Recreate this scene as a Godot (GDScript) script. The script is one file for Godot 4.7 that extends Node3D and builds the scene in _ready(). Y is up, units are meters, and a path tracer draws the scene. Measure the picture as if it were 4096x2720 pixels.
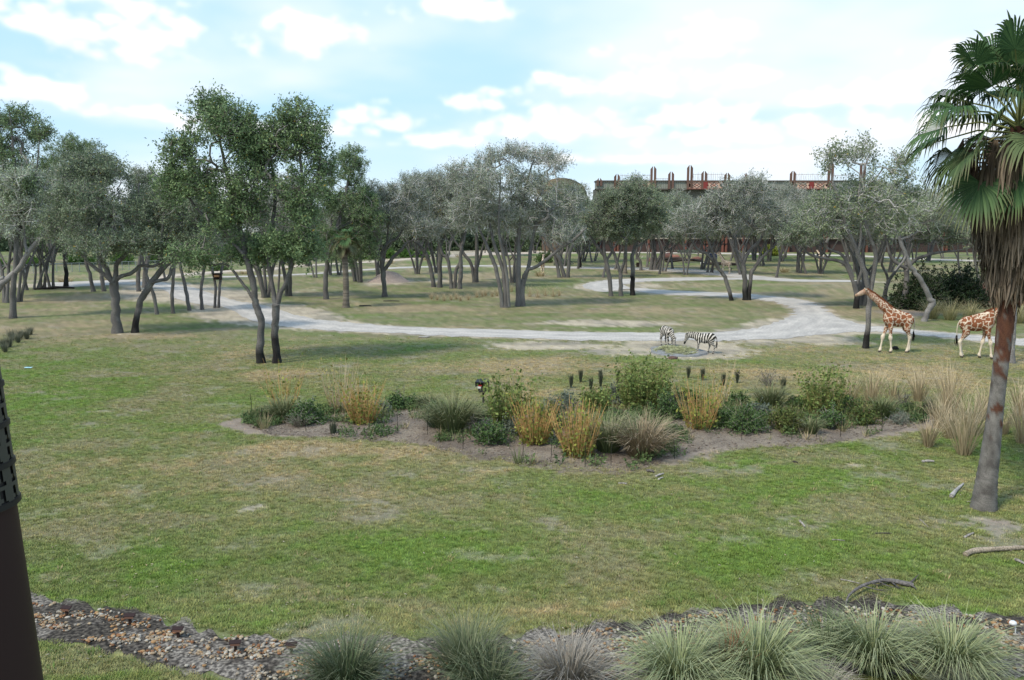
extends Node3D
# A savanna paddock seen from a raised balcony: grass, dirt tracks, live oaks, giraffes, zebras, a fan palm and a lodge.

# ------------------------------------------------------------------ mesh building
class MB:
	var v := PackedVector3Array()
	var n := PackedVector3Array()
	var c := PackedColorArray()
	var idx := PackedInt32Array()

	func tri(a: Vector3, b: Vector3, d: Vector3, col: Color) -> void:
		var nn := (d - a).cross(b - a).normalized()
		var s := v.size()
		v.append(a); v.append(b); v.append(d)
		n.append(nn); n.append(nn); n.append(nn)
		c.append(col); c.append(col); c.append(col)
		idx.append(s); idx.append(s + 1); idx.append(s + 2)

	func quad(a: Vector3, b: Vector3, d: Vector3, e: Vector3, col: Color) -> void:
		tri(a, b, d, col)
		tri(a, d, e, col)

	func box(ct: Vector3, sz: Vector3, col: Color, bs := Basis.IDENTITY) -> void:
		var p: Array[Vector3] = []
		for k in 8:
			p.append(ct + bs * (Vector3(-0.5 if k & 1 == 0 else 0.5, -0.5 if k & 2 == 0 else 0.5, -0.5 if k & 4 == 0 else 0.5) * sz))
		quad(p[4], p[6], p[7], p[5], col)
		quad(p[1], p[3], p[2], p[0], col)
		quad(p[5], p[7], p[3], p[1], col)
		quad(p[0], p[2], p[6], p[4], col)
		quad(p[2], p[3], p[7], p[6], col)
		quad(p[0], p[4], p[5], p[1], col)

	func tube(pts: PackedVector3Array, radii: PackedFloat32Array, k: int, cols: PackedColorArray, cap := true) -> void:
		var m := pts.size()
		if m < 2:
			return
		var s := v.size()
		var t0 := (pts[1] - pts[0]).normalized()
		var up := Vector3.RIGHT if absf(t0.y) > 0.8 else Vector3.UP
		var a := t0.cross(up).normalized()
		for i in m:
			var t := (pts[mini(i + 1, m - 1)] - pts[maxi(i - 1, 0)]).normalized()
			a = (a - t * a.dot(t)).normalized()
			var b := t.cross(a)
			var col := cols[mini(i, cols.size() - 1)]
			for j in k:
				var w := TAU * j / k
				var d := a * cos(w) + b * sin(w)
				v.append(pts[i] + d * radii[i])
				n.append(d)
				c.append(col)
		for i in m - 1:
			for j in k:
				var p := s + i * k + j
				var q := s + i * k + (j + 1) % k
				idx.append(p); idx.append(p + k); idx.append(q)
				idx.append(q); idx.append(p + k); idx.append(q + k)
		if cap:
			for e in [0, m - 1]:
				if radii[e] < 0.004:
					continue
				var t2 := (pts[1] - pts[0]).normalized() * -1.0 if e == 0 else (pts[m - 1] - pts[m - 2]).normalized()
				var s2 := v.size()
				v.append(pts[e]); n.append(t2); c.append(cols[mini(e, cols.size() - 1)])
				for j in k:
					v.append(v[s + e * k + j]); n.append(t2); c.append(cols[mini(e, cols.size() - 1)])
				for j in k:
					idx.append(s2)
					if e == 0:
						idx.append(s2 + 1 + j); idx.append(s2 + 1 + (j + 1) % k)
					else:
						idx.append(s2 + 1 + (j + 1) % k); idx.append(s2 + 1 + j)

	# a blade of grass or strip of leaf: a folded ribbon along pts
	func strip(pts: PackedVector3Array, widths: PackedFloat32Array, side: Vector3, col0: Color, col1: Color) -> void:
		var m := pts.size()
		var s := v.size()
		for i in m:
			var t := (pts[mini(i + 1, m - 1)] - pts[maxi(i - 1, 0)]).normalized()
			var sd := (side - t * side.dot(t)).normalized()
			var nn := sd.cross(t)
			var col := col0.lerp(col1, float(i) / (m - 1))
			v.append(pts[i] - sd * widths[i] * 0.5); v.append(pts[i] + sd * widths[i] * 0.5)
			n.append(nn); n.append(nn)
			c.append(col); c.append(col)
		for i in m - 1:
			var p := s + i * 2
			idx.append(p); idx.append(p + 2); idx.append(p + 1)
			idx.append(p + 1); idx.append(p + 2); idx.append(p + 3)

	func mesh() -> ArrayMesh:
		var a := []
		a.resize(Mesh.ARRAY_MAX)
		a[Mesh.ARRAY_VERTEX] = v
		a[Mesh.ARRAY_NORMAL] = n
		a[Mesh.ARRAY_COLOR] = c
		a[Mesh.ARRAY_INDEX] = idx
		var m := ArrayMesh.new()
		if idx.size():
			m.add_surface_from_arrays(Mesh.PRIMITIVE_TRIANGLES, a)
		return m

var rng := RandomNumberGenerator.new()
var taken := {}
var M := {}
var na := FastNoiseLite.new()
var nb := FastNoiseLite.new()
var nc := FastNoiseLite.new()

func pv(a: Array) -> PackedVector3Array:
	return PackedVector3Array(a)

func pf(a: Array) -> PackedFloat32Array:
	return PackedFloat32Array(a)

func pc(a: Color) -> PackedColorArray:
	return PackedColorArray([a])

func numbered(called: String) -> String:
	var k: int = taken.get(called, 0)
	taken[called] = k + 1
	return called if k == 0 else "%s_%03d" % [called, k]

func tag(o: Node3D, label: String, category: String, group := "") -> void:
	o.set_meta("label", label)
	o.set_meta("category", category)
	if group:
		o.set_meta("group", group)

func thing(called: String, label: String, category: String, at := Vector3.ZERO, turn := 0.0, group := "") -> Node3D:
	var o := Node3D.new()
	o.name = numbered(called)
	add_child(o)
	o.position = at
	o.rotation.y = turn
	tag(o, label, category, group)
	return o

func obj(called: String, m: Mesh, mat: Material, parent: Node = null) -> MeshInstance3D:
	var o := MeshInstance3D.new()
	o.mesh = m
	o.material_override = mat
	if parent == null:
		o.name = numbered(called)
		add_child(o)
	else:
		var k := 0
		for ch in parent.get_children():
			if ch.name == called or str(ch.name).begins_with(called + "_0") or str(ch.name).begins_with(called + "_1"):
				k += 1
		o.name = called if k == 0 else "%s_%03d" % [called, k]
		parent.add_child(o, true)
	return o

func one(called: String, m: Mesh, mat: Material, label: String, category: String, at := Vector3.ZERO, turn := 0.0, group := "") -> MeshInstance3D:
	var o := obj(called, m, mat)
	o.position = at
	o.rotation.y = turn
	tag(o, label, category, group)
	return o

func struct(called: String, m: Mesh, mat: Material) -> MeshInstance3D:
	var o := obj(called, m, mat)
	o.set_meta("kind", "structure")
	return o

func dup(src: Node3D, called: String, label: String, at: Vector3, turn: float, sc := 1.0, group := "") -> Node3D:
	var r := src.duplicate() as Node3D
	r.name = numbered(called)
	add_child(r)
	r.position = at
	r.rotation = Vector3(0, turn, 0)
	r.scale = Vector3.ONE * sc
	r.set_meta("label", label)
	if group:
		r.set_meta("group", group)
	elif r.has_meta("group"):
		r.remove_meta("group")
	return r

func jit(s: float) -> Vector3:
	return Vector3(rng.randf_range(-s, s), rng.randf_range(-s, s), rng.randf_range(-s, s))

func unit() -> Vector3:
	var y := rng.randf_range(-1, 1)
	var a := rng.randf() * TAU
	var r := sqrt(1 - y * y)
	return Vector3(r * cos(a), y, r * sin(a))

func catmull(p: Array, per: int) -> Array:      # of Vector3 or Vector4
	var out := []
	for i in p.size() - 1:
		var a = p[maxi(i - 1, 0)]
		var b = p[i]
		var c2 = p[i + 1]
		var d = p[mini(i + 2, p.size() - 1)]
		for k in per:
			var t := float(k) / per
			out.append(0.5 * ((b * 2.0) + (c2 - a) * t + (a * 2.0 - b * 5.0 + c2 * 4.0 - d) * t * t + (b * 3.0 - a - c2 * 3.0 + d) * t * t * t))
	out.append(p[p.size() - 1])
	return out

# ------------------------------------------------------------------ the lie of the land
func hgt(x: float, z: float) -> float:
	return (0.10 * sin(x * 0.11 + 1.3) * sin(z * 0.09) + 0.05 * sin(x * 0.31) * cos(z * 0.27 + 0.5)
		+ 0.28 * exp(-pow((x - 3.0) / 12.0, 2) - pow((z + 31.5) / 2.6, 2))
		+ 0.9 * exp(-pow((x - 44.0) / 13.0, 2) - pow((z + 104.0) / 12.0, 2))
		- 0.10 * exp(-pow((z + 17.2) / 1.5, 2)))

func on(x: float, z: float, up := 0.0) -> Vector3:
	return Vector3(x, hgt(x, z) + up, z)

# what grows or lies where: four fields on a 0.25 m grid (bare, dry, green, mulch)
const GX := -130.0
const GZ := -330.0
const GW := 1040
const GH := 1380
var fld: Array[PackedFloat32Array] = []

func stamp(ch: int, x: float, z: float, rx: float, rz: float, s: float, hard := 0.5) -> void:
	var f := fld[ch]
	var x0 := maxi(0, int((x - rx - GX) * 4))
	var x1 := mini(GW - 1, int((x + rx - GX) * 4) + 1)
	var z0 := maxi(0, int((z - rz - GZ) * 4))
	var z1 := mini(GH - 1, int((z + rz - GZ) * 4) + 1)
	for j in range(z0, z1 + 1):
		var dz := (GZ + j * 0.25 - z) / rz
		for i in range(x0, x1 + 1):
			var dx := (GX + i * 0.25 - x) / rx
			var r := dx * dx + dz * dz
			if r < 1.0:
				var w := s * clampf((1.0 - sqrt(r)) / (1.0 - hard), 0.0, 1.0)
				var k := j * GW + i
				if w > f[k]:
					f[k] = w
	fld[ch] = f

func field(ch: int, x: float, z: float) -> float:
	var fx := (x - GX) * 4.0
	var fz := (z - GZ) * 4.0
	if fx < 0.0 or fz < 0.0 or fx >= GW - 1 or fz >= GH - 1:
		return 0.0
	var i := int(fx)
	var j := int(fz)
	var k := j * GW + i
	var f := fld[ch]
	return lerpf(lerpf(f[k], f[k + 1], fx - i), lerpf(f[k + GW], f[k + GW + 1], fx - i), fz - j)

const C_LUSH := Color(0.156, 0.241, 0.062)
const C_GREEN := Color(0.190, 0.226, 0.094)
const C_OLIVE := Color(0.241, 0.247, 0.124)
const C_TAN := Color(0.373, 0.308, 0.198)
const C_THATCH := Color(0.290, 0.247, 0.175)
const C_GREY := Color(0.350, 0.313, 0.271)
const C_DIRT := Color(0.620, 0.530, 0.430)
const C_MULCH := Color(0.345, 0.288, 0.250)

func soil(x: float, z: float) -> Color:        # rgb is the colour of the ground, a is how much grass stands on it
	var n1 := na.get_noise_2d(x * 0.045, z * 0.045)
	var n2 := na.get_noise_2d(x * 0.22 + 50, z * 0.30)
	var n3 := nb.get_noise_2d(x * 0.9, z * 1.1)
	var n4 := nb.get_noise_2d(x * 3.1 + 9, z * 3.1)
	var g := 0.58 - 0.24 * smoothstep(44.0, 75.0, -z) * smoothstep(260.0, 160.0, -z) + n1 * 0.65 + n2 * 0.42 + n3 * 0.42 + field(2, x, z) * 0.55 - field(1, x, z) * 0.95
	var col := C_TAN.lerp(C_OLIVE, smoothstep(-0.15, 0.35, g))
	col = col.lerp(C_GREEN, smoothstep(0.30, 0.65, g))
	col = col.lerp(C_LUSH, smoothstep(0.62, 1.15, g))
	var br := smoothstep(0.12, 0.42, na.get_noise_2d(x * 0.16 - 90, z * 0.26 + 40) + n3 * 0.45 + n4 * 0.2)
	col = col.lerp(C_THATCH, br * 0.6)
	var gr := smoothstep(0.36, 0.75, nb.get_noise_2d(x * 0.30 + 33, z * 0.42 - 12) + n4 * 0.30 + n3 * 0.2)
	col = col.lerp(C_GREY, gr * 0.45)
	var d := smoothstep(0.30, 0.62, field(0, x, z) + n3 * 0.28 + n4 * 0.16)
	col = col.lerp(C_DIRT.lerp(C_GREY, clampf(0.4 + n2 * 1.2, 0, 1)), d * 0.9)
	var mu := smoothstep(0.35, 0.6, field(3, x, z) + n4 * 0.15 + n3 * 0.12)
	col = col.lerp(C_MULCH, mu)
	col = col * (1.06 + n4 * 0.30)
	col.a = clampf((1.0 - d) * (1.0 - mu) * (1.0 - gr * 0.7) * (1.0 - br * 0.35), 0.0, 1.0)
	return col

func build_ground() -> void:
	var zs := PackedFloat32Array()
	zs.append(25.0); zs.append(8.0); zs.append(-4.0)
	var d := 9.0
	while d < 340.0:
		zs.append(-d)
		d += maxf(0.10, d * d / 4600.0)
	for e in [400.0, 480.0, 600.0, 800.0, 1100.0, 1600.0, 2400.0]:
		zs.append(-e)
	var cols := 460
	var mb := MB.new()
	for z in zs:
		var w := 22.0 + absf(z) * 0.86
		for i in cols + 1:
			var x := (2.0 * i / cols - 1.0) * w
			var fade := clampf((340.0 + z) / 60.0, 0.0, 1.0)
			mb.v.append(Vector3(x, hgt(x, z) * fade, z))
			var e := 0.4
			mb.n.append(Vector3(hgt(x - e, z) - hgt(x + e, z), 2 * e, hgt(x, z - e) - hgt(x, z + e)).normalized())
			var s := soil(x, z)
			mb.c.append(Color(s.r, s.g, s.b, 1.0))
	for j in zs.size() - 1:
		for i in cols:
			var p := j * (cols + 1) + i
			mb.idx.append(p); mb.idx.append(p + cols + 1); mb.idx.append(p + 1)
			mb.idx.append(p + 1); mb.idx.append(p + cols + 1); mb.idx.append(p + cols + 2)
	struct("ground", mb.mesh(), M.ground)

# a track or a bed laid over the ground: rows are [left point, right point] on the ground, in metres
func ribbon(called: String, rows: Array, mat: Material, col: Color, col2: Color, up: float, wob: float, across: int, per: int, kind: int) -> MeshInstance3D:
	var l := []
	var r := []
	for q in rows:
		l.append(Vector3(q[0], 0, q[1]))
		r.append(Vector3(q[2], 0, q[3]))
	l = catmull(l, per)
	r = catmull(r, per)
	var mb := MB.new()
	for i in l.size():
		var a: Vector3 = l[i]
		var b: Vector3 = r[i]
		var t := (b - a).normalized()
		var wb := minf(wob, a.distance_to(b) * 0.2)
		a += t * (nb.get_noise_2d(a.x * 1.4, a.z * 1.4) * wb * 1.6 + na.get_noise_2d(a.x * 0.5, a.z * 0.5) * wb * 1.2)
		b += t * (nb.get_noise_2d(b.x * 1.4 + 70, b.z * 1.4) * wb * 1.6 + na.get_noise_2d(b.x * 0.5, b.z * 0.5 + 40) * wb * 1.2)
		for k in across + 1:
			var u := float(k) / across
			var p := a.lerp(b, u)
			var edge := minf(u, 1.0 - u)
			var lift := up * (0.3 + 0.7 * smoothstep(0.0, 0.2, edge))
			var e := 0.4
			mb.v.append(Vector3(p.x, hgt(p.x, p.z) * clampf((340.0 + p.z) / 60.0, 0.0, 1.0) + lift, p.z))
			mb.n.append(Vector3(hgt(p.x - e, p.z) - hgt(p.x + e, p.z), 2 * e, hgt(p.x, p.z - e) - hgt(p.x, p.z + e)).normalized())
			var f := clampf(0.5 + nb.get_noise_2d(p.x * 0.8, p.z * 0.8) * 0.9 + na.get_noise_2d(p.x * 0.2, p.z * 0.2) * 0.7, 0, 1)
			if kind == 2:
				f = smoothstep(0.30, 0.72, f + nb.get_noise_2d(p.x * 3.5, p.z * 4.5) * 0.45)
			if kind == 1:      # pale dust worn into two wheel tracks
				var tr := maxf(exp(-pow((u - 0.30) / 0.07, 2)), exp(-pow((u - 0.70) / 0.07, 2)))
				f = clampf(f * 0.6 + tr * 0.6 * (0.6 + nb.get_noise_1d(i * 2.0 + k * 9.0)), 0, 1)
			mb.c.append(col.lerp(col2, f))
	for i in l.size() - 1:
		for k in across:
			var p := i * (across + 1) + k
			var nn := (mb.v[p + across + 1] - mb.v[p]).cross(mb.v[p + 1] - mb.v[p])
			if nn.y > 0:
				mb.idx.append(p); mb.idx.append(p + 1); mb.idx.append(p + across + 1)
				mb.idx.append(p + 1); mb.idx.append(p + across + 2); mb.idx.append(p + across + 1)
			else:
				mb.idx.append(p); mb.idx.append(p + across + 1); mb.idx.append(p + 1)
				mb.idx.append(p + 1); mb.idx.append(p + across + 1); mb.idx.append(p + across + 2)
	for i in range(0, l.size(), 2):      # thin, trodden margins along the track
		var a: Vector3 = l[i]
		var b: Vector3 = r[i]
		var w := a.distance_to(b) * 0.5
		if kind == 1:
			stamp(0, (a.x + b.x) * 0.5, (a.z + b.z) * 0.5, w + 1.1, w + 1.1, 0.75, 0.55)
	var o := struct(called, mb.mesh(), mat)
	return o

# ------------------------------------------------------------------ sky
func build_sky() -> Sky:
	var W := 2048
	var Hh := 1024
	var half := 512
	var f1 := FastNoiseLite.new()
	f1.seed = 11
	f1.noise_type = FastNoiseLite.TYPE_SIMPLEX_SMOOTH
	f1.fractal_octaves = 5
	f1.frequency = 1.0
	var dens := PackedFloat32Array()
	dens.resize(W * half)
	var puff := PackedFloat32Array()
	puff.resize(W * half)
	var lit := PackedFloat32Array()
	lit.resize(W * half)
	for j in half:
		var el := PI * 0.5 * (1.0 - (j + 0.5) / half)
		var y := sin(el)
		for i in W:
			var az := TAU * (i + 0.5) / W
			var d := Vector3(sin(az) * cos(el), y, -cos(az) * cos(el)) / (y + 0.13)
			dens[j * W + i] = f1.get_noise_3d(d.x * 0.55, 3.0, d.z * 0.55)
	var list := CLOUDS.duplicate()
	rng.seed = 5
	for k in 90:        # the same kind of clouds all round
		var az := rng.randf_range(40, 320)
		var el := rng.randf_range(3, 22)
		list.append([az, el, rng.randf_range(4, 10) * (0.6 + el * 0.04), rng.randf_range(1.0, 2.2) * (0.6 + el * 0.06)])
	for q in list:
		var ca: float = q[0]
		var ce: float = q[1]
		var rw: float = q[2] * 1.22
		var rh: float = q[3] * 1.22
		var j0 := int((90.0 - ce - rh * 1.9) / 90.0 * half)
		var j1 := int((90.0 - ce + rh * 1.9) / 90.0 * half)
		var i0 := int((ca - rw * 1.8) / 360.0 * W)
		var i1 := int((ca + rw * 1.8) / 360.0 * W)
		for j in range(maxi(j0, 0), mini(j1, half)):
			var el := 90.0 * (1.0 - (j + 0.5) / half)
			for i in range(i0, i1 + 1):
				var az := 360.0 * (i + 0.5) / W
				var u := (az - ca) / rw
				var w := (el - ce) / rh
				if w < 0:
					w *= 1.9
				var b := f1.get_noise_2d(az * 0.34 + ca, el * 0.62)
				var b2 := f1.get_noise_2d(az * 0.13 + 9, el * 0.30 + 40)
				var s := 1.05 - sqrt(u * u + w * w) + b * 0.95 + b2 * 0.8
				var k := j * W + posmod(i, W)
				var m := smoothstep(-0.05, 0.8, s)
				if m > puff[k]:
					puff[k] = m
					lit[k] = clampf((el - ce) / rh * 0.9 + 0.55 + b * 0.8, 0, 1)
	var im := Image.create(W, Hh, false, Image.FORMAT_RGBF)
	im.fill(Color(0.22, 0.23, 0.20))
	for j in half:
		var el := 90.0 * (1.0 - (j + 0.5) / half)
		var t := pow(clampf(1.0 - el / 90.0, 0.0, 1.0), 5.0)
		var air := SKY_HIGH.lerp(SKY_LOW, t)
		air = air.lerp(SKY_RIM, clampf(1.0 - el / 7.0, 0, 1) * 0.75)
		for i in W:
			var k := j * W + i
			var v := dens[k]
			var veil := smoothstep(-0.25, 0.55, v)
			var c := air.lerp(CLOUD_VEIL, veil * 0.75)
			c = c.lerp(CLOUD_GREY, smoothstep(0.30, 0.75, v) * 0.45)
			c = c.lerp(CLOUD_GREY.lerp(CLOUD_WHITE, 0.25 + 0.75 * lit[k]), puff[k] * 0.92)
			im.set_pixel(i, j, c)
	var sm := PanoramaSkyMaterial.new()
	sm.panorama = ImageTexture.create_from_image(im)
	var s := Sky.new()
	s.sky_material = sm
	return s

const SKY_HIGH := Color(0.31, 0.49, 0.72)
const SKY_LOW := Color(0.375, 0.555, 0.665)
const SKY_RIM := Color(0.60, 0.66, 0.70)
const CLOUD_VEIL := Color(0.645, 0.67, 0.70)
const CLOUD_GREY := Color(0.60, 0.605, 0.645)
const CLOUD_WHITE := Color(0.80, 0.785, 0.775)

# ------------------------------------------------------------------ materials
func noise_tex(freq: float, lo: Color, hi: Color, size := 512, sd := 1, oct := 5) -> NoiseTexture2D:
	var f := FastNoiseLite.new()
	f.seed = sd
	f.frequency = freq
	f.fractal_octaves = oct
	var t := NoiseTexture2D.new()
	t.width = size
	t.height = size
	t.seamless = true
	t.noise = f
	var g := Gradient.new()
	g.offsets = PackedFloat32Array([0.15, 0.85])
	g.colors = PackedColorArray([lo, hi])
	t.color_ramp = g
	return t

func plain(col: Color, rough := 0.9, vc := false) -> StandardMaterial3D:
	var m := StandardMaterial3D.new()
	m.albedo_color = col.linear_to_srgb()
	m.roughness = rough
	m.metallic_specular = 0.25
	m.vertex_color_use_as_albedo = vc
	return m

func grained(tex: Texture2D, sc: float, bump := 0.0, world := true) -> StandardMaterial3D:
	var m := plain(Color.WHITE, 0.92, true)
	m.albedo_texture = tex
	m.uv1_triplanar = true
	m.uv1_world_triplanar = world
	m.uv1_scale = Vector3.ONE * sc
	if bump > 0:
		m.heightmap_enabled = true
		m.heightmap_texture = tex
		m.heightmap_scale = bump
	return m

func litter_tex(n: int, ln: int, lo: float, hi: float, hue: float) -> ImageTexture:     # many short strokes lying any way
	var s := 1024
	var im := Image.create(s, s, false, Image.FORMAT_RGB8)
	im.fill(Color(0.86, 0.86, 0.84))
	for k in n:
		var x := rng.randf() * s
		var y := rng.randf() * s
		var a := rng.randf() * TAU
		var g := rng.randf_range(lo, hi)
		var col := Color(clampf(g * (1.0 + rng.randf_range(-hue, hue)), 0, 1), g, clampf(g * (1.0 + rng.randf_range(-hue * 1.5, hue)), 0, 1))
		for i in rng.randi_range(ln / 2, ln):
			im.set_pixel(posmod(int(x), s), posmod(int(y), s), col)
			x += cos(a)
			y += sin(a)
	return ImageTexture.create_from_image(im)

func build_materials() -> void:
	na.seed = 3
	na.frequency = 1.0
	na.fractal_octaves = 3
	nb.seed = 8
	nb.frequency = 1.0
	nb.fractal_octaves = 2
	nc.seed = 21
	nc.frequency = 1.0
	nc.fractal_octaves = 1
	rng.seed = 1
	var lt := litter_tex(42000, 22, 0.55, 1.0, 0.10)
	M.ground = grained(lt, 0.42, 1.2)
	M.track = grained(noise_tex(0.03, Color(0.80, 0.80, 0.80), Color(1, 1, 1), 512, 4), 0.35, 1.0)
	M.mulch = grained(litter_tex(30000, 34, 0.42, 1.0, 0.12), 0.5, 2.0)
	M.gravel = grained(noise_tex(0.03, Color(0.35, 0.35, 0.36), Color(1, 1, 1), 512, 6), 0.6, 0.8)
	M.bark = grained(noise_tex(0.035, Color(0.55, 0.55, 0.56), Color(1, 1, 1), 512, 9), 0.9, 2.0, false)
	M.twig = plain(Color.WHITE, 0.9, true)
	M.leaf = plain(Color.WHITE, 0.55, true)
	M.leaf.backlight_enabled = true
	M.leaf.backlight = Color(0.6, 0.6, 0.6)
	M.blade = plain(Color.WHITE, 0.6, true)
	M.blade.backlight_enabled = true
	M.blade.backlight = Color(0.25, 0.25, 0.25)
	M.coat = plain(Color.WHITE, 0.75, true)
	M.paint = plain(Color.WHITE, 0.8, true)
	M.stone = grained(noise_tex(0.02, Color(0.6, 0.6, 0.6), Color(1, 1, 1), 256, 12), 2.0, 1.0, false)
	M.palmbark = grained(noise_tex(0.05, Color(0.6, 0.6, 0.6), Color(1, 1, 1), 512, 14), 1.6, 1.5, false)
	M.eye = plain(Color(0.012, 0.009, 0.007), 0.15)
	M.eye.metallic_specular = 0.5
	M.metal = plain(Color(0.032, 0.019, 0.018), 0.5)
	M.metal.metallic_specular = 0.25
	M.black = plain(Color(0.010, 0.010, 0.011), 0.5)
	M.black.metallic_specular = 0.4
	M.white = plain(Color(0.75, 0.76, 0.76), 0.6)
	M.glass = plain(Color(0.05, 0.08, 0.09), 0.12)
	M.glass.metallic_specular = 0.6

# ------------------------------------------------------------------ trees
# stems: lines of Vector4 (place, radius) in metres from the foot; the first is the trunk, later ones limbs or further trunks
# blobs: [centre, radii, twigs wanted, leafiness] of the crown
const BARK := Color(0.215, 0.205, 0.195)
const TWIG_GREY := Color(0.50, 0.49, 0.475)
var LOOKS := {
	"green": {"a": Color(0.115, 0.178, 0.088), "b": Color(0.265, 0.360, 0.165), "twig": Color(0.23, 0.215, 0.19), "tw": 5, "lf": 15, "ls": 0.13, "len": 1.05},
	"olive": {"a": Color(0.140, 0.185, 0.118), "b": Color(0.275, 0.325, 0.200), "twig": Color(0.30, 0.29, 0.27), "tw": 6, "lf": 11, "ls": 0.13, "len": 1.05},
	"grey": {"a": Color(0.165, 0.198, 0.145), "b": Color(0.310, 0.350, 0.255), "twig": TWIG_GREY, "tw": 6, "lf": 10, "ls": 0.13, "len": 1.1},
	"bare": {"a": Color(0.115, 0.150, 0.088), "b": Color(0.245, 0.285, 0.165), "twig": TWIG_GREY, "tw": 4, "lf": 9, "ls": 0.13, "len": 1.0},
}

func leaf(mb: MB, p: Vector3, s: float, col: Color, small := false) -> void:
	var d := unit()
	var e := d.cross(unit()).normalized() * s * 0.30
	var a := p
	var m := p + d * s * 0.5
	var t := p + d * s
	var i := mb.v.size()
	var nn := d.cross(e).normalized()
	if small:
		mb.v.append(m + e * 1.25); mb.v.append(t); mb.v.append(p - e)
		mb.n.append(nn); mb.n.append(nn); mb.n.append(nn)
		mb.c.append(col); mb.c.append(col); mb.c.append(col)
		mb.idx.append(i); mb.idx.append(i + 1); mb.idx.append(i + 2)
		return
	mb.v.append(a); mb.v.append(m + e); mb.v.append(t); mb.v.append(m - e)
	mb.n.append(nn); mb.n.append(nn); mb.n.append(nn); mb.n.append(nn)
	mb.c.append(col); mb.c.append(col); mb.c.append(col); mb.c.append(col)
	mb.idx.append(i); mb.idx.append(i + 1); mb.idx.append(i + 2)
	mb.idx.append(i); mb.idx.append(i + 2); mb.idx.append(i + 3)

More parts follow.
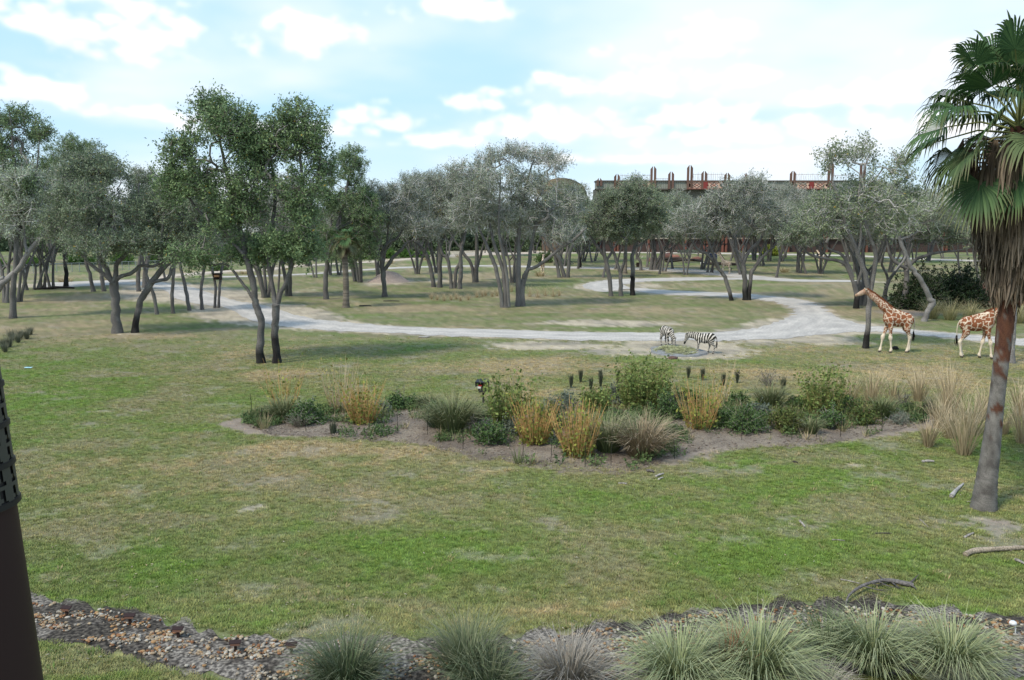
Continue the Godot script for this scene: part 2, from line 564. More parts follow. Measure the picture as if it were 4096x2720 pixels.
func tree(called: String, label: String, at: Vector3, stems: Array, blobs: Array, look: String, sd: int, o := {}) -> Node3D:
	rng.seed = sd
	var L: Dictionary = LOOKS[look]
	var far: bool = at.z < -70.0
	var root := thing(called, label, "tree", at, 0.0, o.get("group", ""))
	var pos := PackedVector3Array()
	var dir := PackedVector3Array()
	var par := PackedInt32Array()
	var cnt := PackedFloat32Array()
	var can := PackedByteArray()
	var tops := Vector3.ZERO
	var char_h: float = o.get("char", 0.0)
	var tint: float = o.get("tint", 1.0)
	for si in stems.size():
		var st: Array = catmull(stems[si], 4)
		var pts := PackedVector3Array()
		var rad := PackedFloat32Array()
		var cols := PackedColorArray()
		var ground_stem: bool = st[0].y < 0.35
		for i in st.size():
			var q: Vector4 = st[i]
			var p := Vector3(q.x, q.y, q.z)
			var r := q.w * (1.0 + 0.10 * nb.get_noise_2d(i * 3.3 + sd, si * 17.0))
			if i > 1:
				p += jit(q.w * 0.22)
			if ground_stem and q.y < 0.7:
				r *= 1.0 + 0.45 * pow(clampf((0.7 - q.y) / 0.8, 0, 1), 2.0)
			if i == 0 and ground_stem:
				p.y -= 0.15
			pts.append(p)
			rad.append(r)
			var b := BARK * tint * (1.0 + 0.38 * nb.get_noise_2d(i * 1.7 + sd * 3, si * 5.0))
			if q.w < 0.12:
				b = b.lerp(L.twig, clampf(1.0 - q.w / 0.12, 0, 1) * 0.7)
			if q.y < char_h:
				b = b.lerp(Color(0.032, 0.030, 0.029), clampf((char_h - q.y) / 0.25, 0, 1) * 0.93)
			cols.append(b)
			pos.append(p)
			par.append(pos.size() - 2 if i > 0 else -1)
			dir.append(Vector3.UP)
			cnt.append(0)
			can.append(1 if float(i) / st.size() > o.get("from", 0.5) else 0)
			if i > 0:
				dir[pos.size() - 1] = (p - pts[i - 1]).normalized()
		tops += pts[pts.size() - 1] / stems.size()
		var mb := MB.new()
		mb.tube(pts, rad, 9 if rad[0] > 0.12 else 6, cols)
		for i in mb.c.size():      # lichen in blotches
			var p := mb.v[i]
			mb.c[i] = mb.c[i].lerp(Color(0.36, 0.37, 0.34), smoothstep(0.15, 0.45, nb.get_noise_3d(p.x * 3.1 + sd, p.y * 1.7, p.z * 3.1)) * (0.55 if p.y > char_h else 0.12))
		obj("trunk" if ground_stem else "limb", mb.mesh(), M.bark, root)
	var goals := []
	for b in blobs:
		for k in int(b[2] * o.get("dense", 1.0)):
			var u := unit() * pow(rng.randf(), 0.46)
			var bump := 0.82 + 0.30 * nb.get_noise_3d(u.x * 2.2 + sd, u.y * 2.2, u.z * 2.2)
			goals.append([b[0] + u * b[1] * bump, b[3]])
	goals.sort_custom(func(x, y): return x[0].distance_squared_to(tops) < y[0].distance_squared_to(tops))
	var paths := []
	for gq in goals:
		var p: Vector3 = gq[0]
		var best := -1
		var bd := 1e9
		for j in pos.size():
			if can[j] == 0:
				continue
			var w := p - pos[j]
			var dl := w.length()
			if dl >= bd:
				continue
			var cs := dl * (1.55 - 0.55 * w.dot(dir[j]) / (dl + 0.001))
			if cs < bd:
				bd = cs
				best = j
		if best < 0:
			continue
		var a := pos[best]
		var dl2 := a.distance_to(p)
		var nseg := clampi(int(dl2 / 0.6) + 1, 2, 7)
		var ctl := a + dir[best] * dl2 * 0.42 + Vector3(0, dl2 * 0.06, 0) + jit(dl2 * 0.10)
		var path := PackedInt32Array([best])
		var prev := best
		for k in range(1, nseg + 1):
			var t := float(k) / nseg
			var q := a * (1 - t) * (1 - t) + ctl * 2 * t * (1 - t) + p * t * t + jit(0.05 + dl2 * 0.012)
			pos.append(q)
			dir.append((q - pos[prev]).normalized())
			par.append(prev)
			cnt.append(0)
			can.append(1)
			prev = pos.size() - 1
			path.append(prev)
		cnt[prev] = 1
		paths.append([path, gq[1]])
	for j in range(pos.size() - 1, -1, -1):
		if par[j] >= 0:
			cnt[par[j]] += cnt[j]
	var tip: float = o.get("tip", 0.013)
	var wood := MB.new()
	var crown := MB.new()
	var lfn: float = L.lf * o.get("leafy", 1.0)
	for pq in paths:
		var path: PackedInt32Array = pq[0]
		var pts := PackedVector3Array()
		var rad := PackedFloat32Array()
		var cols := PackedColorArray()
		for k in path.size():
			var j := path[k]
			var r := tip * pow(maxf(cnt[j], 1.0), 0.46)
			if k == 0:
				r = minf(r, tip * pow(maxf(cnt[path[1]], 1.0), 0.46) * 1.15)
			pts.append(pos[j])
			rad.append(r)
			cols.append((BARK * tint).lerp(L.twig, clampf(1.15 - r / 0.10, 0, 1)) * rng.randf_range(0.85, 1.1))
		wood.tube(pts, rad, 6 if rad[0] > 0.07 else (4 if rad[0] > 0.03 else 3), cols, false)
		var hang: float = o.get("hang", 0.0)
		for k in range(maxi(1, path.size() - 3), path.size()):
			var j := path[k]
			if cnt[j] > 6:
				continue
			var tw: int = L.tw
			for q in tw:
				var d := (dir[j] * 0.7 + unit() + Vector3(0, 0.25 - hang, 0)).normalized()
				var ln: float = L.len * rng.randf_range(0.45, 1.1)
				var s := pos[j]
				var m := s + d * ln * 0.5 + jit(0.06)
				var e := m + (d + unit() * 0.5 + Vector3(0, 0.15 - hang, 0)).normalized() * ln * 0.5
				if far:
					wood.strip(pv([s, e]), pf([0.042, 0.018]), unit(), L.twig * rng.randf_range(0.75, 1.1), L.twig)
				else:
					wood.strip(pv([s, m, e]), pf([0.026, 0.019, 0.010]), unit(), L.twig * rng.randf_range(0.75, 1.1), L.twig)
				var lc: float = lfn * pq[1] * rng.randf_range(0.5, 1.5)
				for z in int(lc):
					var t := rng.randf_range(0.25, 1.05)
					var p := (s.lerp(m, t * 2) if t < 0.5 else m.lerp(e, t * 2 - 1)) + jit(0.17)
					var g := rng.randf()
					var col: Color = L.a.lerp(L.b, g * g) * tint
					if rng.randf() < 0.006:
						col = Color(0.42, 0.30, 0.06)
					leaf(crown, p, L.ls * rng.randf_range(0.65, 1.25) * 1.22, col, true)
	obj("branches", wood.mesh(), M.twig, root)
	if crown.idx.size():
		obj("crown", crown.mesh(), M.leaf, root)
	return root

# a tree of the far stands: lean, fork height and crown drawn by lot
func stock_tree(called: String, label: String, at: Vector3, look: String, sd: int, tall: float, wide: float, forks: int, o := {}) -> Node3D:
	rng.seed = sd * 7 + 1
	var stems := []
	var blobs := []
	var lean := Vector3(rng.randf_range(-1, 1), 0, rng.randf_range(-1, 1)) * tall * 0.05
	for k in forks:
		var a := TAU * k / forks + rng.randf_range(-0.5, 0.5)
		var out := Vector3(cos(a), 0, sin(a))
		var r := rng.randf_range(0.17, 0.24)
		var f := out * (0.25 if forks > 1 else 0.0)
		var t1 := f + out * rng.randf_range(0.3, 0.8) * (forks - 0.5) * 0.5 + lean + Vector3(0, tall * 0.24, 0)
		var t2 := t1 + out * rng.randf_range(0.5, 1.2) + Vector3(0, tall * 0.16, 0)
		var t3 := t2 + out * wide * 0.3 + Vector3(0, tall * 0.24, 0)
		stems.append([Vector4(f.x, 0, f.z, r), Vector4(t1.x, t1.y, t1.z, r * 0.85), Vector4(t2.x, t2.y, t2.z, r * 0.62), Vector4(t3.x, t3.y, t3.z, r * 0.25)])
		var u1 := t1 + (lean + Vector3(rng.randf_range(-1, 1), 0, rng.randf_range(-1, 1)) * 1.4 - out) + Vector3(0, tall * 0.14, 0)
		var u2 := u1 + Vector3(rng.randf_range(-1, 1), 1.6, rng.randf_range(-1, 1)) * wide * 0.2
		stems.append([Vector4(t1.x, t1.y, t1.z, r * 0.62), Vector4(u1.x, u1.y, u1.z, r * 0.48), Vector4(u2.x, u2.y, u2.z, r * 0.2)])
	for k in 7:
		var a := TAU * k / 7 + rng.randf_range(-0.4, 0.4)
		var rr := wide * rng.randf_range(0.35, 0.62)
		blobs.append([lean * 2 + Vector3(cos(a) * rr, tall * rng.randf_range(0.62, 0.79), sin(a) * rr), Vector3(wide * 0.47, tall * 0.18, wide * 0.47), 40, rng.randf_range(0.6, 1.2)])
	blobs.append([lean * 2 + Vector3(0, tall * 0.84, 0), Vector3(wide * 0.5, tall * 0.17, wide * 0.55), 50, 1.0])
	o["from"] = 0.55
	return tree(called, label, at, stems, blobs, look, sd, o)

# ------------------------------------------------------------------ the fan palm
func fan(mb: MB, hub: Vector3, ax: Vector3, side: Vector3, R: float, spread: float, seg: int, droop: float, fold: float, c0: Color, c1: Color, tipc: Color) -> void:
	var nrm := ax.cross(side).normalized()
	for i in seg:
		var th := (float(i) / (seg - 1) - 0.5) * spread
		var d := ax * cos(th) + side * sin(th)
		var q := -ax * sin(th) + side * cos(th)
		var ln := R * (0.80 + 0.20 * cos(th * 0.9)) * rng.randf_range(0.90, 1.06)
		var step := ln * spread / seg
		var base := c0.lerp(c1, rng.randf())
		var s := mb.v.size()
		var rows := 7
		var dd := droop * rng.randf_range(0.7, 1.35)
		var last := hub
		for k in rows:
			var t := float(k) / (rows - 1)
			var r := t * ln
			var fall := dd * R * pow(maxf(0.0, t - 0.48), 1.6) * 1.9
			var p := hub + d * r + nrm * (-fold * absf(sin(th)) * r) - Vector3(0, fall, 0)
			if fall > 0.0:
				p -= d * fall * 0.42
			var w := step * t * 0.5 if t < 0.6 else step * 0.30 * pow((1.0 - t) / 0.4, 0.8) + 0.002
			var up := nrm * w * 0.55
			var col := base.lerp(tipc, pow(maxf(0, (t - 0.55) / 0.45), 2.0) * 0.75)
			mb.v.append(p - q * w); mb.v.append(p + up); mb.v.append(p + q * w)
			var n1 := (nrm - q * 0.5).normalized()
			var n2 := (nrm + q * 0.5).normalized()
			mb.n.append(n1); mb.n.append(nrm); mb.n.append(n2)
			mb.c.append(col * 0.92); mb.c.append(col); mb.c.append(col * 0.92)
			last = p
		for k in rows - 1:
			for h in 2:
				var p := s + k * 3 + h
				mb.idx.append(p); mb.idx.append(p + 1); mb.idx.append(p + 3)
				mb.idx.append(p + 1); mb.idx.append(p + 4); mb.idx.append(p + 3)

func palm_frond(root: Node3D, heart: Vector3, az: float, el: float, pet: float, R: float, droop: float, old: float) -> void:
	var mb := MB.new()
	var out := Vector3(cos(az) * cos(el), sin(el), sin(az) * cos(el))
	var sag := Vector3(0, -pet * 0.16, 0)
	var hub := heart + out * pet + sag
	var mid := heart + out * pet * 0.5 + Vector3(0, 0.03, 0)
	var pc0 := Color(0.15, 0.17, 0.06).lerp(Color(0.27, 0.20, 0.13), old)
	mb.tube(pv([heart, mid, hub]), pf([0.035, 0.024, 0.016]), 4, pc(pc0), false)
	var ax := (out + Vector3(0, -lerpf(1.0, 0.15, clampf((el + 0.6) / 1.6, 0, 1)), 0)).normalized()
	var side := ax.cross(Vector3.UP + jit(0.5)).normalized()
	var g0 := Color(0.034, 0.080, 0.034).lerp(Color(0.10, 0.085, 0.05), old)
	var g1 := Color(0.085, 0.160, 0.062).lerp(Color(0.20, 0.16, 0.11), old)
	fan(mb, hub, ax, side, R, rng.randf_range(3.4, 4.4), 38, droop, 0.30, g0, g1, Color(0.19, 0.165, 0.085).lerp(Color(0.30, 0.26, 0.20), old))
	obj("frond", mb.mesh(), M.blade, root)

func dead_frond(root: Node3D, line: Callable, h: float, az: float, reach: float, ln: float) -> void:
	var mb := MB.new()
	var c0: Vector3 = line.call(h)
	var out := Vector3(cos(az), 0, sin(az))
	var sd := Vector3(-sin(az), 0, cos(az))
	var knee := c0 + out * reach + Vector3(0, 0.16, 0)
	var br := Color(0.10, 0.072, 0.048).lerp(Color(0.215, 0.170, 0.128), rng.randf())
	mb.tube(pv([c0 + out * 0.15, c0 + out * reach * 0.6 + Vector3(0, 0.16, 0), knee]), pf([0.028, 0.022, 0.014]), 4, pc(br * 0.7), false)
	for k in 17:
		var u := rng.randf_range(-1, 1)
		var l := ln * rng.randf_range(0.55, 1.1)
		var p0 := knee + sd * u * 0.05
		var p1 := knee + sd * u * 0.22 + out * rng.randf_range(0.0, 0.10) + Vector3(0, -l * 0.28, 0)
		var p2 := p1 + sd * u * 0.06 + out * rng.randf_range(-0.06, 0.06) + Vector3(0, -l * 0.36, 0)
		var p3 := p2 + sd * rng.randf_range(-0.06, 0.06) - out * rng.randf_range(-0.05, 0.12) + Vector3(0, -l * 0.36, 0)
		var col := br * rng.randf_range(0.45, 1.25)
		mb.strip(pv([p0, p1, p2, p3]), pf([0.02, 0.05, 0.042, 0.012]), (sd + out * rng.randf_range(-0.9, 0.9)).normalized(), col, col * rng.randf_range(0.8, 1.5))
	obj("dead_frond", mb.mesh(), M.blade, root)

# ------------------------------------------------------------------ shrubs and grasses
func tussock(mb: MB, n: int, hgh: float, rad: float, w: float, bend: float, c0: Color, c1: Color, c2: Color, at := Vector3.ZERO, upright := 0.0) -> void:
	for k in n:
		var a := rng.randf() * TAU
		var out := Vector3(cos(a), 0, sin(a))
		var q := sqrt(rng.randf())
		var p := at + out * rad * 0.30 * q
		var l := hgh * rng.randf_range(0.6, 1.12)
		var tilt := lerpf(0.08, 1.0, q) * (1.0 - upright) * rng.randf_range(0.5, 1.2)
		var bd := bend * rng.randf_range(0.45, 1.6)
		var d := (Vector3(0, 1, 0) + out * tilt * 0.9 + jit(0.12)).normalized()
		var p1 := p + d * l * 0.40
		var p2 := p1 + (d + out * bd * 0.35 * (0.3 + tilt) + jit(0.12) - Vector3(0, bd * 0.20, 0)).normalized() * l * 0.32
		var p3 := p2 + (d + out * bd * 0.8 * (0.3 + tilt) + jit(0.25) - Vector3(0, bd * 0.75, 0)).normalized() * l * 0.30
		var col := c0.lerp(c1, rng.randf())
		mb.strip(pv([p, p1, p2, p3]), pf([w, w * 0.95, w * 0.7, 0.001]), Vector3(-sin(a), 0, cos(a)) + jit(0.5), col * rng.randf_range(0.75, 1.15), col.lerp(c2, rng.randf_range(0.2, 1.0)))

func clump(called: String, label: String, cat: String, at: Vector3, n: int, hgh: float, rad: float, w: float, bend: float, c0: Color, c1: Color, c2: Color, upright := 0.0, group := "") -> Node3D:
	rng.seed = hash(label) % 100000
	var root := thing(called, label, cat, at, 0.0, group)
	var mb := MB.new()
	tussock(mb, n, hgh, rad, w, bend, c0, c1, c2, Vector3.ZERO, upright)
	obj("blades", mb.mesh(), M.blade, root)
	return root

# clumping bamboo: tall thin canes with small leaves on them
func bamboo(called: String, label: String, at: Vector3, n: int, hgh: float, rad: float, c0: Color, c1: Color, l0: Color, l1: Color, leafy: int, leaf_low := 1.0, group := "") -> Node3D:
	rng.seed = hash(label) % 100000
	var root := thing(called, label, "bamboo", at, 0.0, group)
	var canes := MB.new()
	var leaves := MB.new()
	for k in n:
		var a := rng.randf() * TAU
		var out := Vector3(cos(a), 0, sin(a))
		var q := sqrt(rng.randf())
		var p := out * rad * 0.42 * q
		var l := hgh * (0.30 + 0.85 * pow(rng.randf(), 0.8))
		var d := (Vector3.UP + out * 0.36 * q + jit(0.10)).normalized()
		var p1 := p + d * l * 0.5
		var p2 := p1 + (d + jit(0.10)).normalized() * l * 0.5
		var col := c0.lerp(c1, rng.randf())
		canes.strip(pv([p, p1, p2]), pf([0.022, 0.018, 0.008]), unit(), col, col.lerp(c1, 0.5))
		for z in leafy:
			var t := pow(rng.randf(), leaf_low) * 0.95 + 0.05
			var s := (p.lerp(p1, t * 2) if t < 0.5 else p1.lerp(p2, t * 2 - 1))
			if rng.randf() < 0.45:
				var e := s + (unit() + Vector3(0, 0.5, 0)).normalized() * rng.randf_range(0.1, 0.3)
				canes.strip(pv([s, e]), pf([0.012, 0.006]), unit(), col, col)
				s = e
			leaf(leaves, s + jit(0.05), rng.randf_range(0.10, 0.19), l0.lerp(l1, rng.randf()))
	obj("canes", canes.mesh(), M.blade, root)
	if leaves.idx.size():
		obj("leaves", leaves.mesh(), M.leaf, root)
	return root

# a woody shrub: twigs from the foot, leaves on their outer half
func shrub(called: String, label: String, at: Vector3, n: int, hgh: float, rad: float, lf: int, ls: float, l0: Color, l1: Color, tw: Color, group := "", cat := "shrub") -> Node3D:
	rng.seed = hash(label) % 100000
	var root := thing(called, label, cat, at, 0.0, group)
	var wood := MB.new()
	var leaves := MB.new()
	for k in n:
		var u := unit()
		u.y = absf(u.y)
		var r := pow(rng.randf(), 0.35) * (0.85 + 0.3 * nb.get_noise_3d(u.x * 2 + n, u.y * 2, u.z * 2 + hgh))
		var e := Vector3(u.x * rad, u.y * hgh * 0.96 + 0.04, u.z * rad) * r
		var s := Vector3(u.x * rad * 0.10, 0, u.z * rad * 0.10)
		var m := s.lerp(e, 0.5) + Vector3(0, hgh * 0.06, 0) + jit(rad * 0.08)
		wood.strip(pv([s, m, e]), pf([0.024, 0.016, 0.008]), unit(), tw * rng.randf_range(0.7, 1.1), tw)
		for q in 3:
			var t := rng.randf_range(0.45, 1.0)
			var b := m.lerp(e, t * 2 - 1) if t > 0.5 else s.lerp(m, t * 2)
			var d := b + (unit() + Vector3(0, 0.3, 0)) * rng.randf_range(0.10, 0.28) * (0.5 + hgh * 0.4)
			wood.strip(pv([b, d]), pf([0.010, 0.005]), unit(), tw, tw)
			for z in lf:
				leaf(leaves, b.lerp(d, rng.randf_range(0.2, 1.1)) + jit(0.04), ls * rng.randf_range(0.6, 1.25), l0.lerp(l1, pow(rng.randf(), 1.5)))
	obj("twigs", wood.mesh(), M.twig, root)
	if leaves.idx.size():
		obj("leaves", leaves.mesh(), M.leaf, root)
	return root

# ------------------------------------------------------------------ animals
# bones are tapered capsules [from, to, radius, radius, sideways squeeze]; their smooth union is meshed as one skin
func skin(bones: Array, cell: float, k: float, paint: Callable) -> ArrayMesh:
	var lo := Vector3.ONE * 1e9
	var hi := Vector3.ONE * -1e9
	for b in bones:
		for e in 2:
			var r: float = b[2 + e] + k * 3.5 + cell * 2
			lo = lo.min(b[e] - Vector3.ONE * r)
			hi = hi.max(b[e] + Vector3.ONE * r)
	var nx := int((hi.x - lo.x) / cell) + 2
	var ny := int((hi.y - lo.y) / cell) + 2
	var nz := int((hi.z - lo.z) / cell) + 2
	var f := PackedFloat32Array()
	f.resize(nx * ny * nz)
	var r0 := PackedInt32Array()
	var r1 := PackedInt32Array()
	r0.resize(ny * nz)
	r0.fill(nx)
	r1.resize(ny * nz)
	for b in bones:
		var sq: float = b[4]
		var ra: float = b[2]
		var rb: float = b[3]
		var zc: float = (b[0].z + b[1].z) * 0.5
		var A: Vector3 = b[0]
		var B: Vector3 = b[1]
		var far := k * 3.5
		var big := maxf(ra, rb) + far
		var mn := (A.min(B) - Vector3.ONE * big - lo) / cell
		var mx := (A.max(B) + Vector3.ONE * big - lo) / cell
		A.z = zc + (A.z - zc) / sq
		B.z = zc + (B.z - zc) / sq
		var ab := B - A
		var l2 := maxf(ab.length_squared(), 1e-6)
		for iy in range(maxi(0, int(mn.y)), mini(ny - 1, int(mx.y) + 1)):
			for iz in range(maxi(0, int(mn.z)), mini(nz - 1, int(mx.z) + 1)):
				var row := iy * nz + iz
				var z := zc + (lo.z + iz * cell - zc) / sq
				var y := lo.y + iy * cell
				for ix in range(maxi(0, int(mn.x)), mini(nx - 1, int(mx.x) + 1)):
					var p := Vector3(lo.x + ix * cell, y, z) - A
					var t := clampf(p.dot(ab) / l2, 0.0, 1.0)
					var d := (p - ab * t).length() - lerpf(ra, rb, t)
					if d < far:
						f[row * nx + ix] += exp(-d / k)
						if ix < r0[row]:
							r0[row] = ix
						if ix > r1[row]:
							r1[row] = ix
	var mb := MB.new()
	var vid := PackedInt32Array()
	vid.resize(nx * ny * nz)
	vid.fill(-1)
	var off := [0, 1, nx, nx + 1, nz * nx, nz * nx + 1, nz * nx + nx, nz * nx + nx + 1]
	for iy in ny - 1:
		for iz in nz - 1:
			var row := iy * nz + iz
			var a0 := mini(mini(r0[row], r0[row + 1]), mini(r0[row + nz], r0[row + nz + 1]))
			var a1 := maxi(maxi(r1[row], r1[row + 1]), maxi(r1[row + nz], r1[row + nz + 1]))
			for ix in range(maxi(a0 - 1, 0), mini(a1 + 1, nx - 1)):
				var base := row * nx + ix
				var m := 0
				for q in 8:
					if f[base + off[q]] > 1.0:
						m |= 1 << q
				if m == 0 or m == 255:
					continue
				var sum := Vector3.ZERO
				var cn := 0
				for q in 8:
					for ax in [1, 2, 4]:
						if q & ax:
							continue
						var w: int = q | ax
						if ((m >> q) & 1) == ((m >> w) & 1):
							continue
						var fa := log(maxf(f[base + off[q]], 1e-5))
						var fb := log(maxf(f[base + off[w]], 1e-5))
						var t := clampf(fa / (fa - fb), 0.02, 0.98)
						var pq := Vector3(q & 1, q >> 2, (q >> 1) & 1)
						var pw := Vector3(w & 1, w >> 2, (w >> 1) & 1)
						sum += pq.lerp(pw, t)
						cn += 1
				vid[base] = mb.v.size()
				mb.v.append(lo + (Vector3(ix, iy, iz) + sum / cn) * cell)
				mb.n.append(Vector3.ZERO)
	var sx := 1
	var sz := nx
	var sy := nz * nx
	var st := [[sx, sy, sz], [sy, sz, sx], [sz, sx, sy]]
	for i in vid.size():
		if vid[i] < 0:
			continue
		for a in 3:
			var e: int = st[a][0]
			var u: int = st[a][1]
			var w: int = st[a][2]
			var in0 := f[i] > 1.0
			if i - u - w < 0 or i + e >= f.size() or in0 == (f[i + e] > 1.0):
				continue
			var q0 := vid[i]
			var q1 := vid[i - u]
			var q2 := vid[i - u - w]
			var q3 := vid[i - w]
			if q1 < 0 or q2 < 0 or q3 < 0:
				continue
			if in0:
				mb.idx.append_array(PackedInt32Array([q0, q2, q1, q0, q3, q2]))
			else:
				mb.idx.append_array(PackedInt32Array([q0, q1, q2, q0, q2, q3]))
	# one winding for all: the field falls outwards
	for i in range(0, mb.idx.size(), 3):
		var a := mb.v[mb.idx[i]]
		var nn := (mb.v[mb.idx[i + 2]] - a).cross(mb.v[mb.idx[i + 1]] - a)
		for q in 3:
			mb.n[mb.idx[i + q]] += nn
	for i in mb.v.size():
		mb.n[i] = mb.n[i].normalized()
		mb.c.append(paint.call(mb.v[i]))
	return mb.mesh()

func ear_mesh(root: Vector3, tip: Vector3, w: float, col: Color, inner: Color) -> ArrayMesh:
	var mb := MB.new()
	var d := tip - root
	mb.tube(pv([root, root + d * 0.3, root + d * 0.65, tip]), pf([w * 0.5, w, w * 0.8, 0.004]), 7, PackedColorArray([col, inner, col, col]))
	return mb.mesh()

func ball(p: Vector3, r: float, col: Color) -> ArrayMesh:
	var mb := MB.new()
	mb.tube(pv([p - Vector3(0, r, 0), p - Vector3(0, r * 0.7, 0), p, p + Vector3(0, r * 0.7, 0), p + Vector3(0, r, 0)]), pf([0.001, r * 0.7, r, r * 0.7, 0.001]), 8, pc(col), false)
	return mb.mesh()

# feet: x of the fore left, fore right, hind left, hind right hoof; neck: points from the withers to the poll; muzzle: tip of the nose
func giraffe(label: String, at: Vector3, turn: float, feet: Array, neck: Array, muzzle: Vector3, cell: float, gap: float, dark: Color, cream: Color, sd: int, group := "giraffes in the paddock") -> Node3D:
	rng.seed = sd
	var root := thing("giraffe", label, "giraffe", at, turn, group)
	var poll: Vector3 = neck[neck.size() - 1]
	var bones := [
		[Vector3(-0.32, 2.10, 0), Vector3(0.22, 2.14, 0), 0.43, 0.45, 0.74], [Vector3(0.22, 2.14, 0), Vector3(0.74, 2.22, 0), 0.45, 0.44, 0.72],
		[Vector3(-0.30, 2.22, 0), Vector3(0.30, 2.46, 0), 0.33, 0.27, 0.62], [Vector3(0.30, 2.46, 0), Vector3(0.62, 2.56, 0), 0.27, 0.28, 0.55],
		[Vector3(0.86, 2.12, 0), Vector3(0.92, 2.40, 0), 0.27, 0.24, 0.8],
	]
	var nr := [0.36, 0.25, 0.175, 0.135, 0.12]
	for i in neck.size() - 1:
		bones.append([neck[i], neck[i + 1], nr[i], nr[i + 1], 0.66])
	var hd := muzzle - poll
	bones.append([poll, poll + hd * 0.45 + Vector3(0, -0.01, 0), 0.135, 0.115, 0.8])
	bones.append([poll + hd * 0.45, muzzle, 0.10, 0.062, 0.85])
	bones.append([poll + hd * 0.3 + Vector3(0, -0.08, 0), muzzle + Vector3(0, -0.05, 0), 0.075, 0.045, 0.8])
	for k in 4:
		var s := -1.0 if k % 2 == 0 else 1.0
		var x: float = feet[k]
		if k < 2:
			var e := Vector3(0.80 + (x - 0.8) * 0.15, 1.62, s * 0.20)
			var kn := Vector3(0.82 + (x - 0.8) * 0.62, 0.98, s * 0.19)
			var fe := Vector3(x - 0.02, 0.20, s * 0.18)
			bones.append([Vector3(0.80, 2.15, s * 0.24), e, 0.20, 0.125, 0.8])
			bones.append([e, kn, 0.115, 0.072, 1.0])
			bones.append([kn + Vector3(0.01, 0.05, 0), kn - Vector3(0, 0.07, 0), 0.074, 0.066, 1.0])
			bones.append([kn, fe, 0.060, 0.050, 1.0])
			bones.append([fe, Vector3(x + 0.03, 0.06, s * 0.18), 0.056, 0.082, 1.0])
		else:
			var st := Vector3(-0.30 + (x + 0.4) * 0.3, 1.55, s * 0.22)
			var hk := Vector3(x - 0.14, 0.98, s * 0.19)
			var fe := Vector3(x - 0.03, 0.20, s * 0.18)
			bones.append([Vector3(-0.36, 2.12, s * 0.20), st, 0.30, 0.165, 0.72])
			bones.append([st, hk, 0.15, 0.080, 0.85])
			bones.append([hk, fe, 0.062, 0.050, 1.0])
			bones.append([fe, Vector3(x + 0.03, 0.06, s * 0.18), 0.056, 0.082, 1.0])
	var cv := FastNoiseLite.new()
	cv.seed = sd
	cv.noise_type = FastNoiseLite.TYPE_CELLULAR
	cv.cellular_return_type = FastNoiseLite.RETURN_DISTANCE2_SUB
	cv.cellular_jitter = 0.85
	cv.frequency = 1.0
	var paint := func(p: Vector3) -> Color:
		if p.y < 0.12:
			return Color(0.09, 0.075, 0.06)
		var up: float = (p - neck[1]).dot((poll - neck[1]).normalized()) / neck[1].distance_to(poll)
		var nose := (p - poll).dot(hd.normalized()) / hd.length()
		var on_neck: bool = up > -0.25 and p.y > 2.35
		if nose > 0.05 and p.distance_to(poll + hd * 0.5) < 0.55:
			if nose > 0.86:
				return Color(0.33, 0.22, 0.15)
			var v2 := cv.get_noise_3d(p.x * 9.0, p.y * 9.0, p.z * 9.0) + 1.0
			return dark.lerp(cream, smoothstep(0.25, 0.45, v2) * 0.5 + 0.5 * clampf(nose + 0.3, 0, 1))
		var s := 3.3
		if on_neck:
			s = lerpf(4.0, 6.2, clampf(up, 0, 1))
		if p.y < 1.62:
			s = 6.8
		var v := cv.get_noise_3d(p.x * s, p.y * s, p.z * s) + 1.0
		var g := gap
		if p.y < 1.35:
			g += smoothstep(1.35, 0.72, p.y) * 0.75
		return dark.lerp(cream, smoothstep(g + 0.05, g - 0.05, v)) * (1.0 + 0.12 * nb.get_noise_3d(p.x * 6, p.y * 6, p.z * 6))
	obj("body", skin(bones, cell, 0.05, paint), M.coat, root)
	var mn := MB.new()
	var line := catmull(neck, 5)
	var fw: Vector3 = (poll - neck[0])
	fw.y = 0
	for i in line.size() - 1:
		var t: Vector3 = (line[i + 1] - line[i]).normalized()
		var upv := t.cross(Vector3(0, 0, 1)).normalized()
		if upv.y < 0:
			upv = -upv
		var ri := lerpf(0.34, 0.13, float(i) / line.size())
		var a: Vector3 = line[i] + upv * (ri - 0.03)
		var b: Vector3 = line[i + 1] + upv * (ri - 0.04)
		for q in 3:
			var f := (a.lerp(b, q / 3.0) + b.lerp(a, 0.66 - q / 3.0)) * 0.5
			mn.strip(pv([f, f + upv * 0.06 - t * 0.01, f + upv * rng.randf_range(0.10, 0.14) - t * 0.05]), pf([0.13, 0.12, 0.05]), t + jit(0.2), dark * 0.8, dark * 0.55)
	obj("mane", mn.mesh(), M.coat, root)
	var tl := MB.new()
	tl.tube(pv([Vector3(-0.68, 2.30, 0), Vector3(-0.80, 2.05, 0), Vector3(-0.84, 1.7, 0.02), Vector3(-0.82, 1.35, 0.03)]), pf([0.07, 0.045, 0.028, 0.022]), 6, pc(cream * 0.8))
	for k in 26:
		var p := Vector3(-0.82, 1.38, 0.03) + jit(0.025)
		tl.strip(pv([p, p + Vector3(rng.randf_range(-0.08, 0.05), -0.3, rng.randf_range(-0.06, 0.06)), p + Vector3(rng.randf_range(-0.08, 0.10), rng.randf_range(-0.75, -0.55), rng.randf_range(-0.04, 0.04))]), pf([0.03, 0.035, 0.008]), unit(), Color(0.016, 0.014, 0.013), Color(0.016, 0.014, 0.013))
	obj("tail", tl.mesh(), M.coat, root)
	var hn := hd.normalized()
	var hs := hn.cross(Vector3.UP).normalized()
	var hu := hs.cross(hn).normalized()
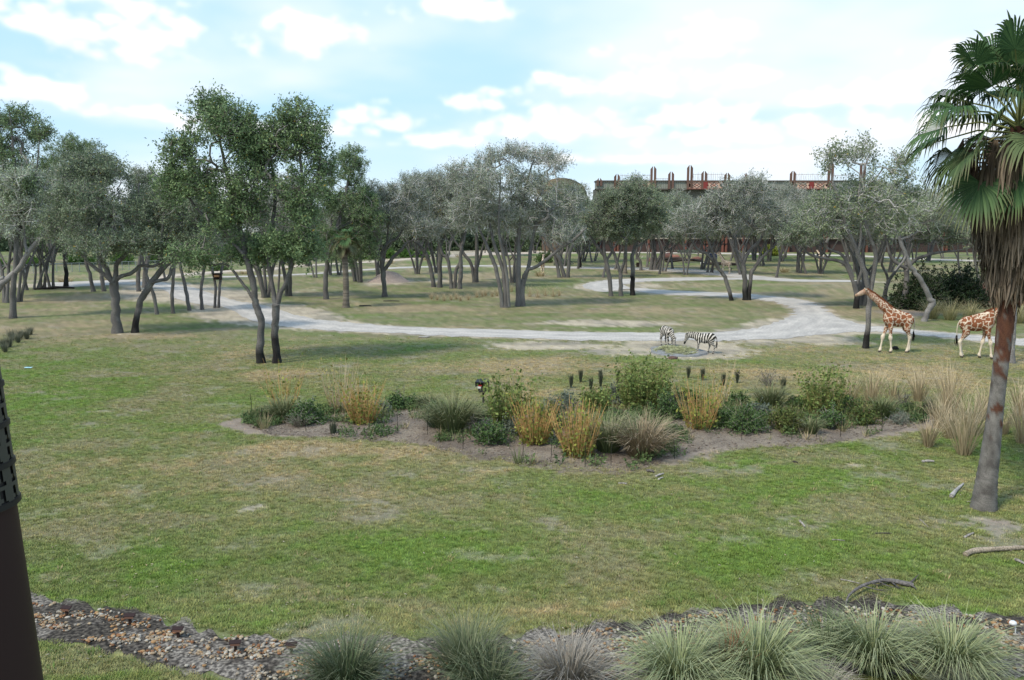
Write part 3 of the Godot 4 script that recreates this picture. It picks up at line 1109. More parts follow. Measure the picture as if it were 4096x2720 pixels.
	for s in [-1.0, 1.0]:
		obj("ear", ear_mesh(poll + hs * 0.09 * s + hu * 0.06, poll + hs * 0.30 * s + hu * 0.12 - hn * 0.10, 0.055, cream * 0.9, cream * 0.6), M.coat, root)
		var os := MB.new()
		os.tube(pv([poll + hs * 0.055 * s + hu * 0.08, poll + hs * 0.065 * s + hu * 0.20 - hn * 0.05, poll + hs * 0.065 * s + hu * 0.24 - hn * 0.06]), pf([0.034, 0.026, 0.030]), 7, PackedColorArray([cream * 0.8, cream * 0.6, Color(0.03, 0.025, 0.02)]))
		obj("ossicone", os.mesh(), M.coat, root)
		obj("eye", ball(poll + hd * 0.30 + hs * 0.098 * s + hu * 0.035, 0.026, Color.WHITE), M.eye, root)
	return root

func zebra(label: String, at: Vector3, turn: float, feet: Array, neck: Array, muzzle: Vector3, sd: int) -> Node3D:
	rng.seed = sd
	var root := thing("zebra", label, "zebra", at, turn, "zebras eating at the hay pile")
	var poll: Vector3 = neck[neck.size() - 1]
	var hd := muzzle - poll
	var bones := [
		[Vector3(-0.32, 0.98, 0), Vector3(0.05, 0.93, 0), 0.285, 0.30, 0.84], [Vector3(0.05, 0.93, 0), Vector3(0.42, 0.97, 0), 0.30, 0.265, 0.80],
		[Vector3(0.30, 1.10, 0), Vector3(0.52, 1.02, 0), 0.18, 0.19, 0.7], [Vector3(-0.42, 1.06, 0), Vector3(-0.25, 1.06, 0), 0.20, 0.22, 0.9],
	]
	var nr := [0.225, 0.17, 0.135]
	for i in neck.size() - 1:
		bones.append([neck[i], neck[i + 1], nr[i], nr[i + 1], 0.62])
	bones.append([poll, poll + hd * 0.5, 0.118, 0.092, 0.72])
	bones.append([poll + hd * 0.5, muzzle, 0.078, 0.062, 0.85])
	bones.append([poll + hd * 0.12 + Vector3(-0.06, -0.04, 0), poll + hd * 0.42 + Vector3(-0.03, 0, 0), 0.085, 0.06, 0.6])
	for k in 4:
		var s := -1.0 if k % 2 == 0 else 1.0
		var x: float = feet[k]
		if k < 2:
			var e := Vector3(0.40, 0.70, s * 0.15)
			var kn := Vector3(0.42 + (x - 0.42) * 0.55, 0.42, s * 0.135)
			var fe := Vector3(x - 0.02, 0.11, s * 0.125)
			bones.append([Vector3(0.42, 0.95, s * 0.14), e, 0.135, 0.088, 0.8])
			bones.append([e, kn, 0.078, 0.047, 1.0])
			bones.append([kn, fe, 0.040, 0.033, 1.0])
			bones.append([fe, Vector3(x + 0.02, 0.035, s * 0.125), 0.036, 0.050, 1.0])
		else:
			var st := Vector3(-0.33 + (x + 0.4) * 0.35, 0.70, s * 0.15)
			var hk := Vector3(x - 0.10, 0.46, s * 0.135)
			var fe := Vector3(x - 0.02, 0.12, s * 0.125)
			bones.append([Vector3(-0.38, 0.98, s * 0.13), st, 0.20, 0.125, 0.75])
			bones.append([st, hk, 0.105, 0.052, 0.85])
			bones.append([hk, fe, 0.042, 0.033, 1.0])
			bones.append([fe, Vector3(x + 0.02, 0.035, s * 0.125), 0.036, 0.050, 1.0])
	var black := Color(0.018, 0.016, 0.015)
	var white := Color(0.60, 0.565, 0.51)
	var nd: Vector3 = (poll - neck[0]).normalized()
	var nl: float = neck[0].distance_to(poll)
	var paint := func(p: Vector3) -> Color:
		if p.y < 0.075:
			return Color(0.035, 0.03, 0.028)
		var nose := (p - poll).dot(hd.normalized()) / hd.length()
		var un: float = (p - neck[0]).dot(nd) / nl
		var ph := 0.0
		if nose > 0.0 and p.distance_to(poll + hd * 0.5) < 0.42 and p.x > 0.62:
			if nose > 0.80:
				return Color(0.022, 0.02, 0.02)
			ph = nose * hd.length() / 0.062 + absf(p.z) * 9.0
		elif un > 0.12 and p.x > 0.5:
			ph = un * nl / 0.125
		elif p.y < 0.62 and (p.x > 0.22 or p.x < -0.12) and not (absf(p.z) < 0.05 and p.y > 0.5):
			ph = p.y / 0.095 + absf(p.x) * 1.2
		elif p.x > -0.10:
			ph = p.x / 0.155 + (p.y - 0.9) * 0.6 + 0.35 * nb.get_noise_3d(p.x * 3, p.y * 3, p.z * 3)
		else:
			var th := atan2(p.y - 0.62, -(p.x + 0.10))
			ph = -0.10 / 0.155 - (PI * 0.5 - th) / 0.40 + (p.y - 0.9) * 0.6
		ph += 0.22 * nb.get_noise_3d(p.x * 2.4 + sd, p.y * 2.4, p.z * 2.4)
		var w := sin(ph * TAU)
		return white.lerp(black, smoothstep(-0.48, -0.12, w))
	obj("body", skin(bones, 0.019, 0.028, paint), M.coat, root)
	var mn := MB.new()
	var line := catmull(neck, 8)
	for i in line.size() - 1:
		var t: Vector3 = (line[i + 1] - line[i]).normalized()
		var upv := t.cross(Vector3(0, 0, 1)).normalized()
		if upv.y < 0:
			upv = -upv
		var ri := lerpf(0.19, 0.11, float(i) / line.size())
		var f: Vector3 = line[i] + upv * ri
		var col := black if sin(float(i) / line.size() * nl / 0.105 * TAU) > 0 else white * 0.8
		mn.box(f + upv * 0.03, Vector3(line[i].distance_to(line[i + 1]) * 1.05, 0.10, 0.035), col, Basis(t, upv, t.cross(upv)))
	obj("mane", mn.mesh(), M.coat, root)
	var tl := MB.new()
	tl.tube(pv([Vector3(-0.60, 1.10, 0), Vector3(-0.68, 0.98, 0), Vector3(-0.70, 0.78, 0)]), pf([0.045, 0.032, 0.02]), 6, PackedColorArray([white * 0.8, black, white * 0.7]))
	for k in 22:
		var p := Vector3(-0.70, 0.82, 0) + jit(0.02)
		tl.strip(pv([p, p + Vector3(rng.randf_range(-0.04, 0.03), -0.2, rng.randf_range(-0.04, 0.04)), p + Vector3(rng.randf_range(-0.04, 0.06), rng.randf_range(-0.5, -0.38), rng.randf_range(-0.03, 0.03))]), pf([0.022, 0.028, 0.008]), unit(), black * 1.6, black)
	obj("tail", tl.mesh(), M.coat, root)
	var hn := hd.normalized()
	var hs := Vector3(0, 0, 1)
	var hu := hs.cross(hn).normalized()
	if hu.x < 0:
		hu = -hu
	for s in [-1.0, 1.0]:
		obj("ear", ear_mesh(poll + hs * 0.07 * s + hu * 0.04 - hn * 0.04, poll + hs * 0.12 * s + hu * 0.08 - hn * 0.20, 0.035, white * 0.8, black), M.coat, root)
		obj("eye", ball(poll + hd * 0.34 + hs * 0.080 * s + hu * 0.03, 0.017, Color.WHITE), M.eye, root)
	return root

# ------------------------------------------------------------------ buildings
func block(called: String, ct: Vector3, sz: Vector3, col: Color, parent: Node, mat: Material = null) -> MeshInstance3D:
	var mb := MB.new()
	mb.box(ct, sz, col)
	return obj(called, mb.mesh(), mat if mat else M.paint, parent)

func roof_post(root: Node3D, x: float, foot: float, top: float, pair: bool) -> void:
	for s in ([-0.62, 0.62] if pair else [0.0]):
		var mb := MB.new()
		var col := Color(0.135, 0.085, 0.068) * rng.randf_range(0.85, 1.15)
		var w := 0.78
		var sl := 0.55 * signf(s)
		mb.box(Vector3(x + s, (foot + top) * 0.5, 0.7), Vector3(w, top - foot, 0.5), col)
		var a := Vector3(x + s - w * 0.5, top, 0.45)
		var b := Vector3(x + s + w * 0.5, top, 0.45)
		var t := Vector3(x + s - sl * 0.7, top + 1.0, 0.45)
		var z := Vector3(0, 0, 0.5)
		mb.tri(a, t, b, col)
		mb.tri(a + z, b + z, t + z, col)
		mb.quad(a, a + z, t + z, t, col)
		mb.quad(b, t, t + z, b + z, col)
		obj("roof_post", mb.mesh(), M.paint, root)

func pickets(root: Node3D, x0: float, x1: float, foot: float, hh: float) -> void:
	var mb := MB.new()
	var x := x0
	while x < x1:
		var col := Color(0.50, 0.46, 0.43).lerp(Color(0.20, 0.12, 0.09), rng.randf() * 0.7)
		var t := hh * rng.randf_range(0.8, 1.08)
		mb.tube(pv([Vector3(x, foot, 0.5), Vector3(x + rng.randf_range(-0.2, 0.2), foot + t * 0.5, 0.5), Vector3(x + rng.randf_range(-0.3, 0.3), foot + t, 0.5)]), pf([0.055, 0.05, 0.03]), 4, pc(col))
		x += rng.randf_range(0.42, 0.72)
	mb.tube(pv([Vector3(x0, foot + hh * 0.72, 0.56), Vector3(x1, foot + hh * 0.74, 0.56)]), pf([0.05, 0.05]), 4, pc(Color(0.3, 0.22, 0.18)))
	var o := obj("picket_rail", mb.mesh(), M.paint, root)
	o.set_meta("kind", "stuff")

func painted_panel(root: Node3D, x0: float, x1: float, y0: float, y1: float, mid: bool) -> void:
	var p := block("painted_panel", Vector3((x0 + x1) * 0.5, (y0 + y1) * 0.5, 0.55), Vector3(x1 - x0, y1 - y0, 0.3), Color(0.62, 0.42, 0.32), root)
	block("beam", Vector3((x0 + x1) * 0.5, y1 + 0.1, 0.75), Vector3(x1 - x0 + 1.6, 0.30, 0.5), Color(0.13, 0.08, 0.065), p)
	block("beam", Vector3((x0 + x1) * 0.5, y0 - 0.05, 0.75), Vector3(x1 - x0 + 1.0, 0.3, 0.5), Color(0.18, 0.085, 0.07), p)
	var n := 2
	var w := (x1 - x0) / n
	var h := y1 - y0
	for k in n:
		var cx := x0 + w * (k + 0.5)
		var cy := (y0 + y1) * 0.5
		var mb := MB.new()
		var red := Color(0.22, 0.060, 0.052)
		for s in [-1.0, 1.0]:
			mb.box(Vector3(cx, cy, 0.74), Vector3(w * 0.78, 0.12, 0.10), red, Basis(Vector3(0, 0, 1), s * atan2(h * 0.9, w * 0.62)))
		obj("red_cross", mb.mesh(), M.paint, p)
		var di := MB.new()
		for s in [-1.0, 1.0]:
			for q in [-1.0, 1.0]:
				di.box(Vector3(cx + q * w * 0.11, cy + s * h * 0.20, 0.80), Vector3(w * 0.30, 0.13, 0.10), Color(0.16, 0.14, 0.14), Basis(Vector3(0, 0, 1), -s * q * atan2(h * 0.40, w * 0.22)))
		obj("diamond", di.mesh(), M.paint, p)
		for s in [-1.0, 1.0]:
			var tr := MB.new()
			var a := Vector3(cx + s * w * 0.47, cy + h * 0.38, 0.76)
			var b := Vector3(cx + s * w * 0.47, cy - h * 0.38, 0.76)
			var t := Vector3(cx + s * w * 0.30, cy, 0.76)
			tr.tri(a, b, t, Color(0.60, 0.40, 0.10))
			tr.tri(a, t, b, Color(0.60, 0.40, 0.10))
			obj("yellow_triangle", tr.mesh(), M.paint, p)
	if mid:
		block("red_stripe", Vector3((x0 + x1) * 0.5, (y0 + y1) * 0.5, 0.82), Vector3(1.5, y1 - y0, 0.3), Color(0.22, 0.050, 0.045), p)

func build_lodge(at: Vector3) -> void:
	rng.seed = 77
	var root := thing("lodge", "long dark brown lodge with red columns and painted roof panels beyond the trees", "building", at)
	var x0 := 22.0
	var x1 := 215.0
	var cx := (x0 + x1) * 0.5
	block("lower_wall", Vector3(cx, 2.2, -6), Vector3(x1 - x0, 4.9, 12), Color(0.070, 0.048, 0.046), root)
	block("ledge", Vector3(cx, 4.82, 0.3), Vector3(x1 - x0, 0.42, 1.4), Color(0.30, 0.27, 0.22), root)
	x0 = 29.5
	x1 = 123.0
	cx = (x0 + x1) * 0.5
	block("upper_wall", Vector3(cx, 13.6, -7.2), Vector3(x1 - x0, 17.1, 11), Color(0.13, 0.135, 0.115), root)
	for fl in [8.6, 12.4, 16.2]:
		block("balcony_slab", Vector3(cx, fl, -0.8), Vector3(x1 - x0, 0.35, 2.4), Color(0.20, 0.17, 0.13), root)
	block("fascia", Vector3(cx, 23.3, -3.0), Vector3(x1 - x0, 2.5, 6.6), Color(0.25, 0.26, 0.225), root)
	var rb := MB.new()
	var rx := x0
	while rx < x1:
		rb.box(Vector3(rx, 23.3, 0.33), Vector3(0.12, 2.45, 0.10), Color(0.20, 0.21, 0.18))
		rx += 0.75
	obj("fascia_ribs", rb.mesh(), M.paint, root).set_meta("kind", "stuff")
	block("roof_edge", Vector3(cx, 24.7, -2.8), Vector3(x1 - x0 + 0.6, 0.35, 7.2), Color(0.13, 0.125, 0.11), root)
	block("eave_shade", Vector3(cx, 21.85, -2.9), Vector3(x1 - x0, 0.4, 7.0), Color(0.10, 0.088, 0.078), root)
	for k in 21:
		var wx := x0 + 3.0 + k * 4.6
		var w := block("window", Vector3(wx, 6.7, -1.66), Vector3(2.9, 2.8, 0.16), Color(0.28, 0.27, 0.18), root)
		block("pane", Vector3(wx - 0.68, 6.7, -1.56), Vector3(1.2, 2.5, 0.08), Color(1, 1, 1), w, M.glass)
		block("pane", Vector3(wx + 0.68, 6.7, -1.56), Vector3(1.2, 2.5, 0.08), Color(1, 1, 1), w, M.glass)
	for k in 5:
		var wx := 92.0 + k * 4.2
		var w := block("window", Vector3(wx, 19.6, -1.66), Vector3(2.6, 2.4, 0.16), Color(0.42, 0.45, 0.45), root)
		block("pane", Vector3(wx, 19.6, -1.56), Vector3(2.2, 2.0, 0.08), Color(1, 1, 1), w, M.glass)
	for q in [30.2, 36.6, 48.6, 61.0, 68.0, 74.6, 81.2, 91.0, 97.0, 110.0, 124.0, 138.0, 152.0, 166.0, 180.0]:
		for s in ([-0.6, 0.6] if int(q) % 2 == 0 else [0.0]):
			var mb := MB.new()
			mb.tube(pv([Vector3(q + s, -0.3, 0.9), Vector3(q + s, 4.3, 0.9), Vector3(q + s, 8.6, 0.9)]), pf([0.48, 0.45, 0.42]), 9, pc(Color(0.155, 0.068, 0.052) * rng.randf_range(0.85, 1.1)))
			var c := obj("column", mb.mesh(), M.paint, root)
			block("iron_band", Vector3(q + s, 2.9, 0.9), Vector3(1.06, 0.3, 1.06), Color(0.02, 0.02, 0.02), c)
	painted_panel(root, 36.8, 48.7, 22.0, 24.4, false)
	painted_panel(root, 61.3, 73.3, 22.0, 24.4, true)
	painted_panel(root, 98.2, 110.2, 22.0, 24.4, true)
	for q in [[30.4, 25.6, 1], [36.5, 27.0, 1], [49.1, 29.6, 1], [55.3, 27.8, 1], [61.8, 30.0, 1], [66.8, 28.0, 1], [74.8, 27.4, 1], [81.3, 27.4, 0], [97.6, 28.0, 1], [110.7, 31.0, 1], [121.8, 31.0, 1]]:
		roof_post(root, q[0], 21.9 if q[1] > 26 else 23.0, q[1] - 0.9, q[2] == 1)
	for q in [[37.4, 48.2, 2.4], [50.0, 54.6, 0.9], [62.8, 66.0, 2.9], [67.6, 74.0, 2.9], [98.4, 109.6, 2.9], [111.5, 121.0, 2.4]]:
		pickets(root, q[0], q[1], 24.8, q[2])
	# the thatched end of the lodge
	var hut := thing("thatched_pavilion", "round pavilion with a low brown thatched roof beside the lodge", "building", at + Vector3(18.0, 0, -14.0))
	var mb2 := MB.new()
	mb2.tube(pv([Vector3(0, -0.5, 0), Vector3(0, 20, 0)]), pf([7.0, 7.0]), 24, pc(Color(0.12, 0.09, 0.07)))
	obj("wall", mb2.mesh(), M.paint, hut)
	var th := MB.new()
	var pts := PackedVector3Array()
	var rad := PackedFloat32Array()
	for k in 9:
		var t := k / 8.0
		pts.append(Vector3(0, 20.0 + 6.6 * sin(t * PI * 0.5), 0))
		rad.append(9.5 * cos(t * PI * 0.5) + 0.05)
	th.tube(pts, rad, 28, pc(Color(0.36, 0.29, 0.21)), false)
	obj("roof", th.mesh(), M.mulch, hut)

func build_pole(a: Vector3, b: Vector3, r: float, s0: float, s1: float) -> void:
	# a leaning round post by the balcony; its cut-metal sleeve runs between s0 and s1 metres from a, measured along it
	var root := thing("balcony_post", "dark brown round post with a black cut metal sleeve at the left edge", "post", a)
	var d := (b - a).normalized()
	var len := a.distance_to(b)
	var shaft := MB.new()
	shaft.tube(pv([Vector3.ZERO, d * len]), pf([r, r]), 40, pc(Color.WHITE))
	obj("shaft", shaft.mesh(), M.metal, root)
	var u := d.cross(Vector3(0, 0, 1)).normalized()
	var w := d.cross(u).normalized()
	var back := MB.new()
	back.tube(pv([d * s0, d * s1]), pf([r + 0.004, r + 0.004]), 40, pc(Color.WHITE))
	obj("sleeve_lining", back.mesh(), M.black, root)
	var sl := MB.new()
	var na2 := 96
	var nh := 130
	var col := Color(0.10, 0.10, 0.085)
	for j in nh:
		var h0 := lerpf(s0, s1, float(j) / nh)
		var h1 := lerpf(s0, s1, float(j + 1) / nh)
		var v := fposmod((h0 - s0) / 0.0725, 1.0)
		for i in na2:
			var q := fposmod(float(i) / 6.0, 1.0)
			var hole := false
			if v > 0.12 and v < 0.50:
				hole = absf(q - 0.5) < (0.50 - v) * 0.9
			elif v > 0.58 and v < 0.92:
				hole = absf(q - 0.25 - v * 0.2) < 0.13
			if hole:
				continue
			var a0 := TAU * i / na2
			var a1 := TAU * (i + 1) / na2
			var rr := r + 0.011
			var e0 := u * cos(a0) + w * sin(a0)
			var e1 := u * cos(a1) + w * sin(a1)
			sl.quad(d * h0 + e0 * rr, d * h1 + e0 * rr, d * h1 + e1 * rr, d * h0 + e1 * rr, col)
	obj("sleeve", sl.mesh(), M.sleeve, root)
	var hh := s0
	while hh < s1:
		var ring := MB.new()
		ring.tube(pv([d * hh, d * (hh + 0.004), d * (hh + 0.020), d * (hh + 0.024)]), pf([r + 0.010, r + 0.017, r + 0.017, r + 0.010]), 40, pc(Color.WHITE))
		obj("ring", ring.mesh(), M.black, root)
		hh += 0.145

# ------------------------------------------------------------------ small things
func rock_mesh(sz: Vector3, col: Color, sd: int, rough := 0.25, seg := 9) -> ArrayMesh:
	var mb := MB.new()
	var rows := 6 if seg > 7 else 4
	for j in rows + 1:
		var th := PI * j / rows
		for i in seg:
			var ph := TAU * i / seg
			var d := Vector3(sin(th) * cos(ph), cos(th), sin(th) * sin(ph))
			var k := 1.0 + rough * nb.get_noise_3d(d.x * 1.6 + sd, d.y * 1.6, d.z * 1.6) * 1.6
			mb.v.append(d * k * sz)
			mb.n.append((d / sz).normalized())
			mb.c.append(col * (1.0 + 0.25 * nb.get_noise_3d(d.x * 2 + sd, d.y * 2, d.z * 2)))
	for j in rows:
		for i in seg:
			var p := j * seg + i
			var q := j * seg + (i + 1) % seg
			mb.idx.append(p); mb.idx.append(p + seg); mb.idx.append(q)
			mb.idx.append(q); mb.idx.append(p + seg); mb.idx.append(q + seg)
	return mb.mesh()

func stick(called: String, label: String, pts: Array, rad: Array, col: Color, twigs: int, cat := "branch") -> void:
	rng.seed = hash(label) % 100000
	var a: Vector3 = pts[0]
	var root := thing(called, label, cat, a)
	var mb := MB.new()
	var line := []
	for i in pts.size():
		line.append(Vector4(pts[i].x - a.x, pts[i].y - a.y, pts[i].z - a.z, rad[i]))
	line = catmull(line, 4)
	var ps := PackedVector3Array()
	var rs := PackedFloat32Array()
	var cs := PackedColorArray()
	for q in line:
		ps.append(Vector3(q.x, q.y, q.z))
		rs.append(q.w * rng.randf_range(0.9, 1.1))
		cs.append(col * rng.randf_range(0.75, 1.15))
	mb.tube(ps, rs, 7, cs)
	obj("limb", mb.mesh(), M.bark, root)
	if twigs:
		var tw := MB.new()
		for k in twigs:
			var i := rng.randi_range(ps.size() / 3, ps.size() - 2)
			var t := (ps[i + 1] - ps[i]).normalized()
			var side := t.cross(Vector3.UP).normalized() * (1.0 if rng.randf() < 0.7 else -1.0)
			var e := ps[i] + (t * 0.5 + side + Vector3(0, rng.randf_range(-0.1, 0.3), 0)) * rng.randf_range(0.25, 0.55)
			tw.tube(pv([ps[i], ps[i].lerp(e, 0.5) + jit(0.04), e]), pf([rs[i] * 0.45, rs[i] * 0.3, 0.004]), 5, pc(col * rng.randf_range(0.5, 0.9)))
		obj("twigs", tw.mesh(), M.bark, root)

func scatter(called: String, m: Mesh, mat: Material, xf: Array, cols: PackedColorArray, parent: Node = null) -> MultiMeshInstance3D:
	var mm := MultiMesh.new()
	mm.transform_format = MultiMesh.TRANSFORM_3D
	mm.use_colors = cols.size() > 0
	mm.mesh = m
	mm.instance_count = xf.size()
	for i in xf.size():
		mm.set_instance_transform(i, xf[i])
		if cols.size():
			mm.set_instance_color(i, cols[i])
	var o := MultiMeshInstance3D.new()
	o.multimesh = mm
	o.material_override = mat
	o.set_meta("kind", "stuff")
	if parent:
		o.name = called
		parent.add_child(o, true)
	else:
		o.name = numbered(called)
		add_child(o)
	return o

func tuft(n: int, hgh: float, spread: float, w: float) -> ArrayMesh:
	var mb := MB.new()
	for k in n:
		var a := rng.randf() * TAU
		var out := Vector3(cos(a), 0, sin(a))
		var p := out * spread * sqrt(rng.randf())
		var l := hgh * rng.randf_range(0.5, 1.2)
		var t := p + Vector3(0, l * 0.85, 0) + out * l * rng.randf_range(0.1, 0.8) + jit(l * 0.25)
		var s := Vector3(-sin(a), 0, cos(a)) * w * 0.5
		var g := rng.randf_range(0.75, 1.15)
		mb.tri(p - s, t, p + s, Color(g, g, g))
	return mb.mesh()

func build_grass() -> void:
	rng.seed = 40
	var m := tuft(8, 0.055, 0.055, 0.013)
	var xf := []
	var cols := PackedColorArray()
	for k in GRASS:
		var u := rng.randf()
		var z := -lerpf(13.0, 66.0, pow(u, 1.75))
		var x := rng.randf_range(-1, 1) * (absf(z) * 0.66 + 3.0)
		if GRAVEL_AT.call(x, z):
			continue
		var s := soil(x, z)
		if rng.randf() > (s.a * 1.05 + 0.04) * smoothstep(66.0, 36.0, -z):
			continue
		var sc := rng.randf_range(0.6, 1.25) * (1.0 + (absf(z) - 14.0) * 0.012)
		var b := Basis(Vector3.UP, rng.randf() * TAU).scaled(Vector3(sc * 1.25, sc * rng.randf_range(0.7, 1.3), sc * 1.25))
		xf.append(Transform3D(b, on(x, z, -0.004)))
		var g := rng.randf_range(0.68, 1.32)
		var y := rng.randf_range(0.9, 1.15)
		cols.append(Color(s.r * g * y * 1.08, s.g * g * 1.08, s.b * g * 0.85))
	var o := scatter("short_grass", m, M.blade, xf, cols)
	tag(o, "short patchy lawn grass over the near paddock", "grass")

const GRASS := 330000
var GRAVEL_AT := func(x: float, z: float) -> bool: return false

func build_litter() -> void:      # fallen leaves and chips, thickest near the bed and the palm
	rng.seed = 41
	var mb := MB.new()
	mb.quad(Vector3(-0.05, 0, 0), Vector3(0, 0.012, 0.018), Vector3(0.05, 0.004, 0), Vector3(0, 0.012, -0.018), Color.WHITE)
	var xf := []
	var cols := PackedColorArray()
	for k in 16000:
		var z := -rng.randf_range(14.0, 62.0)
		var x := rng.randf_range(-1, 1) * (absf(z) * 0.66 + 2)
		if rng.randf() > 0.25 + na.get_noise_2d(x * 0.13, z * 0.2) * 1.2 + field(3, x, z) * 0.6:
			continue
		var sc := rng.randf_range(0.35, 0.95)
		xf.append(Transform3D(Basis(Vector3.UP, rng.randf() * TAU).scaled(Vector3.ONE * sc).rotated(unit(), 0.3), on(x, z, 0.03)))
		cols.append(Color(0.34, 0.25, 0.15).lerp(Color(0.46, 0.42, 0.35), rng.randf()) * rng.randf_range(0.4, 1.0))
	var o := scatter("fallen_leaves", mb.mesh(), M.blade, xf, cols)
	tag(o, "dry fallen leaves and chips strewn over the grass", "litter")

func build_weeds() -> void:       # coarser green tufts and dry stalks that stand out of the lawn
	rng.seed = 43
	var m := tuft(14, 0.13, 0.09, 0.016)
	var xf := []
	var cols := PackedColorArray()
	for k in 14000:
		var z := -lerpf(13.5, 60.0, pow(rng.randf(), 1.5))
		var x := rng.randf_range(-1, 1) * (absf(z) * 0.66 + 3.0)
		if GRAVEL_AT.call(x, z) or rng.randf() > smoothstep(-0.05, 0.45, na.get_noise_2d(x * 0.35 + 7, z * 0.5)):
			continue
		var s := soil(x, z)
		if s.a < 0.35:
			continue
		var sc := rng.randf_range(0.5, 1.15)
		xf.append(Transform3D(Basis(Vector3.UP, rng.randf() * TAU).scaled(Vector3(sc * 1.2, sc * rng.randf_range(0.5, 1.0), sc * 1.2)), on(x, z, -0.01)))
		var dry := rng.randf() < 0.22
		cols.append((Color(0.42, 0.33, 0.18) if dry else Color(0.12, 0.20, 0.045)) * rng.randf_range(0.6, 1.15))
	var o := scatter("lawn_weeds", m, M.blade, xf, cols)
	tag(o, "coarse green and dry weed tufts dotted over the lawn", "weeds")

func build_undergrowth(rows: Array) -> void:      # sprigs and dry blades filling the planted bed between its shrubs, and chips of bark on it
	rng.seed = 44
	var sprig := MB.new()
	for k in 7:
		var a := rng.randf() * TAU
		var out := Vector3(cos(a), 0, sin(a))
		var p := out * rng.randf_range(0.0, 0.10)
		var e := p + out * rng.randf_range(0.06, 0.20) + Vector3(0, rng.randf_range(0.15, 0.38), 0)
		sprig.strip(pv([p, e]), pf([0.012, 0.005]), unit(), Color(0.8, 0.8, 0.8), Color(0.8, 0.8, 0.8))
		for q in 5:
			var g := rng.randf_range(0.7, 1.2)
			leaf(sprig, p.lerp(e, rng.randf_range(0.3, 1.05)) + jit(0.03), rng.randf_range(0.06, 0.11), Color(g, g, g))
	var blades := tuft(16, 0.42, 0.13, 0.022)
	var chip := MB.new()
	chip.box(Vector3.ZERO, Vector3(0.09, 0.012, 0.03), Color.WHITE)
	var lists := [[], [], []]
	var tints := [PackedColorArray(), PackedColorArray(), PackedColorArray()]
	for k in 15000:
		var i := rng.randi_range(0, rows.size() - 2)
		var t := rng.randf()
		var u := rng.randf()
		var a := Vector2(rows[i][0], rows[i][1]).lerp(Vector2(rows[i + 1][0], rows[i + 1][1]), t)
		var b := Vector2(rows[i][2], rows[i][3]).lerp(Vector2(rows[i + 1][2], rows[i + 1][3]), t)
		var p := a.lerp(b, u)
		var bs := Basis(Vector3.UP, rng.randf() * TAU)
		var thick := na.get_noise_2d(p.x * 0.45 + 4, p.y * 0.6) * 1.1 + 0.42 - u * 0.75 + smoothstep(-6.0, -1.0, p.x) * 0.18
		if k % 3 == 0:
			lists[2].append(Transform3D(bs.rotated(Vector3.RIGHT, rng.randf_range(-0.25, 0.25)).scaled(Vector3.ONE * rng.randf_range(0.4, 1.3)), on(p.x, p.y, 0.035)))
			tints[2].append(Color(0.21, 0.155, 0.12).lerp(Color(0.52, 0.45, 0.38), rng.randf()))
		elif rng.randf() < thick * 0.55:
			var w := 0 if rng.randf() < 0.62 else 1
			var sc := rng.randf_range(0.6, 1.5)
			lists[w].append(Transform3D(bs.scaled(Vector3(sc, sc * rng.randf_range(0.6, 1.2), sc)), on(p.x, p.y, 0.01)))
			if w == 0:
				tints[0].append(Color(0.055, 0.105, 0.04).lerp(Color(0.16, 0.225, 0.085), rng.randf()))
			else:
				tints[1].append(Color(0.11, 0.16, 0.06).lerp(Color(0.40, 0.33, 0.20), rng.randf()))
	tag(scatter("undergrowth", sprig.mesh(), M.leaf, lists[0], tints[0]), "low dark leafy undergrowth between the shrubs of the bed", "undergrowth")
	tag(scatter("bed_grass", blades, M.blade, lists[1], tints[1]), "rough green and dry grass between the shrubs of the bed", "grass")
	tag(scatter("bark_chips", chip.mesh(), M.stone, lists[2], tints[2]), "loose bark chips lying over the mulch", "mulch")

const CLOUDS := [[7.82, 9.52, 4.22, 1.27], [10.96, 9.17, 1.81, 0.9], [13.39, 11.6, 2.26, 1.36], [14.55, 9.57, 2.11, 0.9], [-13.27, 12, 3.17, 1.36], [-23.34, 10.77, 2.71, 1.06], [-26.82, 11.86, 4.83, 1.81], [-8.04, 7.17, 2.26, 0.84], [-1.19, 8.31, 2.11, 0.66], [1.16, 6.68, 3.92, 1.15], [11.01, 7.25, 4.83, 0.84], [13.57, 5.94, 3.62, 0.9], [23.7, 8.18, 3.02, 0.9], [22.93, 6.41, 1.81, 0.84], [19.77, 6.02, 3.32, 0.78], [19.42, 8.02, 1.66, 0.54], [2.61, 10.07, 1.06, 0.36], [-23.05, 6.98, 3.32, 0.54], [8.75, 6.46, 1.51, 0.48], [-3.48, 14.01, 3.32, 1.21], [18.97, 6.32, 1.21, 0.78], [26.7, 5.97, 2.11, 0.9], [-28.88, 7.95, 3.32, 0.84], [-25.39, 12.36, 0.9, 0.36], [6.46, 4.65, 4.52, 0.42], [16.36, 4.77, 4.83, 0.48], [-16.06, 6.42, 4.83, 0.72], [29.69, 8.73, 3.62, 1.81], [-3.84, 5.81, 3.62, 0.48]]
var proto := {}

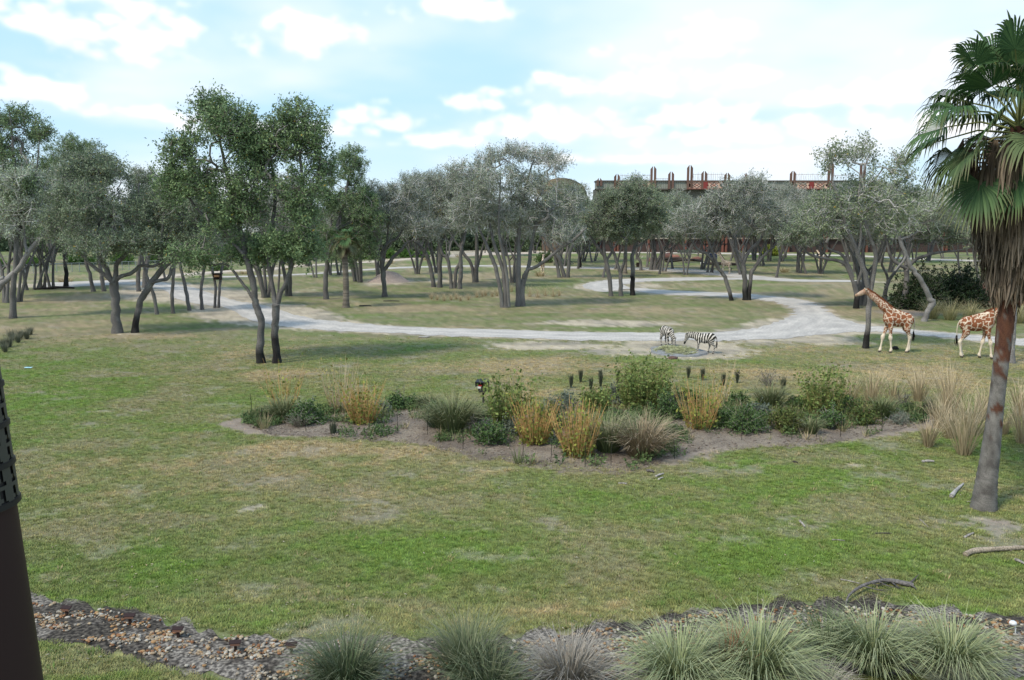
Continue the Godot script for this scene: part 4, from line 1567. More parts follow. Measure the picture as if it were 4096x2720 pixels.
func far_oak(kind: int, at: Vector3, sc: float, turn: float, own := "", place := "of the far grove beyond the tracks") -> void:
	var looks := ["grey", "olive", "grey", "green", "olive", "grey", "green", "olive"]
	var said := {"grey": "grey twiggy oak ", "olive": "dull green oak ", "green": "dark leafy oak "}
	var look: String = looks[kind]
	var gname: String = "" if own else look + " oaks " + place
	var tells: String = own if own else said[look] + place
	if not proto.has(kind):
		var t := stock_tree("oak_tree", tells, at, look, 300 + kind, [14.5, 14.5, 13.5, 16.0, 14.0, 15.5, 15.0, 13.0][kind], [6.4, 6.0, 7.0, 6.2, 6.6, 5.8, 6.6, 6.4][kind], [3, 2, 4, 1, 2, 3, 2, 1][kind], {"group": gname, "dense": 0.9})
		t.rotation.y = turn
		t.scale = Vector3.ONE * sc
		proto[kind] = t
	else:
		dup(proto[kind], "oak_tree", tells, at, turn, sc, gname)

func _ready() -> void:
	# camera, sky, sun, exposure
	var cam := Camera3D.new()
	cam.name = "camera"
	cam.position = Vector3(0, 7.8, 0)
	cam.rotation = Vector3(-0.13290, 0, 0)
	cam.fov = 44.85
	cam.near = 0.2
	cam.far = 4000.0
	add_child(cam)
	cam.current = true
	var env := Environment.new()
	env.background_mode = Environment.BG_SKY
	env.sky = build_sky()
	env.background_energy_multiplier = 1.0
	env.tonemap_mode = Environment.TONE_MAPPER_LINEAR
	env.tonemap_exposure = 1.66
	env.sdfgi_enabled = true
	env.ssao_enabled = true
	env.ssil_enabled = true
	var we := WorldEnvironment.new()
	we.name = "surroundings"
	we.environment = env
	add_child(we)
	var sun := DirectionalLight3D.new()
	sun.name = "sun"
	sun.light_color = Color(1.0, 0.955, 0.88)
	sun.light_energy = 0.7
	sun.light_angular_distance = 10.0
	sun.shadow_enabled = true
	sun.rotation_degrees = Vector3(-52, -48, 0)
	add_child(sun)

	build_materials()
	M.sleeve = plain(Color(0.55, 0.55, 0.55), 0.5, true)
	M.sleeve.metallic_specular = 0.3

	# the fields of the ground: bare, dry, green, mulch
	for k in 4:
		var a := PackedFloat32Array()
		a.resize(GW * GH)
		fld.append(a)
	stamp(0, 11.32, -54.01, 6.09, 6.76, 0.95, 0.4)
	stamp(0, 2.6, -54.81, 6.12, 3.37, 0.9, 0.35)
	stamp(0, 6.58, -52, 4.21, 3.6, 0.7, 0.3)
	stamp(0, 7.97, -68.95, 9.93, 4.34, 0.78, 0.3)
	stamp(0, 22.04, -59.58, 5.5, 5.32, 0.85, 0.3)
	stamp(0, -19.24, -126.29, 6.04, 12.64, 0.8, 0.4)
	stamp(0, -11.28, -126.21, 6, 8.76, 0.6, 0.2)
	stamp(0, -26.49, -105.8, 4.36, 6.62, 0.42, 0.2)
	stamp(0, -7.49, -22.68, 0.85, 0.81, 0.55, 0.2)
	stamp(0, 11.71, -26.86, 1.03, 0.69, 0.5, 0.2)
	stamp(0, 12.95, -21.24, 1.49, 1.47, 0.62, 0.2)
	stamp(0, 18.5, -117.29, 4.22, 8.87, 0.7, 0.3)
	stamp(0, 17.19, -57.32, 6.39, 4.43, 0.6, 0.2)
	stamp(0, -29.03, -62.18, 2.03, 1.58, 0.6, 0.2)
	stamp(0, -49.29, -106.8, 8.79, 6.27, 0.35, 0.2)
	stamp(0, 1.51, -311.49, 11.12, 59.07, 0.8, 0.5)
	stamp(1, -7.18, -28.85, 3.12, 1.31, 0.8, 0.3)
	stamp(1, -3.41, -28.57, 2.32, 0.94, 0.7, 0.2)
	stamp(1, 0.48, -46.56, 10.44, 3.22, 0.75, 0.2)
	stamp(1, -26.44, -60.97, 4.79, 2.99, 0.9, 0.3)
	stamp(1, -22.69, -64.92, 3.08, 2.3, 0.8, 0.3)
	stamp(1, -9.4, -81.2, 6.38, 6.18, 0.7, 0.2)
	stamp(1, 13.58, -81.36, 10.97, 6.95, 0.55, 0.2)
	stamp(1, 13.58, -44.91, 7.71, 3.52, 0.7, 0.2)
	stamp(1, 22.54, -44.07, 4.72, 5.37, 0.7, 0.2)
	stamp(1, 44.1, -114.37, 8.34, 21.04, 0.55, 0.2)
	stamp(1, -5.74, -138.45, 14.26, 18.21, 0.55, 0.2)
	stamp(1, -48.79, -94.1, 8.45, 7.21, 0.5, 0.2)
	stamp(1, 14.66, -24.88, 1.58, 2.16, 0.5, 0.2)
	stamp(1, -12.56, -44.42, 3.08, 1.85, 0.8, 0.2)
	stamp(3, 37.26, -77.56, 4.57, 5.13, 0.8, 0.3)
	stamp(3, 13.27, -21.49, 1.04, 0.74, 0.62, 0.1)
	stamp(2, -1.87, -19.39, 6.44, 3.43, 0.75, 0.2)
	stamp(2, 5.92, -19.19, 4.63, 2.44, 0.7, 0.2)
	stamp(2, -9.06, -17.66, 3.1, 2.03, 0.7, 0.2)
	stamp(2, -3.96, -26.03, 3.11, 1.47, 0.55, 0.2)
	stamp(2, 6.91, -27.18, 3.27, 1.37, 0.8, 0.2)
	stamp(2, 12.44, -28.06, 1.83, 1.2, 0.5, 0.2)
	stamp(2, -7.14, -13.89, 2.32, 0.89, 0.9, 0.3)
	stamp(2, -35.31, -77.53, 7.98, 9.66, 0.75, 0.3)
	stamp(2, -39.67, -71.51, 5.39, 6.21, 0.6, 0.2)
	stamp(2, -7.42, -77.94, 6.16, 3.1, 0.75, 0.2)
	stamp(2, -23.55, -107.15, 4.88, 5.3, 0.6, 0.2)
	stamp(2, -8.13, -54.77, 6.39, 3.21, 0.5, 0.2)
	stamp(2, -19.89, -41.7, 5.98, 8.43, 0.4, 0.2)
	stamp(2, 91.81, -221.25, 33.86, 43.61, 0.5, 0.2)

	# tracks and beds
	ribbon("dirt_track", [[-69.83, -122.84, -63.09, -110.9], [-64.86, -125.78, -58.77, -113.85], [-60.78, -129.08, -54.98, -116.66], [-55.18, -125.57, -51.36, -114.71], [-49.1, -118.79, -44.69, -105.99], [-43.98, -112.96, -38.39, -93.86], [-36.64, -100.69, -33.61, -87.17], [-30.15, -89.93, -28.63, -82.05], [-26.88, -86.23, -23.08, -72.01], [-22.21, -79.23, -19.27, -67.31], [-18.71, -73.6, -17.05, -65.6], [-14.53, -69.73, -13.36, -63.68], [-9.22, -66.56, -8.63, -61.73], [-6.26, -65.48, -5.75, -60.03], [0.49, -63.88, 0.45, -58.47], [6.73, -62.71, 6.22, -57.8], [11.09, -61.93, 10.29, -57.43], [15.15, -62.18, 14.47, -57.44], [18.49, -64.54, 17.5, -58.38], [21.45, -68.13, 21.57, -60.71], [24.74, -73.36, 27.9, -70.13], [27.26, -79.53, 30.55, -79.23], [28.25, -84.32, 31.75, -85.97], [28.19, -88.38, 31.55, -91.4], [26.62, -91.84, 29.26, -95.77], [22.07, -97, 24, -103.66], [18.62, -99.93, 19.72, -107.11], [15.93, -105.21, 16.81, -110.24], [15.98, -114.31, 11.51, -104.23], [16.16, -118.33, 9.72, -115], [16.92, -120.2, 12.88, -125.87], [19.57, -125.07, 18.76, -132.38], [23.6, -128.36, 24.02, -135.38], [28.58, -129.53, 30.11, -136.55], [35.6, -130.31, 36.61, -136.68], [40.84, -129.54, 41.18, -135.16]], M.track, Color(0.42, 0.40, 0.375), Color(0.64, 0.60, 0.55), 0.05, 0.45, 14, 8, 1)
	ribbon("dirt_track_branch", [[23.99, -69.76, 21.4, -60.69], [28.41, -73.11, 22.87, -61.62], [29.24, -68.19, 26.24, -63.48], [30.32, -66.26, 28.68, -63.67], [31.95, -64.29, 30.73, -61.78], [33.86, -62, 32.48, -59.43], [35.74, -60.16, 33.81, -57.36], [36.97, -58.99, 35.08, -55.91], [39.25, -56.85, 36.94, -53.43]], M.track, Color(0.42, 0.40, 0.375), Color(0.64, 0.60, 0.55), 0.045, 0.35, 10, 8, 1)
	ribbon("far_track", [[-49.26, -140.41, -47.6, -135.66], [-37.37, -148.05, -36.08, -142.92], [-25.42, -171.48, -24.48, -165.09], [-14.32, -181.33, -13.85, -175.38], [1.47, -180.77, 1.42, -174.75], [18.48, -173.88, 17.58, -165.35], [28.61, -170.64, 26.49, -157.91], [35.14, -167.16, 31.48, -149.63], [39.27, -151.49, 35.75, -141.85], [41.58, -142.17, 38.7, -133.97], [44.38, -133.02, 40.78, -127.21], [49.05, -129.27, 46.04, -123.35], [54.29, -125.95, 52.46, -121.69]], M.track, Color(0.46, 0.44, 0.41), Color(0.62, 0.585, 0.54), 0.08, 0.3, 5, 6, 1)
	ribbon("pale_far_track", [[-57.55, -124.26, -54.86, -118.41], [-59.76, -149.77, -56.1, -140.54], [-55.78, -160.84, -53.94, -155.49], [-50.24, -167.75, -48.32, -161.3], [-45.57, -188.65, -43.44, -179.8], [-29.82, -220.11, -28.68, -211.6], [-19.17, -266.22, -17.48, -242.68], [-6.54, -308.6, -5.49, -258.61], [3.48, -340.6, 2.65, -259.16], [14.45, -338.81, 12.36, -289.64]], M.track, Color(0.52, 0.44, 0.36), Color(0.62, 0.54, 0.45), 0.10, 0.3, 4, 6, 1)
	ribbon("lodge_path", [[18.33, -293.05, 17.73, -283.41], [49.2, -294.15, 46.4, -277.33], [76.78, -282.27, 72.12, -265.09], [99.9, -264.37, 95.1, -251.62], [117.09, -226.01, 110.54, -213.32], [127.05, -205.27, 119.32, -192.72]], M.track, Color(0.52, 0.48, 0.42), Color(0.60, 0.56, 0.50), 0.12, 0.3, 4, 6, 1)
	var bed_rows := [[-10.96, -33.5, -10.4, -31.88], [-10.53, -34.65, -9.24, -30.67], [-9.2, -34.91, -8, -30.23], [-7.16, -35.05, -6.15, -29.97], [-4.33, -34.96, -3.99, -29.52], [-1.51, -35.04, -1.84, -28.16], [1.31, -35.21, 0.28, -26.86], [4.17, -35.35, 2.12, -26.12], [6.63, -35.35, 4.26, -26.25], [8.89, -35.25, 6.27, -28.29], [11.68, -35.1, 9.68, -28.9], [14.48, -35.03, 12.75, -29.91], [16.95, -35.08, 15.19, -31.35], [18.08, -34.52, 17.39, -33.27]]
	for i in bed_rows.size() - 1:
		for k in 4:
			var t := k / 4.0
			var ax := lerpf(bed_rows[i][0], bed_rows[i + 1][0], t)
			var az := lerpf(bed_rows[i][1], bed_rows[i + 1][1], t)
			var bx := lerpf(bed_rows[i][2], bed_rows[i + 1][2], t)
			var bz := lerpf(bed_rows[i][3], bed_rows[i + 1][3], t)
			stamp(3, (ax + bx) * 0.5, (az + bz) * 0.5, 1.5, absf(az - bz) * 0.5 + 0.55, 0.85, 0.6)
	ribbon("mulch_bed", bed_rows, M.mulch, Color(0.26, 0.212, 0.185), Color(0.42, 0.355, 0.30), 0.022, 0.3, 26, 10, 0)
	var grows := [[-10.82, -17.12, -9.41, -14.99], [-9.91, -16.86, -8.72, -14.86], [-8.77, -16.53, -7.77, -14.55], [-7.3, -15.99, -6.62, -14.06], [-6.3, -15.45, -5.79, -13.73], [-5.06, -15.2, -4.66, -13.35], [-4.25, -15, -3.66, -12.97], [-3.44, -15.11, -2.71, -12.61], [-2.44, -15.01, -1.98, -12.51], [-1.48, -15.15, -1.21, -12.53], [-0.16, -15.27, -0.08, -12.69], [1.56, -15.73, 1.39, -12.98], [2.95, -16.22, 2.54, -13.27], [4.58, -16.76, 3.81, -13.56], [5.79, -16.94, 4.77, -13.71], [7.01, -17.05, 5.83, -13.84], [8.49, -16.88, 7.06, -13.82], [9.43, -16.46, 8.01, -13.79], [10.49, -15.98, 9.03, -13.61], [11.21, -15.49, 9.65, -13.18]]
	var gravel := ribbon("gravel_bed", grows, M.gravel, Color(0.125, 0.108, 0.09), Color(0.34, 0.305, 0.26), 0.04, 0.3, 26, 24, 2)
	var poly := PackedVector2Array()
	for q in grows:
		poly.append(Vector2(q[0], q[1]))
	for i in range(grows.size() - 1, -1, -1):
		poly.append(Vector2(grows[i][2], grows[i][3]))
	GRAVEL_AT = func(x: float, z: float) -> bool:
		return z > -20.0 and Geometry2D.is_point_in_polygon(Vector2(x, z), poly)
	build_ground()
	build_lodge(Vector3(0, 0, -292.0))

	# the post by the balcony
	build_pole(Vector3(-1.55, -0.2, -2.9), Vector3(-2.41, 13, -2.9), 0.17, 7.00, 8.90)

	# trees, the near ones each with its own shape
	tree("oak_tree", "tall green oak, left of the two dark trunks standing close together", Vector3(-14.82, 0.02, -47.97), [
		[Vector4(0.02, 0, 0, 0.243), Vector4(0.01, 1.21, -0.03, 0.217), Vector4(0.11, 2.34, -0.05, 0.205), Vector4(-0.07, 3.23, -0.07, 0.205), Vector4(-0.23, 3.79, -0.09, 0.179), Vector4(-0.24, 4.58, -0.1, 0.192), Vector4(-0.48, 5.68, -0.13, 0.179), Vector4(-0.72, 6.36, -0.15, 0.153), Vector4(-0.85, 7.53, -0.18, 0.141), Vector4(-1.16, 9.02, -0.21, 0.115), Vector4(-1.57, 10.98, -0.26, 0.089), Vector4(-1.96, 13.16, -0.31, 0.064), Vector4(-2.13, 14.71, -0.35, 0.038)],
		[Vector4(-0.18, 3.67, 0, 0.115), Vector4(-0.59, 4.25, -0.1, 0.089), Vector4(-1.11, 4.91, -0.22, 0.089), Vector4(-1.54, 5.46, -0.32, 0.077), Vector4(-1.98, 5.81, -0.41, 0.077), Vector4(-2.86, 5.73, -0.5, 0.064), Vector4(-3.63, 6.04, -0.61, 0.051), Vector4(-4.02, 6.79, -0.73, 0.038)],
		[Vector4(-0.72, 6.36, 0, 0.115), Vector4(-1.72, 7.53, -0.06, 0.102), Vector4(-2.93, 8.52, -0.12, 0.077), Vector4(-3.86, 9.75, -0.18, 0.064), Vector4(-4.17, 10.98, -0.22, 0.038)],
		[Vector4(-1.16, 9.02, 0, 0.089), Vector4(-0.22, 10.49, -0.21, 0.077), Vector4(0.22, 12.19, -0.39, 0.064), Vector4(0.39, 13.4, -0.52, 0.038)]], [
		[Vector3(-2.83, 10.49, -0.15), Vector3(2.17, 1.92, 1.9), 47, 1.2],
		[Vector3(-1.45, 13.4, 0.4), Vector3(1.92, 1.66, 2.25), 45, 1.1],
		[Vector3(-2.09, 14.59, -0.17), Vector3(0.89, 1.07, 1), 17, 0.9],
		[Vector3(-3.85, 12.31, -0.19), Vector3(1.23, 1.28, 1.27), 23, 1],
		[Vector3(-0.64, 6.54, -0.44), Vector3(1.59, 0.72, 1.44), 21, 1.7],
		[Vector3(-3.41, 6.41, 0.42), Vector3(1.41, 0.77, 1.3), 20, 1.1],
		[Vector3(-1.55, 8.52, 0.41), Vector3(1.92, 1.28, 2.19), 38, 0.9],
		[Vector3(-4.57, 10.49, -0.25), Vector3(1.15, 1.53, 1.3), 25, 1],
		[Vector3(-0.15, 12.19, 0.14), Vector3(1.59, 1.66, 1.52), 33, 0.9],
		[Vector3(-0.73, 10.24, 0.32), Vector3(1.28, 1.15, 1.41), 24, 0.7]], "green", 101, {"char": 1.0, "leafy": 1.1})
	tree("oak_tree", "tall green oak with a low fork, right of the two dark trunks", Vector3(-13.84, 0.02, -47.94), [
		[Vector4(0, 0, 0, 0.230), Vector4(-0.06, 1.21, 0.04, 0.217), Vector4(-0.01, 2.34, 0.07, 0.204), Vector4(0.08, 3.46, 0.1, 0.230)],
		[Vector4(0.08, 3.36, 0, 0.166), Vector4(-0.16, 4.35, -0.13, 0.141), Vector4(-0.34, 5.68, -0.3, 0.128), Vector4(-0.37, 6.23, -0.36, 0.128), Vector4(-0.12, 8.02, -0.57, 0.115), Vector4(0.03, 9.99, -0.79, 0.089), Vector4(-0.26, 12.18, -1.03, 0.064), Vector4(-0.44, 13.63, -1.22, 0.038)],
		[Vector4(0.1, 3.36, 0, 0.141), Vector4(0.44, 4.25, 0.03, 0.128), Vector4(0.98, 5.35, 0.08, 0.128), Vector4(1.19, 6.13, 0.1, 0.115), Vector4(1.56, 7.53, 0.15, 0.102), Vector4(1.93, 9.75, 0.21, 0.089), Vector4(1.74, 12.67, 0.27, 0.064), Vector4(1.55, 14.35, 0.33, 0.038)],
		[Vector4(0.14, 3.76, 0, 0.077), Vector4(0.21, 4.12, 0.02, 0.064), Vector4(0.35, 5.28, 0.07, 0.064), Vector4(0.46, 6.28, 0.12, 0.051), Vector4(0.68, 7.53, 0.18, 0.038)],
		[Vector4(1.56, 7.53, 0, 0.077), Vector4(2.23, 9.01, 0, 0.064), Vector4(2.79, 10.97, 0.01, 0.051), Vector4(2.97, 12.67, 0.01, 0.026)]], [
		[Vector3(0.75, 12.67, -0.04), Vector3(1.92, 1.66, 1.75), 39, 1.1],
		[Vector3(1.77, 13.75, 0.45), Vector3(1.48, 1.33, 1.31), 26, 1],
		[Vector3(2.6, 12.67, 0.04), Vector3(1.07, 1.23, 1.24), 21, 1],
		[Vector3(-0.32, 10.6, 0.44), Vector3(1.53, 1.15, 1.46), 26, 0.8],
		[Vector3(1.52, 9.99, 0.44), Vector3(1.66, 1.28, 1.74), 32, 0.9],
		[Vector3(0.54, 6.98, 0.01), Vector3(1.58, 0.87, 1.82), 26, 1.6],
		[Vector3(1.91, 6.78, 0.08), Vector3(1.23, 0.72, 1.22), 18, 1.5],
		[Vector3(-0.5, 12.3, -0.27), Vector3(1.15, 1.53, 1.15), 23, 1],
		[Vector3(1.84, 8.27, 0.34), Vector3(1.53, 1.28, 1.47), 28, 0.9],
		[Vector3(2.92, 10.97, -0.28), Vector3(0.89, 1.53, 0.77), 18, 0.8],
		[Vector3(-0.88, 9.01, -0.18), Vector3(1.15, 1.15, 1.23), 21, 0.6],
		[Vector3(-1.44, 13.39, -0.02), Vector3(1.02, 1.15, 1.06), 19, 0.7]], "green", 102, {"char": 1.9, "leafy": 1.1})
	tree("oak_tree", "bushy green oak standing behind the two dark trunks, beside the mossy palm", Vector3(-20.89, 0.07, -92.43), [
		[Vector4(0, 0, 0, 0.293), Vector4(-0.02, 2.43, -0.03, 0.268), Vector4(0.39, 4.85, -0.06, 0.244), Vector4(1.34, 7.73, -0.08, 0.219), Vector4(2.39, 11.06, -0.11, 0.171), Vector4(2.96, 14.36, -0.14, 0.098), Vector4(3.02, 16.46, -0.17, 0.049)],
		[Vector4(0.39, 4.85, 0, 0.171), Vector4(-0.62, 6.78, 0.3, 0.146), Vector4(-1.03, 9.16, 0.6, 0.098)],
		[Vector4(1.34, 7.73, 0, 0.146), Vector4(4.03, 9.16, -0.18, 0.122), Vector4(5.26, 10.59, -0.37, 0.073)]], [
		[Vector3(2.82, 14.59, -0.46), Vector3(2.19, 2.68, 2.18), 62, 1.1],
		[Vector3(3.2, 10.59, -0.5), Vector3(3.17, 2.68, 3.4), 99, 1.2],
		[Vector3(0.72, 11.3, 0.38), Vector3(2.19, 2.68, 2.14), 61, 1.1],
		[Vector3(4.99, 9.16, 0.08), Vector3(1.95, 2.68, 1.88), 53, 1.1],
		[Vector3(1.32, 7.01, -0.82), Vector3(2.93, 1.95, 3.41), 79, 1.2],
		[Vector3(4.68, 6.3, -0.37), Vector3(1.95, 2.19, 1.7), 45, 1],
		[Vector3(1.98, 4.85, 0.16), Vector3(1.95, 1.22, 2.18), 38, 1]], "green", 103, {"leafy": 1.15})
	tree("oak_tree", "stout grey oak with low spreading limbs, left of the leaning trunk", Vector3(-30.27, -0.05, -62.75), [
		[Vector4(0, 0, 0, 0.366), Vector4(-0.04, 1.44, -0.03, 0.333), Vector4(-0.01, 2.93, -0.06, 0.316), Vector4(-0.08, 3.99, -0.09, 0.349)],
		[Vector4(-0.12, 3.86, 0, 0.216), Vector4(-0.49, 4.68, -0.05, 0.200), Vector4(-0.85, 5.83, -0.12, 0.183), Vector4(-1.03, 7.53, -0.21, 0.150), Vector4(-1.11, 9.79, -0.31, 0.100), Vector4(-1.52, 12.35, -0.41, 0.050)],
		[Vector4(-0.02, 3.93, 0, 0.200), Vector4(0.13, 4.58, -0.06, 0.183), Vector4(0.28, 5.41, -0.14, 0.166), Vector4(0.84, 5.96, -0.23, 0.166), Vector4(1.43, 7.53, -0.39, 0.133), Vector4(1.89, 9.79, -0.59, 0.083), Vector4(1.99, 11.39, -0.72, 0.050)],
		[Vector4(0.09, 3.99, 0, 0.166), Vector4(0.57, 4.35, -0.01, 0.150), Vector4(1.24, 4.55, -0.02, 0.150), Vector4(2.17, 5.18, -0.03, 0.133), Vector4(3.02, 5.11, -0.04, 0.116), Vector4(4.08, 5.7, -0.06, 0.100), Vector4(4.91, 6.55, -0.08, 0.067)],
		[Vector4(-0.18, 3.93, 0, 0.150), Vector4(-0.8, 4.49, -0.14, 0.150), Vector4(-1.62, 5.04, -0.3, 0.133), Vector4(-2.3, 5.67, -0.46, 0.116), Vector4(-3.06, 6.55, -0.66, 0.083), Vector4(-3.46, 7.85, -0.87, 0.050)]], [
		[Vector3(-0.41, 9.47, 0.88), Vector3(3.16, 2.66, 3.46), 99, 1],
		[Vector3(-2.46, 10.43, 0.36), Vector3(2.16, 2.5, 2.56), 65, 1],
		[Vector3(2.01, 8.98, -0.84), Vector3(2.5, 2.16, 2.96), 70, 1],
		[Vector3(0.24, 6.88, 1.41), Vector3(4.33, 1.13, 4.12), 80, 1],
		[Vector3(-1.5, 12.67, -0.13), Vector3(2, 1.5, 2.24), 43, 1.1],
		[Vector3(2.86, 6.88, 0.2), Vector3(2.33, 1.2, 2.75), 47, 1],
		[Vector3(0.06, 11.71, -0.29), Vector3(2, 1.33, 2.27), 41, 1],
		[Vector3(-4.09, 8.18, -0.07), Vector3(1.66, 1.5, 1.53), 32, 0.8]], "olive", 104, {})
	tree("oak_tree", "dark oak leaning right beside the stout grey oak", Vector3(-28.99, -0.04, -62.93), [
		[Vector4(-0.03, 0, 0, 0.250), Vector4(0.17, 1.14, -0.03, 0.234), Vector4(0.55, 2.44, -0.08, 0.234), Vector4(1.28, 3.64, -0.13, 0.234), Vector4(2.24, 4.83, -0.19, 0.200), Vector4(3.15, 5.68, -0.23, 0.167), Vector4(4.13, 6.86, -0.29, 0.133), Vector4(5.05, 8.81, -0.36, 0.100), Vector4(5.32, 10.75, -0.42, 0.050)],
		[Vector4(1.49, 3.84, 0, 0.133), Vector4(2.16, 4.04, -0.03, 0.133), Vector4(2.77, 4.23, -0.05, 0.133), Vector4(3.12, 5.09, -0.08, 0.117), Vector4(3.92, 5.88, -0.13, 0.100), Vector4(4.63, 7.03, -0.18, 0.050)],
		[Vector4(2.24, 4.83, 0, 0.117), Vector4(2.49, 6.86, 0.25, 0.100), Vector4(2.94, 9.14, 0.53, 0.067)]], [
		[Vector3(4.2, 8.17, -0.86), Vector3(2.5, 2, 2.42), 60, 1],
		[Vector3(3.15, 9.95, -0.46), Vector3(2, 2, 1.73), 44, 1],
		[Vector3(5.12, 6.86, -0.19), Vector3(2, 1.33, 2.25), 41, 1.1],
		[Vector3(2.33, 7.03, -0.52), Vector3(1.84, 1.27, 1.75), 33, 1],
		[Vector3(5.43, 9.78, -0.09), Vector3(1.67, 1.67, 1.99), 39, 1]], "olive", 105, {"char": 1.6})
	tree("oak_tree", "pale barked oak leaning in from the left edge with mottled limbs", Vector3(-47.4, -0.06, -73.1), [
		[Vector4(0, 0, 0, 0.348), Vector4(1.22, 2.05, -0.05, 0.309), Vector4(2.4, 3.36, -0.11, 0.271), Vector4(3.64, 4.47, -0.16, 0.232), Vector4(4.6, 5.85, -0.2, 0.213), Vector4(5.57, 7.03, -0.25, 0.193), Vector4(6.44, 7.94, -0.29, 0.174), Vector4(7.27, 9.37, -0.34, 0.135), Vector4(7.82, 10.68, -0.38, 0.116), Vector4(8.97, 11.99, -0.43, 0.097), Vector4(10.3, 13.14, -0.48, 0.058)],
		[Vector4(4.6, 5.85, 0, 0.135), Vector4(4.4, 6.72, -0.13, 0.116), Vector4(4.34, 7.94, -0.28, 0.077)],
		[Vector4(2.43, 3.67, 0, 0.193), Vector4(1.43, 3.29, -0.15, 0.155), Vector4(0.44, 2.9, -0.3, 0.116)],
		[Vector4(6.44, 8.01, 0, 0.097), Vector4(5.53, 8.99, -0.17, 0.077), Vector4(4.69, 10.49, -0.37, 0.058)]], [
		[Vector3(8.36, 11.43, -0.66), Vector3(2.71, 1.93, 2.94), 69, 0.5],
		[Vector3(5.58, 9.74, -0.02), Vector3(2.71, 2.13, 2.34), 64, 0.6],
		[Vector3(5, 11.99, 0.81), Vector3(2.32, 2.13, 2.18), 56, 0.7],
		[Vector3(9, 9.74, 0.04), Vector3(1.93, 1.74, 1.73), 40, 0.5],
		[Vector3(3.24, 8.99, -0.12), Vector3(1.93, 2.32, 2.17), 53, 0.8]], "grey", 106, {"tint": 1.9})
	tree("oak_tree", "tall dark green oak at the left edge behind the leaning pale limb", Vector3(-44.71, -0.06, -73.44), [
		[Vector4(0, 0, 0, 0.291), Vector4(0.25, 2.1, 0.08, 0.253), Vector4(0.66, 4.42, 0.17, 0.233), Vector4(1, 6.72, 0.26, 0.194), Vector4(1.3, 8.99, 0.34, 0.175), Vector4(1.4, 12.75, 0.43, 0.136), Vector4(1.51, 16.45, 0.52, 0.078), Vector4(1.47, 18.29, 0.6, 0.039)],
		[Vector4(1.06, 7.48, 0, 0.136), Vector4(2.34, 10.13, -0.01, 0.117), Vector4(3.17, 13.49, -0.03, 0.078), Vector4(3.53, 15.72, -0.04, 0.039)],
		[Vector4(1.3, 8.99, 0, 0.136), Vector4(0.17, 11.63, -0.15, 0.097), Vector4(0.07, 14.98, -0.31, 0.058)]], [
		[Vector3(1.35, 16.82, -0.78), Vector3(2.41, 2.02, 2.39), 59, 1.1],
		[Vector3(0.54, 13.87, -0.44), Vector3(2.53, 2.53, 2.52), 70, 1.1],
		[Vector3(2.29, 12, 0.5), Vector3(2.14, 2.14, 2.48), 58, 1.1],
		[Vector3(0.43, 10.13, -0.76), Vector3(2.33, 2.14, 2.39), 59, 1],
		[Vector3(3.66, 16.45, -0.17), Vector3(0.93, 1.01, 0.88), 16, 0.9],
		[Vector3(-1, 15.72, -0.37), Vector3(1.94, 2.72, 1.79), 52, 1]], "green", 107, {})
	tree("oak_tree", "upright dark oak with a black trunk beside the fallen log at left", Vector3(-61.39, 0.05, -113.38), [
		[Vector4(0, 0, 0, 0.298), Vector4(0.19, 1.85, 0.05, 0.269), Vector4(0.18, 4.22, 0.12, 0.239), Vector4(0.51, 7.16, 0.19, 0.209), Vector4(1.57, 11.25, 0.25, 0.179), Vector4(2.45, 15.3, 0.32, 0.119), Vector4(2.98, 18.75, 0.39, 0.060)],
		[Vector4(0.18, 4.22, 0, 0.149), Vector4(1.79, 5.99, -0.21, 0.119), Vector4(3.14, 8.34, -0.43, 0.090)]], [
		[Vector3(3.05, 18.06, 1.22), Vector3(4.06, 2.39, 3.52), 109, 1.1],
		[Vector3(1.78, 14.15, 1.54), Vector3(4.48, 3.58, 4.69), 130, 1.1],
		[Vector3(5.96, 15.3, 0.84), Vector3(2.98, 2.98, 2.96), 94, 1],
		[Vector3(-0.78, 15.3, 0.61), Vector3(2.98, 2.39, 3.22), 86, 1],
		[Vector3(3.63, 11.25, -0.01), Vector3(3.58, 2.98, 3.98), 124, 1]], "green", 108, {"char": 3.0})
	tree("oak_tree", "thin trunked oak leaning left behind the dark leaning oak", Vector3(-32.81, 0.05, -75.8), [
		[Vector4(0, 0, 0, 0.160), Vector4(-0.18, 1.81, 0.06, 0.160), Vector4(-0.48, 2.81, 0.1, 0.140), Vector4(-0.83, 4.2, 0.15, 0.120), Vector4(-0.94, 5.78, 0.2, 0.100), Vector4(-0.63, 7.75, 0.26, 0.060)]], [
		[Vector3(-0.84, 8.53, 0.48), Vector3(1.6, 1.68, 1.87), 37, 1.1],
		[Vector3(-1.24, 6.96, 0.17), Vector3(1.52, 1.2, 1.47), 27, 1.1]], "olive", 120, {})
	tree("oak_tree", "thin upright oak beside the near bend of the track", Vector3(-31.65, 0.05, -76.61), [
		[Vector4(0, 0, 0, 0.162), Vector4(0.01, 1.74, 0.04, 0.162), Vector4(0.22, 3.36, 0.08, 0.142), Vector4(0.53, 5.36, 0.14, 0.142), Vector4(0.92, 7.35, 0.19, 0.081)]], [
		[Vector3(1.22, 9.33, 0.18), Vector3(1.62, 1.7, 1.68), 35, 1.1],
		[Vector3(1.23, 7.75, -0.25), Vector3(1.54, 1.22, 1.68), 29, 1.1]], "olive", 121, {})
